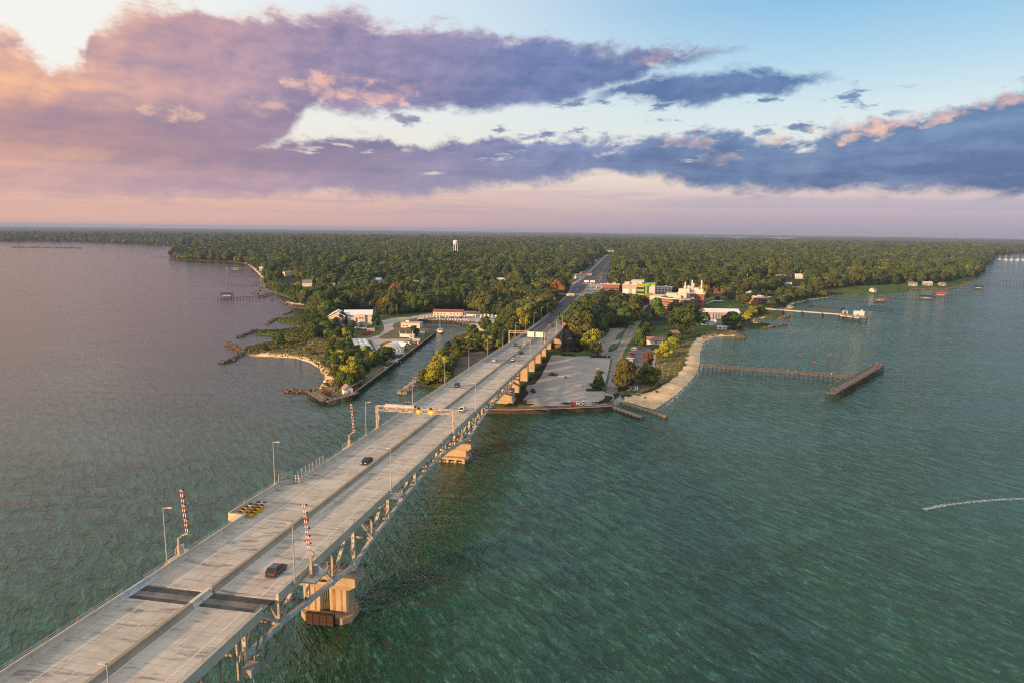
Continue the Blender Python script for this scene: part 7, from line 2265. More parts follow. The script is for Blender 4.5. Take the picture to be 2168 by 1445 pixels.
absorb(fp, fh); absorb(rp, hd)
p = A0(1818, 668, 4.5)
o = thing('pier_shed', 'white flat roofed shed on the end of the research pier', 'shed', p, -.12)
MB().box((0, 0, 0), (8.5, 6, 4.2)).build('wall', WHT, o); MB().box((0, 0, 4.2), (9, 6.5, .3)).build('roof', WROOF, o); MB().lathe([(.9, 0), (.9, .9), (.3, 1.4)], (2.6, 0, 4.5), 8).build('rooftop_unit', WHITEP, o)
MB().box((-2, -3.05, 0), (1.4, .1, 2.3)).build('door', MATS['grey_roller_door'], o)
p = A0(1789, 664, 4.5)
o = thing('guard_booth', 'small white open booth at the inner corner of the research pier head', 'booth', p, -.12)
MB().box((0, 0, 2.4), (4.4, 2.6, .4)).build('roof', WHT, o)
for x in (-2, 2): MB().box((x, 0, 0), (.3, 2.4, 2.4)).build('side_wall', WHT, o)


def boathouse(u, v, w, d, z, rz, label, roofm):
    p = A0(u, v, 0)
    o = thing('boathouse', label, 'boathouse', p, rz)
    MB().gable(w, d, z + 2.8, 1.3, .5).build('roof', roofm, o)
    for x in (-w / 2, 0, w / 2):
        for y in (-d / 2, d / 2): MB().tube((x, y, -2), (x, y, z + 2.8), .16, n=6).build('pile', PILEM, o)
    MB().box((0, 0, z - .3), (w, d * .96, .25)).build('floor', PLANK, o)
    MB().loft([[(-w * .33, y * .8, z + .0 + .2), (-w * .33, y, z + 1.1), (w * .33, y, z + 1.1), (w * .33, y * .8, z + .2)] for y in (-d * .12, d * .12)]).build('stored_boat', WHITEP, o)
    return o


REDR = M('dark_red_dock_roof', (0.26, 0.05, 0.045), 0.8, 0.1)
BRTR = M('bright_red_dock_roof', (0.50, 0.05, 0.035), 0.7, 0.1)
BLKR = M('black_dock_roof', (0.03, 0.03, 0.034), 0.8, 0.1)
dock([(1758, 630), (1850, 638)], 1.6, 1.6, 'low dock on piles leading to the dark red roofed boathouse', 3.5)
boathouse(1863, 639, 13, 8, 1.6, -.1, 'boathouse with dark red roof nearest the research pier', REDR)
dock([(1858, 625), (1950, 634)], 1.6, 1.6, 'low dock leading to the black roofed boathouse', 4)
boathouse(1961, 634.5, 14, 8, 1.6, -.1, 'black roofed boathouse on the right shore', BLKR)
dock([(1913, 622), (2014, 629)], 1.6, 1.6, 'low dock passing under the bright red boat roof', 4)
boathouse(1991, 628, 15, 7, 1.6, -.1, 'boathouse with bright red roof on the right shore', BRTR)
dock([(2020, 608), (2080, 612)], 1.6, 1.8, 'short dock with a dark hut off the right point', 4)
boathouse(2071, 612, 12, 7, 1.4, -.1, 'dark hut dock off the right point', BLKR)
dock([(2058, 597.5), (2190, 608)], 1.6, 1.6, 'nearest of three long thin docks at the right edge', 6)
dock([(2062, 593), (2190, 602)], 1.6, 1.6, 'middle of three long thin docks at the right edge', 6)
dock([(2072, 588.5), (2180, 596)], 1.6, 1.6, 'farthest of three long thin docks at the right edge', 6)
dock([(2086, 575.5), (2190, 579.5)], 1.6, 1.6, 'thin dock near the marina mouth at right', 8)
dock([(2090, 565), (2128, 567)], 1.6, 2.0, 'short far dock below the marina mouth', 8)
# left docks
dock([(577, 619), (548, 626.5), (461, 632)], 2.2, 2.0, 'long dock on tall piles reaching out from the left bluff', 4.0)
boathouse(481, 630, 13, 9, 1.8, .1, 'black roofed boathouse at the end of the long left dock', BLKR)
for i, (a, b_) in enumerate((((541, 583), (492, 584)), ((538, 577), (486, 577.5)), ((536, 572), (491, 573)), ((534, 569), (466, 569)), ((358, 544), (326, 544.5)))):
    dock([a, b_], 1.6, 1.8, ords[i] + ' thin dock along the left shore counting away from the long dock', 5)
boathouse(498, 573, 14, 9, 1.6, 0, 'small covered slip among the thin left docks', GROOF)
# docks by the ramp, the lot and the point
dock([(1294, 859), (1358, 881)], 1.5, 2.6, 'short plank pier beside the boat ramp', 2.6, boards=2.6, mat=TANW, two=False, slab=.7)
wj = dock([(1318, 850), (1412, 880)], 1.1, 1.2, 'long narrow timber jetty wall on the beach side of the boat ramp', 3.2, mat=TANW, two=False, slab=1.2)
dock([(660, 829), (690, 847), (735, 836)], 2.0, 4.5, 'rickety angled timber platform around the white shed point', 2.2, True, mat=WOODW, boards=2.2)
dock([(728, 838), (752, 829)], 2.1, 5, 'timber deck beneath the little white shed', 2.2, mat=WOODW, boards=2.2)
dock([(858, 848), (891, 853)], 1.8, 2.4, 'small fender pier on piles close to the bridge parapet', 1.8, mat=WOODW, boards=1.8)
dock([(733, 822), (768, 803)], 3.4, 2.2, 'raised timber boardwalk with railings behind the white shed', 2.0, True, mat=WOODW)


# bulkheads
def bulk(px, z, label, mat, cap, step=2.4, th=.5):
    pts = [A0(u, v, z) for u, v in px]
    o0 = Vector((pts[0].x, pts[0].y, 0))
    o = thing('bulkhead', label, 'bulkhead', o0)
    pile_me = MB().tube((0, 0, -2), (0, 0, z + .25), .2, n=6).mesh('pile', DWOOD)
    for a, b_ in zip(pts[:-1], pts[1:]):
        a, b_ = a - o0, b_ - o0
        d = b_ - a; L_ = d.length; d.normalize(); nn_ = Vector((d.y, -d.x, 0))
        n_ = max(1, int(L_ / 5))
        for i in range(n_):
            p, q = a + d * (L_ * i / n_ + .02), a + d * (L_ * (i + 1) / n_ - .02)
            MB().hexa([p - nn_ * th + Vector((0, 0, -2 - z)), q - nn_ * th + Vector((0, 0, -2 - z)), q + nn_ * th * .3 + Vector((0, 0, -2 - z)), p + nn_ * th * .3 + Vector((0, 0, -2 - z)), p - nn_ * th, q - nn_ * th, q + nn_ * th * .3, p + nn_ * th * .3]).build('wall_panel', mat, o)
        MB().beam(a + Vector((0, 0, .1)), b_ + Vector((0, 0, .1)), 1.0, .25).build('cap', cap, o)
        if step:
            m_ = max(1, int(L_ / step))
            for i in range(m_): q = a + d * (L_ * (i + .5) / m_) + nn_ * .45; link('pile', pile_me, o, (q.x, q.y, 0))
    return o


bulk([(748, 832), (922, 703.5)], 2.1, 'long dark timber bulkhead along the left side of the channel', DWOOD, WOODW, 3.5)
bulk([(886, 676), (961, 679), (994, 686)], 2.1, 'far timber bulkhead of the boat basin', DWOOD, WOODW, 5)
bulk([(932, 749), (966, 712)], 1.4, 'low dark bulkhead on the right bank of the channel', DWOOD, DWOOD, 0)
SEAC = M('rusty_seawall_face', (0.075, 0.055, 0.042), 0.85, 0.3, 0.5)
bulk([(990, 858), (1037, 866), (1093, 866.5), (1160, 865), (1240, 862), (1297, 859)], 2.1, 'seawall with pale cap along the foot of the parking lot', SEAC, M('pink_brick_cap', (0.44, 0.29, 0.22), 0.9, 0.15, 0.8), 0, .6)


# rock groins
ROCKM = M('groin_rock', (0.075, 0.06, 0.05), 0.95, 0.5, 1.2, col2=(0.23, 0.20, 0.17))
ROCKR = M('reddish_groin_rock', (0.13, 0.075, 0.052), 0.95, 0.4, 0.5, col2=(0.24, 0.16, 0.115))


def rock(mb, c, r, rnd):
    b_ = len(mb.v)
    P = []
    for (x, y, z) in ((-1, -1, -.6), (1, -1, -.6), (1, 1, -.6), (-1, 1, -.6), (-.7, -.8, .6), (.8, -.6, .7), (.6, .8, .55), (-.8, .7, .65)):
        P.append((c[0] + r * x * rnd.uniform(.6, 1.1), c[1] + r * y * rnd.uniform(.6, 1.1), c[2] + r * z * rnd.uniform(.6, 1.2)))
    mb.hexa(P)


def groin(px, w, h, label, mat=ROCKM, size=1.0):
    rnd = random.Random(int(px[0][0]))
    mb = MB()
    pts = [A0(u, v, 0) for u, v in px]
    o0 = pts[0]
    for a, b_ in zip(pts[:-1], pts[1:]):
        d = b_ - a; L_ = d.length; d.normalize(); nn_ = Vector((-d.y, d.x, 0))
        n_ = int(L_ * w * 1.1 / (size * size)) + 6
        for i in range(n_):
            t_ = rnd.uniform(-.5, .5)
            q = a + d * rnd.uniform(0, L_) + nn_ * t_ * w - o0
            rock(mb, (q.x, q.y, h * (1 - 3.2 * t_ * t_) * rnd.uniform(.1, 1.15) - .2), size * rnd.choice((.4, .55, .7, 1.15)) * rnd.uniform(.8, 1.15), rnd)
    return tag(mb.build('rock_groin', mat, None, loc=o0), label, 'groin')


groin([(515, 745), (492, 762), (469, 768)], 5, 1.6, 'near arm of the V-shaped rock groin on the sandy spit', ROCKM, 1.1)
groin([(514, 744), (484, 729)], 5, 1.6, 'far reddish arm of the V-shaped rock groin on the sandy spit', ROCKR, 1.1)
groin([(543, 699), (532, 703), (504, 714)], 5, 1.5, 'second rock groin up the left shore from the V-shaped one')
groin([(590, 674.5), (582, 676), (564, 686)], 5, 1.5, 'third rock groin up the left shore ending in a dark tail')
groin([(593, 637.5), (601, 643), (607, 645)], 4, 1.3, 'reddish rock tip of the thin sand spit', ROCKR)
groin([(600, 666.5), (617, 660)], 4, 1.2, 'short detached rock bar in the small left cove')
groin([(610, 651), (621, 651)], 4, 1.2, 'stubby rock head on the thin green spit', ROCKR)
for i, (u, v) in enumerate(((540, 598), (535, 604), (548, 609), (541, 614.5), (537, 621), (552, 628), (568, 634))):
    groin([(u, v), (u + 9, v + (1 if i < 4 else 1.5))], 3.5, 1.3, ords[i] + ' small rock mound in the line of mounds below the left bluff', ROCKM)
groin([(600, 827), (640, 829), (716, 833)], 3.6, 1.6, 'long reddish rock groin reaching left from the white shed', ROCKR, .9)
groin([(886, 806), (870, 820), (849, 834)], 6, 1.8, 'pale rock tip at the mouth of the channel', M('pale_groin_rock', (0.24, 0.21, 0.175), 0.95, 0.3, 0.5, col2=(0.40, 0.36, 0.31)), 1.1)
groin([(700, 795), (693, 812), (680, 825)], 2.2, .9, 'thin scatter of rocks along the crescent beach edge', M('pale_groin_rock', (0.24, 0.21, 0.175)), .7)
groin([(1548, 700), (1560, 709), (1573, 718)], 6, 1.7, 'dark rock groin at the right end of the beach', ROCKM, 1.2)
groin([(1552, 699), (1570, 696), (1590, 693)], 4, 1.5, 'rock edging behind the groin at the right end of the beach')
groin([(1624, 696), (1634, 692), (1650, 690), (1662, 687)], 5, 1.6, 'grey rock groin at the marsh tip below the research pier', ROCKM, 1.2)
groin([(1652, 677), (1660, 672.5), (1678, 669)], 5, 1.5, 'grey rock groin directly under the research pier', ROCKM, 1.2)
groin([(1928, 617), (1940, 613), (2000, 614), (2030, 608), (2057, 599)], 4, 1.6, 'dark rock revetment edging the far right lawn', ROCKM, 1.3)
groin([(1345, 838), (1322, 846), (1313, 844)], 2, .8, 'low rock line at the top of the boat ramp', ROCKR, .6)
o = groin([(28, 524), (90, 524.6), (172, 526)], 14, 2.0, 'long low breakwater in the river at far left', ROCKM, 3.0)


# pilings, fish traps, channel posts
def piling(u, v, h, label, group=None, r=.18, top=None):
    o = thing('piling', label, 'piling', A0(u, v), random.uniform(0, 3), group)
    MB().tube((0, 0, -2), (0, .15, h), r, r * .85, n=6).build('post', DWOOD, o)
    if top: MB().box((0, 0, h), (.5, .4, .5)).build('marker', top, o)
    return o


for i, (u, v, h, lab) in enumerate(((1615, 781, 4.5, 'dark post behind the fishing pier about a third of the way out'), (1723, 781, 4.5, 'post behind the fishing pier with an orange top'), (1754, 764, 4.5, 'second orange topped post behind the fishing pier head'), (1780, 750.5, 4.5, 'third post out beyond the fishing pier head'), (1804, 737.5, 4.5, 'farthest post of the row beyond the fishing pier head'), (1637, 783, 3.0, 'post touching the fishing pier rail'),
                                     (637, 783, 8, 'thin pole standing in the calm crescent bay'), (625, 763, 4, 'short stake near the crescent beach'), (918, 760, 8, 'tall thin post in the channel water'), (1532, 766, .7, 'low orange float mark off the beach'), (483, 607, 9, 'tall pole in the water among stakes off the left bluff'), (515, 612, 6, 'thin pole near the long left dock'))):
    piling(u, v, h, lab, top=M('orange_marker', (0.7, 0.2, 0.08), 0.6, 0.0) if i in (1, 2, 9) else None)
st0 = A0(490, 605.5)
o = thing('stake_line', 'line of short stakes in the water off the left bluff', 'stakes', st0)
for i in range(16):
    q = A0(490 + i * 3.1, 605.5 + i * .05) - st0
    MB().tube((q.x, q.y, -1), (q.x, q.y, 2.2), .2, n=5).build('stake', DWOOD, o)
st0 = A0(1750, 640)
o = thing('stake_line', 'dotted line of stakes in the water behind the research pier', 'stakes', st0)
for i in range(14):
    q = A0(1750 + i * 5.4, 639.5 + i * .42) - st0
    MB().tube((q.x, q.y, -1), (q.x, q.y, 1.6), .22, n=5).build('stake', DWOOD, o)
st0 = A0(1726, 650)
o = thing('oyster_rack', 'rack of dark rails in the water behind the research pier', 'rack', st0)
for r in range(3):
    a, b_ = A0(1728 + r * 3, 648 + r * 1.4) - st0, A0(1778 + r * 4, 652.5 + r * 1.4) - st0
    MB().beam(a + Vector((0, 0, .5)), b_ + Vector((0, 0, .5)), .5, .35).build('rail', DWOOD, o)
a, b_ = A0(1712, 651) - st0, A0(1722, 647.5) - st0
MB().beam(a + Vector((0, 0, .6)), b_ + Vector((0, 0, .6)), .8, .8).build('rail', DWOOD, o)
a, b_ = A0(1779, 655.5) - st0, A0(1788, 652) - st0
MB().beam(a + Vector((0, 0, .6)), b_ + Vector((0, 0, .6)), .8, .8).build('rail', DWOOD, o)
for i in range(5):
    pts = [A0(1820 + i * 9 + k * 11 , 651 + i * 2.6 - (k * 1.6 - k * k * .09)) for k in range(5)]
    o = thing('floating_boom', ords[i] + ' curved dark float line right of the research pier from the shore side', 'boom', pts[0], 0, 'curved float lines')
    mb = MB()
    for a, b_ in zip(pts[:-1], pts[1:]): mb.tube(a - pts[0] + Vector((0, 0, .1)), b_ - pts[0] + Vector((0, 0, .1)), .35, n=6)
    mb.build('float', M('dark_float', (0.05, 0.06, 0.07), 0.7, 0.2), o)

# ================================================================== boats
HULLW = M('white_gelcoat', (0.72, 0.71, 0.68), 0.35, 0.04, 0.6)
CANV = M('white_boat_cover', (0.66, 0.64, 0.60), 0.8, 0.10, 0.8)
BLUEC = M('blue_boat_cover', (0.10, 0.20, 0.36), 0.8, 0.1)


def hull_rings(L, Wd, H_, zo=0.0):
    out = []
    for f, w, kz, hz in ((0, .86, .12, 1.0), (.25, 1.0, .04, 1.0), (.55, .98, .05, 1.06), (.78, .70, .16, 1.2), (.93, .32, .42, 1.36), (1.0, .04, .9, 1.44)):
        y = -L / 2 + L * f
        out.append([(-Wd / 2 * w, y, zo + H_ * hz), (-Wd / 2 * w * .82, y, zo + H_ * (kz + .35)), (0, y, zo + H_ * kz), (Wd / 2 * w * .82, y, zo + H_ * (kz + .35)), (Wd / 2 * w, y, zo + H_ * hz)])
    return out


BM = {}


def boat(loc, rz, label, L=6.5, Wd=2.3, cover=True, trailer=True, group=None, cab=False):
    o = thing('boat', label, 'boat', loc, rz, group)
    k = (L, Wd, trailer)
    zo = .55 if trailer else -.25
    if k not in BM:
        BM[k] = (MB().loft(hull_rings(L, Wd, 1.0, zo)).mesh('hull', HULLW),
                 MB().loft([[(-Wd * .46 * w, -L / 2 + L * f, zo + 1.05), (0, -L / 2 + L * f, zo + 1.05 + h), (Wd * .46 * w, -L / 2 + L * f, zo + 1.05)] for f, w, h in ((.02, .9, .35), (.3, 1, .9), (.5, 1, 1.0), (.8, .7, .5), (.96, .2, .35))]).mesh('cover', CANV),
                 MB().box((0, -.2, zo + .8), (.9, 1.2, 1.3)).box((0, -.2, zo + 2.1), (1.5, 1.9, .1)).mesh('console', HULLW),
                 MB().beam((-.8, -L / 2, .5), (-.8, L * .2, .5), .14).beam((.8, -L / 2, .5), (.8, L * .2, .5), .14).beam((-.8, L * .2, .5), (0, L * .6, .5), .12).beam((.8, L * .2, .5), (0, L * .6, .5), .12).mesh('trailer_frame', GALV),
                 MB().box((0, -L / 2 - .3, zo + .5), (.5, .5, 1.2)).mesh('outboard_motor', PLASTIC), MB().tube((-.12, 0, 0), (.12, 0, 0), .34, n=10).mesh('wheel', TYRE))
    b_ = BM[k]
    link('hull', b_[0], o)
    link('cover' if cover else 'console', b_[1] if cover else b_[2], o)
    link('outboard_motor', b_[4], o)
    if trailer:
        link('trailer_frame', b_[3], o)
        for x in (-1.1, 1.1): link('wheel', b_[5], o, (x, -L * .15, .34))
    return o


def nth(i): return ords[i]


for i in range(15):
    u, v = 898 + i * 6.6, 674.2 - i * .12 + (0.6 if i % 3 else 0)
    boat(G(u, v, .06), .15 + random.uniform(-.12, .12), nth(i) + ' boat from the left in the rear row on trailers before the long store', 6.5, 2.3, i % 4 != 2, True, 'boats in the rear trailer row')
for i in range(13):
    u, v = 926 + i * 5.6, 679.0 + i * .28
    boat(G(u, v, .06), .15 + random.uniform(-.15, .15), nth(i) + ' boat from the left in the front row on trailers at the basin edge', 6.0, 2.2, i % 3 != 1, True, 'boats in the front trailer row')
for i in range(10):
    u, v = 1018 + (i % 5) * 8.0, 671 + (i // 5) * 3.6 + (i % 5) * .3
    boat(G(u, v, .06), .3 + random.uniform(-.2, .2), nth(i % 5) + ' boat in the ' + ('upper' if i < 5 else 'lower') + ' line right of the small brown store', 6.5, 2.3, i % 2 == 0, True, 'boats in the lot beyond the basin')
yr = ('top', 'second', 'third', 'bottom')
for i in range(16):
    r, c = i // 4, i % 4
    u, v = 826 + c * 7.4 + r * .5, 741.5 + r * 4.6 - c * 1.0
    boat(G(u, v, .02), -.9 + random.uniform(-.3, .3), ords[c] + ' boat in the ' + yr[r] + ' row of the crowded boat yard by the channel', 6.0, 2.2, i % 3 == 0, True, 'crowded boats in the yard')
for i, (u, v, rz, lab) in enumerate(((758, 697, 1.4, 'white boat lying on the grass before the containers'), (771, 699, 1.2, 'second white boat lying beside the first before the containers'), (842, 768, .6, 'white skiff beneath the round dark tree by the channel'), (834, 770, 1.4, 'white box-like skiff left of the channel tree'), (731, 689, .6, 'white boat in front of the workshop'), (719, 702, .3, 'boat among the clutter left of the box trailer'), (730, 700, 1.0, 'silvery boat beside the box trailer'), (748, 712, .2, 'white skiff at the left end of the container row'), (865, 731, .9, 'white boat under the small yard trees'), (893, 706, .8, 'large white boat on stands behind the stilted cottage'), (742, 706, .5, 'low skiff left of the white skiff'), (700, 745, .9, 'pale skiff at the edge of the thicket'))):
    boat(G(u, v, .02), rz, lab, 9.0 if i == 9 else 6.0, 2.8 if i == 9 else 2.2, i % 2 == 1, i != 9)
boat(A0(817, 783), -.7, 'tiny white motor boat moored to the channel bulkhead', 4.5, 1.9, False, False)
o = boat(A0(505, 571), .2, 'white sport boat moored among the left docks', 9, 3, False, False)
boat(A0(481, 569), .6, 'white boat moored at the outer end of the left docks', 9, 3, True, False)
# work boat at the basin mouth
wb = thing('work_boat', 'white cabin work boat with green top moored at the basin mouth', 'boat', A0(932, 704), R_(196))
MB().loft(hull_rings(15, 5.0, 1.9, -.5)).build('hull', HULLW, wb)
MB().loft([[(x * 1.02, y, z) for x, y, z in r] for r in hull_rings(15, 5.0, .75, -.5)]).build('boot_stripe', BLACKR, wb)
MB().box((0, 1.0, 1.3), (3.4, 5.0, 2.2)).build('cabin', HULLW, wb)
MB().box((0, 2.4, 2.3), (3.46, 2.3, .8)).build('wheelhouse_window', WINM, wb)
MB().box((0, .8, 3.5), (3.6, 5.4, .2)).build('cabin_top', M('sea_green_canvas', (0.08, 0.38, 0.30), 0.7, 0.05), wb)
MB().tube((0, -.6, 3.6), (0, -.6, 10.5), .10, n=6).build('mast', WHITEP, wb)
MB().beam((0, -.6, 9), (1.5, -.6, 8.6), .08).beam((0, -.6, 5), (0, -5, 6.4), .1).build('boom', WHITEP, wb)
MB().lathe([(.5, 0), (.6, .4), (.5, .9)], (2.3, -3.5, 1.4), 10).build('red_float', M('red_float', (0.6, 0.05, 0.05), 0.5, 0.0), wb)
MB().box((0, -4.6, 1.25), (2.6, 3, .7)).build('deck_gear', M('teal_gear', (0.12, 0.32, 0.30), 0.7, 0.2), wb)
# far marina at right
for i in range(18):
    u, v = 2106 + (i * 37 % 62), 549.5 + (i % 3) * 1.6
    o = thing('sailboat', ords[i] + ' masted white boat of the far marina at the right edge', 'sailboat', A0(u, v), R_(90) + random.uniform(-.2, .2), 'sailboats in the far marina')
    k = ('sail',)
    if k not in BM: BM[k] = (MB().loft(hull_rings(14, 4.4, 1.8, -.4)).mesh('hull', HULLW), MB().tube((0, .5, 1), (0, .5, 20), .28, .16, n=5).mesh('mast', M('mast_alloy', (0.52, 0.45, 0.42), 0.5, 0)), MB().box((0, -1, 1.4), (2.6, 5, 1.2)).mesh('cabin', HULLW), MB().beam((0, .5, 3), (0, -5, 3), .3).mesh('boom', CANV))
    for nm, me_ in zip(('hull', 'mast', 'cabin', 'boom'), BM[k]): link(nm, me_, o)
    s_ = .8 + .07 * (i % 5); o.scale = (s_, s_, s_)
# boat wake
wkp = [(1955, 1077), (2000, 1068), (2060, 1061), (2120, 1056), (2200, 1053)]
wk = MB()
W0 = [A0(u, v, .03) for u, v in wkp]
rnd = random.Random(4)
for a, b_ in zip(W0[:-1], W0[1:]):
    for i in range(260):
        c = a.lerp(b_, rnd.random()) + Vector((rnd.gauss(0, .5), rnd.gauss(0, .45), rnd.uniform(0, .02)))
        r = rnd.uniform(.03, .15); ang = rnd.uniform(-.3, .6)
        e1, e2 = Vector((math.cos(ang), math.sin(ang), 0)) * r * 2.4, Vector((-math.sin(ang), math.cos(ang), 0)) * r * .7
        wk.poly([c - e1 - e2 * .3, c + e1 * .2 - e2, c + e1, c + e1 * .1 + e2, c - e1 * .6 + e2 * .8])
for i in range(46):
    c = A0(1828 + i * 2.4 + rnd.uniform(-6, 6), 1040 + i * .75 + rnd.uniform(-5, 5), .03); r = rnd.uniform(.03, .1)
    wk.poly([c + Vector((-r * 2, 0, 0)), c + Vector((0, -r, 0)), c + Vector((r * 2, 0, 0)), c + Vector((0, r, 0))])
wk.build('wake_foam', M('foam', (0.52, 0.57, 0.55), 0.8, 0.1), kind='stuff')
# foam line along the beach
fm = MB()
bl_ = [A0(u, v, .03) for u, v in ((1392, 868), (1433, 836), (1469, 800), (1483, 776), (1485, 748), (1491, 727), (1512, 716))]
for a, b_ in zip(bl_[:-1], bl_[1:]):
    d = (b_ - a).normalized(); nn_ = Vector((d.y, -d.x, 0))
    for i in range(55):
        c = a.lerp(b_, rnd.random()) + nn_ * rnd.choice((.3, .5, 1.4)) + nn_ * rnd.gauss(0, .35)
        r = rnd.uniform(.2, .75)
        fm.poly([c - d * r * 2, c - nn_ * r * .3, c + d * r * 2, c + nn_ * r * .35])
fm.build('surf_foam', MATS['foam'], kind='stuff')

# ================================================================== people on the fishing pier and the beach path
SKIN = M('skin', (0.42, 0.25, 0.17), 0.7, 0)
JEAN = M('dark_trousers', (0.04, 0.05, 0.08), 0.9, 0)
HAIR = M('dark_hair', (0.03, 0.02, 0.015), 0.9, 0)


def person_base():
    vs = [(0, 0, .95), (0, .01, 1.15), (0, .0, 1.38), (0, .02, 1.52), (0, .03, 1.63), (0, .02, 1.74), (-.10, 0, .92), (-.11, .03, .50), (-.11, -.02, .08), (-.12, .12, .04), (.10, 0, .92), (.12, .05, .50), (.13, .02, .08), (.14, .16, .04),
          (-.19, 0, 1.40), (-.26, .02, 1.14), (-.22, .18, .98), (.19, 0, 1.40), (.27, .04, 1.16), (.20, .24, 1.08)]
    es = [(0, 1), (1, 2), (2, 3), (3, 4), (4, 5), (0, 6), (6, 7), (7, 8), (8, 9), (0, 10), (10, 11), (11, 12), (12, 13), (2, 14), (14, 15), (15, 16), (2, 17), (17, 18), (18, 19)]
    rad = [.15, .14, .16, .06, .095, .08, .09, .065, .045, .04, .09, .065, .045, .04, .065, .045, .035, .065, .045, .035]
    me = bpy.data.meshes.new('person'); me.from_pydata(vs, es, [])
    o = bpy.data.objects.new('person_skeleton', me); COL.objects.link(o)
    md_ = o.modifiers.new('skin', 'SKIN')
    for i, r in enumerate(rad): me.skin_vertices[0].data[i].radius = (r, r * .85, )
    me.skin_vertices[0].data[0].use_root = True
    sb = o.modifiers.new('sub', 'SUBSURF'); sb.levels = 1
    dg = bpy.context.evaluated_depsgraph_get(); dg.update()
    out = bpy.data.meshes.new_from_object(o.evaluated_get(dg))
    bpy.data.objects.remove(o)
    return out


PB = person_base()


def person(p, rz, shirt, label):
    o = thing('person', label, 'person', p, rz)
    me = PB.copy(); me.name = 'body'
    me.materials.clear()
    for m_ in (SKIN, JEAN, M(shirt + '_shirt', {'white': (.7, .7, .68), 'red': (.5, .04, .04), 'yellow': (.7, .5, .04), 'black': (.02, .02, .02), 'blue': (.06, .12, .35), 'orange': (.7, .2, .05), 'pink': (.6, .3, .3)}[shirt], .9, 0)): me.materials.append(m_)
    for f in me.polygons:
        z = f.center.z
        f.material_index = 1 if z < .95 else (2 if z < 1.46 and not (abs(f.center.x) > .2 and z < 1.18) else 0)
    link('body', me, o)
    MB().lathe([(.105, 0), (.10, .08), (.03, .13)], (0, .015, 1.70), 8).build('hair', HAIR, o)
    return o


PP = [(1560, .3, 'red', 'person in red at the rail a quarter of the way along the fishing pier'), (1566, -.4, 'pink', 'person in pink beside the one in red on the fishing pier'), (1634, .1, 'orange', 'person in orange near mid fishing pier'), (1646, .5, 'red', 'person in bright red farther along the fishing pier'), (1675, -.3, 'yellow', 'person in yellow in the middle of the fishing pier'), (1690, .2, 'white', 'person in white right of the one in yellow'), (1713, .4, 'black', 'person in black in the outer half of the fishing pier'), (1746, -.2, 'pink', 'person in pink near the outer end of the fishing pier'), (1763, .0, 'white', 'person in white on the fishing pier stem close to the head'), (1795, .3, 'blue', 'person in blue where the stem meets the pier head')]
for u, off, c, lab in PP:
    f = (u - 1481) / 325
    a, b_ = A0(1481, 773, 3.2), A0(1806, 798, 3.2)
    d = (b_ - a).normalized()
    person(a.lerp(b_, f) + Vector((-d.y, d.x, 0)) * off, random.uniform(0, 6), c, lab)
for f, off, c, lab in ((.03, .5, 'yellow', 'person in yellow at the near end of the pier head'), (.05, -.6, 'red', 'person in red at the near end of the pier head'), (.08, 1.0, 'white', 'person in white sitting gear beside the near end of the pier head'), (.22, 1.4, 'black', 'person in black a little along the pier head'), (.62, -1.2, 'red', 'person in red standing just past the pier junction'), (.90, .5, 'orange', 'person in orange near the far end of the pier head'), (.93, -.4, 'black', 'person in black near the far end of the pier head'), (.96, .8, 'red', 'person in red at the far tip of the pier head'), (.98, -.8, 'white', 'person in white at the far tip of the pier head')):
    a, b_ = A0(1759, 831, 3.2), A0(1862, 773, 3.2)
    d = (b_ - a).normalized()
    person(a.lerp(b_, f) + Vector((-d.y, d.x, 0)) * off, random.uniform(0, 6), c, lab)
person(G(*r4((1494, 835))[0], .06), 3.0, 'black', 'person in black walking on the beach path beside the parking')
# gulls
for i, (u, v, z) in enumerate(((1774, 806, 5), (1759, 813, 4), (1822, 781, 6), (1844, 773, 6), (1856, 768, 7), (1766, 787, 5))):
    o = thing('gull', 'white gull, ' + ('low left of the pier head', 'hovering at the near end of the pier head', 'over the water behind the pier head', 'left of the far pier tip', 'above the far pier tip', 'over the pier stem')[i], 'bird', A0(u, v, z), random.uniform(0, 6))
    MB().loft([[(-.03, -.25, 0), (0, -.25, .04), (.03, -.25, 0)], [(-.09, 0, -.04), (0, 0, .10), (.09, 0, -.04)], [(-.02, .3, .02), (0, .3, .05), (.02, .3, .02)]]).build('body', WHITEP, o)
    for s_ in (-1, 1): MB().poly([(s_ * .05, -.1, .05), (s_ * .4, -.02, .22), (s_ * .75, -.12, .12), (s_ * .4, .1, .22), (s_ * .05, .12, .05)]).build('wing', WHITEP, o)

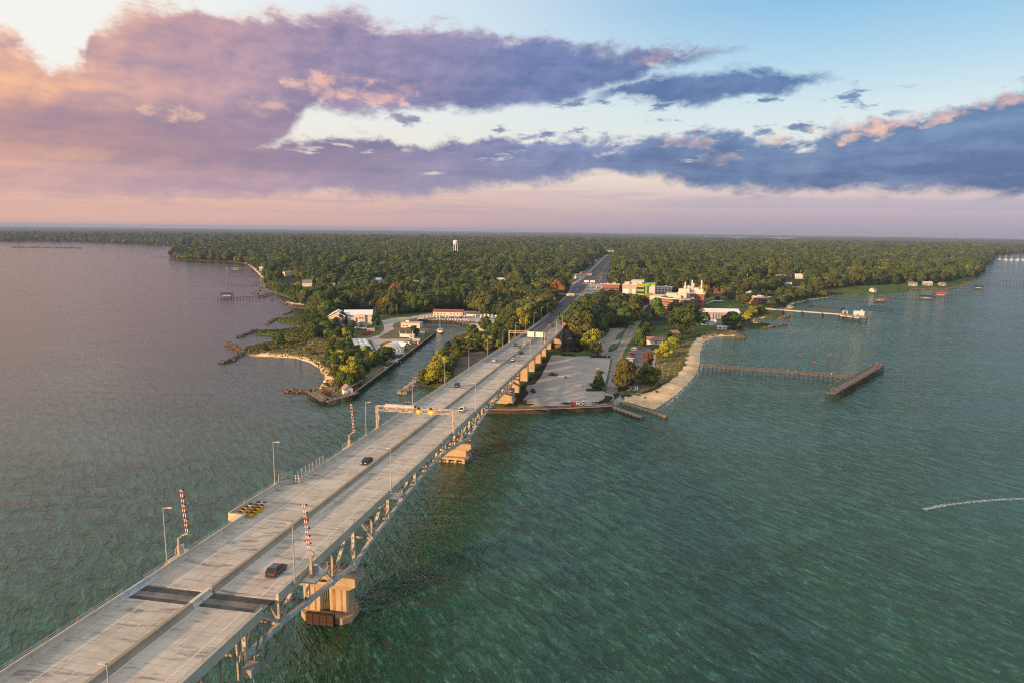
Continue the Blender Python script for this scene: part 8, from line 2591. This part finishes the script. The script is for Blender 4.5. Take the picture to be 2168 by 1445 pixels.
# ================================================================== low growth: dune grass, reeds, hedges
def tufts(name, polys, n, hh_, mat, label, wd=.7):
    P, F, L_ = [], [], []
    r = np.random.default_rng(len(name) + n)
    vs, fs = [], []
    for pl in polys:
        w = G2(pl)
        area = abs(0.5 * np.sum(w[:, 0] * np.roll(w[:, 1], -1) - w[:, 1] * np.roll(w[:, 0], -1)))
        k = int(n * area / 1000)
        Q_ = r.uniform(w.min(0), w.max(0), (k * 3, 2)); Q_ = Q_[inpoly(Q_, w)][:k]
        Q_ = Q_[sdist(Q_, POLY) > .8]
        Z = terrain(Q_)
        for (x, y), z in zip(Q_, Z):
            s_ = r.uniform(.6, 1.3) * hh_
            for j in range(3):
                a = r.uniform(0, math.pi); dx_, dy_ = math.cos(a) * wd * s_, math.sin(a) * wd * s_
                lx, ly = r.uniform(-.3, .3, 2) * s_
                b_ = len(vs)
                vs += [(x - dx_, y - dy_, z - .1), (x + dx_, y + dy_, z - .1), (x + dx_ * .7 + lx, y + dy_ * .7 + ly, z + s_), (x - dx_ * .7 + lx, y - dy_ * .7 + ly, z + s_ * .9)]
                fs.append((b_, b_ + 1, b_ + 2, b_ + 3))
    me = bpy.data.meshes.new(name); me.from_pydata(vs, [], fs); me.materials.append(mat)
    return link(name, me, None, kind='stuff', label=label)


DG = M('dune_grass_blades', (0.19, 0.165, 0.055), 0.95, 0.45, 0.12, col2=(0.30, 0.255, 0.10))
RG = M('marsh_reed_blades', (0.085, 0.135, 0.022), 0.95, 0.4, 0.15, col2=(0.15, 0.17, 0.035))
tufts('dune_grass', [COVER[1][1], COVER[26][1] if len(COVER) > 26 else COVER[1][1]] + [c[1] for c in COVER if c[0] == DUNE][1:], 330, .75, DG, 'tawny dune grass behind the beaches')
tufts('marsh_grass', [c[1] for c in COVER if c[0] == MARSH], 300, .9, RG, 'bright green marsh grass on the spits and banks')
HG = LEAF['dark']
for i, (pl, lab) in enumerate((([(640, 745), (768, 752)], 'clipped dark hedge on the left of the parking lot entrance'), ([(912, 765), (1020, 765)], 'clipped dark hedge left of the lot corner'), ([(1030, 765), (1050, 768)], 'round clipped bush between hedge and pole'), ([(1074, 765), (1092, 766)], 'round clipped bush at the corner of the access road'), ([(872, 1070), (1012, 1068)], 'low hedge under the conical evergreen'), ([(296, 1178), (320, 1180)], 'round dark bush near the shore pier'), ([(978, 1185), (1020, 1190)], 'scrubby plants at the right end of the seawall'))):
    a, b_ = (G(*r4(q)[0]) for q in pl)
    d = b_ - a
    o = thing('hedge', lab, 'hedge', a, 0)
    n_ = max(1, int(d.length / 1.6))
    for k in range(n_):
        c = link('foliage', CROWN['bush'][1], o, d * ((k + .5) / n_)); c.scale = (2.4, 2.4, 1.7)
# scattered bushes along the lot embankment and bank
for i, (u, v, w, h) in enumerate(((1078, 858, 2.5, 1.6), (1110, 820, 3, 2), (1122, 800, 3, 2), (1134, 782, 3, 2), (1066, 850, 2, 1.5), (1390, 830, 2, 1.5), (1352, 836, 3, 1.6), (1380, 824, 3, 1.6), (1330, 838, 2.5, 1.3), (1366, 842, 1.2, 1.2), (1560, 700, 3, 2), (905, 812, 4, 3), (893, 808, 3.5, 2.4), (915, 808, 4, 3), (668, 826, 3, 1.5), (691, 815, 3, 2), (582, 722, 5, 3.5), (610, 730, 4, 2.5), (648, 742, 4, 3), (662, 750, 5, 3.5))):
    zone = 0 if i < 5 else 1 if i < 10 else 2 if i < 14 else 3
    base_i = (0, 5, 10, 14)[zone]
    tree(G(u, v), h, w, 'bush', ords[i - base_i] + ('bush up the grass bank beside the bridge', 'bush around the gazebo and beach', 'bush on the channel bank', 'bush in the dune grass of the left point')[zone].join((' ', '')), ('bank bushes', 'beach bushes', 'channel bushes', 'dune bushes')[zone], name='bush', cat='bush')
# signs along the far highway
for i, (u, v, c, w, lab) in enumerate(((1247, 567, (0.10, 0.30, 0.45), 9, 'blue guide sign left of the highway beyond the toll plaza'), (1297, 556, (0.08, 0.35, 0.33), 11, 'green guide sign right of the far highway'), (1261, 560, (0.7, 0.68, 0.6), 4, 'small white sign left of the far highway'), (1165, 655, (.55, .5, .42), 5, 'pale panel sign behind the left approach barrier'))):
    p = G(u, v)
    o = thing('guide_sign', lab, 'road sign', p, -PSI)
    MB().box((0, 0, 7), (w, .3, 4.0)).build('sign_panel', M('sign_%s' % lab.split()[0], c, .5, .03), o)
    MB().beam((-w * .3, .3, 0), (-w * .3, .3, 10), .35).beam((w * .3, .3, 0), (w * .3, .3, 10), .35).build('post', GALV, o)
nz_w = thing('noise_wall', 'dark grey noise barrier wall left of the highway bend', 'wall', BW(-9, 700, zr(700)), 0)
for k in range(12):
    a, b_ = BW(lt(700 + k * 18) - 3.5 - (2 if k > 6 else 0), 700 + k * 18), BW(lt(718 + k * 18) - 3.5 - (2 if k > 6 else 0), 718 + k * 18)
    o0 = Vector(nz_w.location)
    MB().beam(a - o0 + Vector((0, 0, 1.6)), b_ - o0 + Vector((0, 0, 1.6)), .3, 4.2).build('wall_panel', M('grey_noise_panel', (0.16, 0.17, 0.20), .8, .1), nz_w)
stp = thing('far_store', 'reddish roadside building closing the far end of the highway', 'building', BW(4, 2330, 10), -PSI)
MB().box((0, 10, 0), (70, 20, 11)).build('wall', M('pinkish_store_wall', (0.50, 0.32, 0.25), .8, .1), stp); MB().box((0, 10, 11), (72, 22, 1.5)).build('roof', PROOF, stp)
for k in range(4): MB().box((-26 + k * 17, -.2, 2), (9, .4, 5)).build('window', WINM, stp)
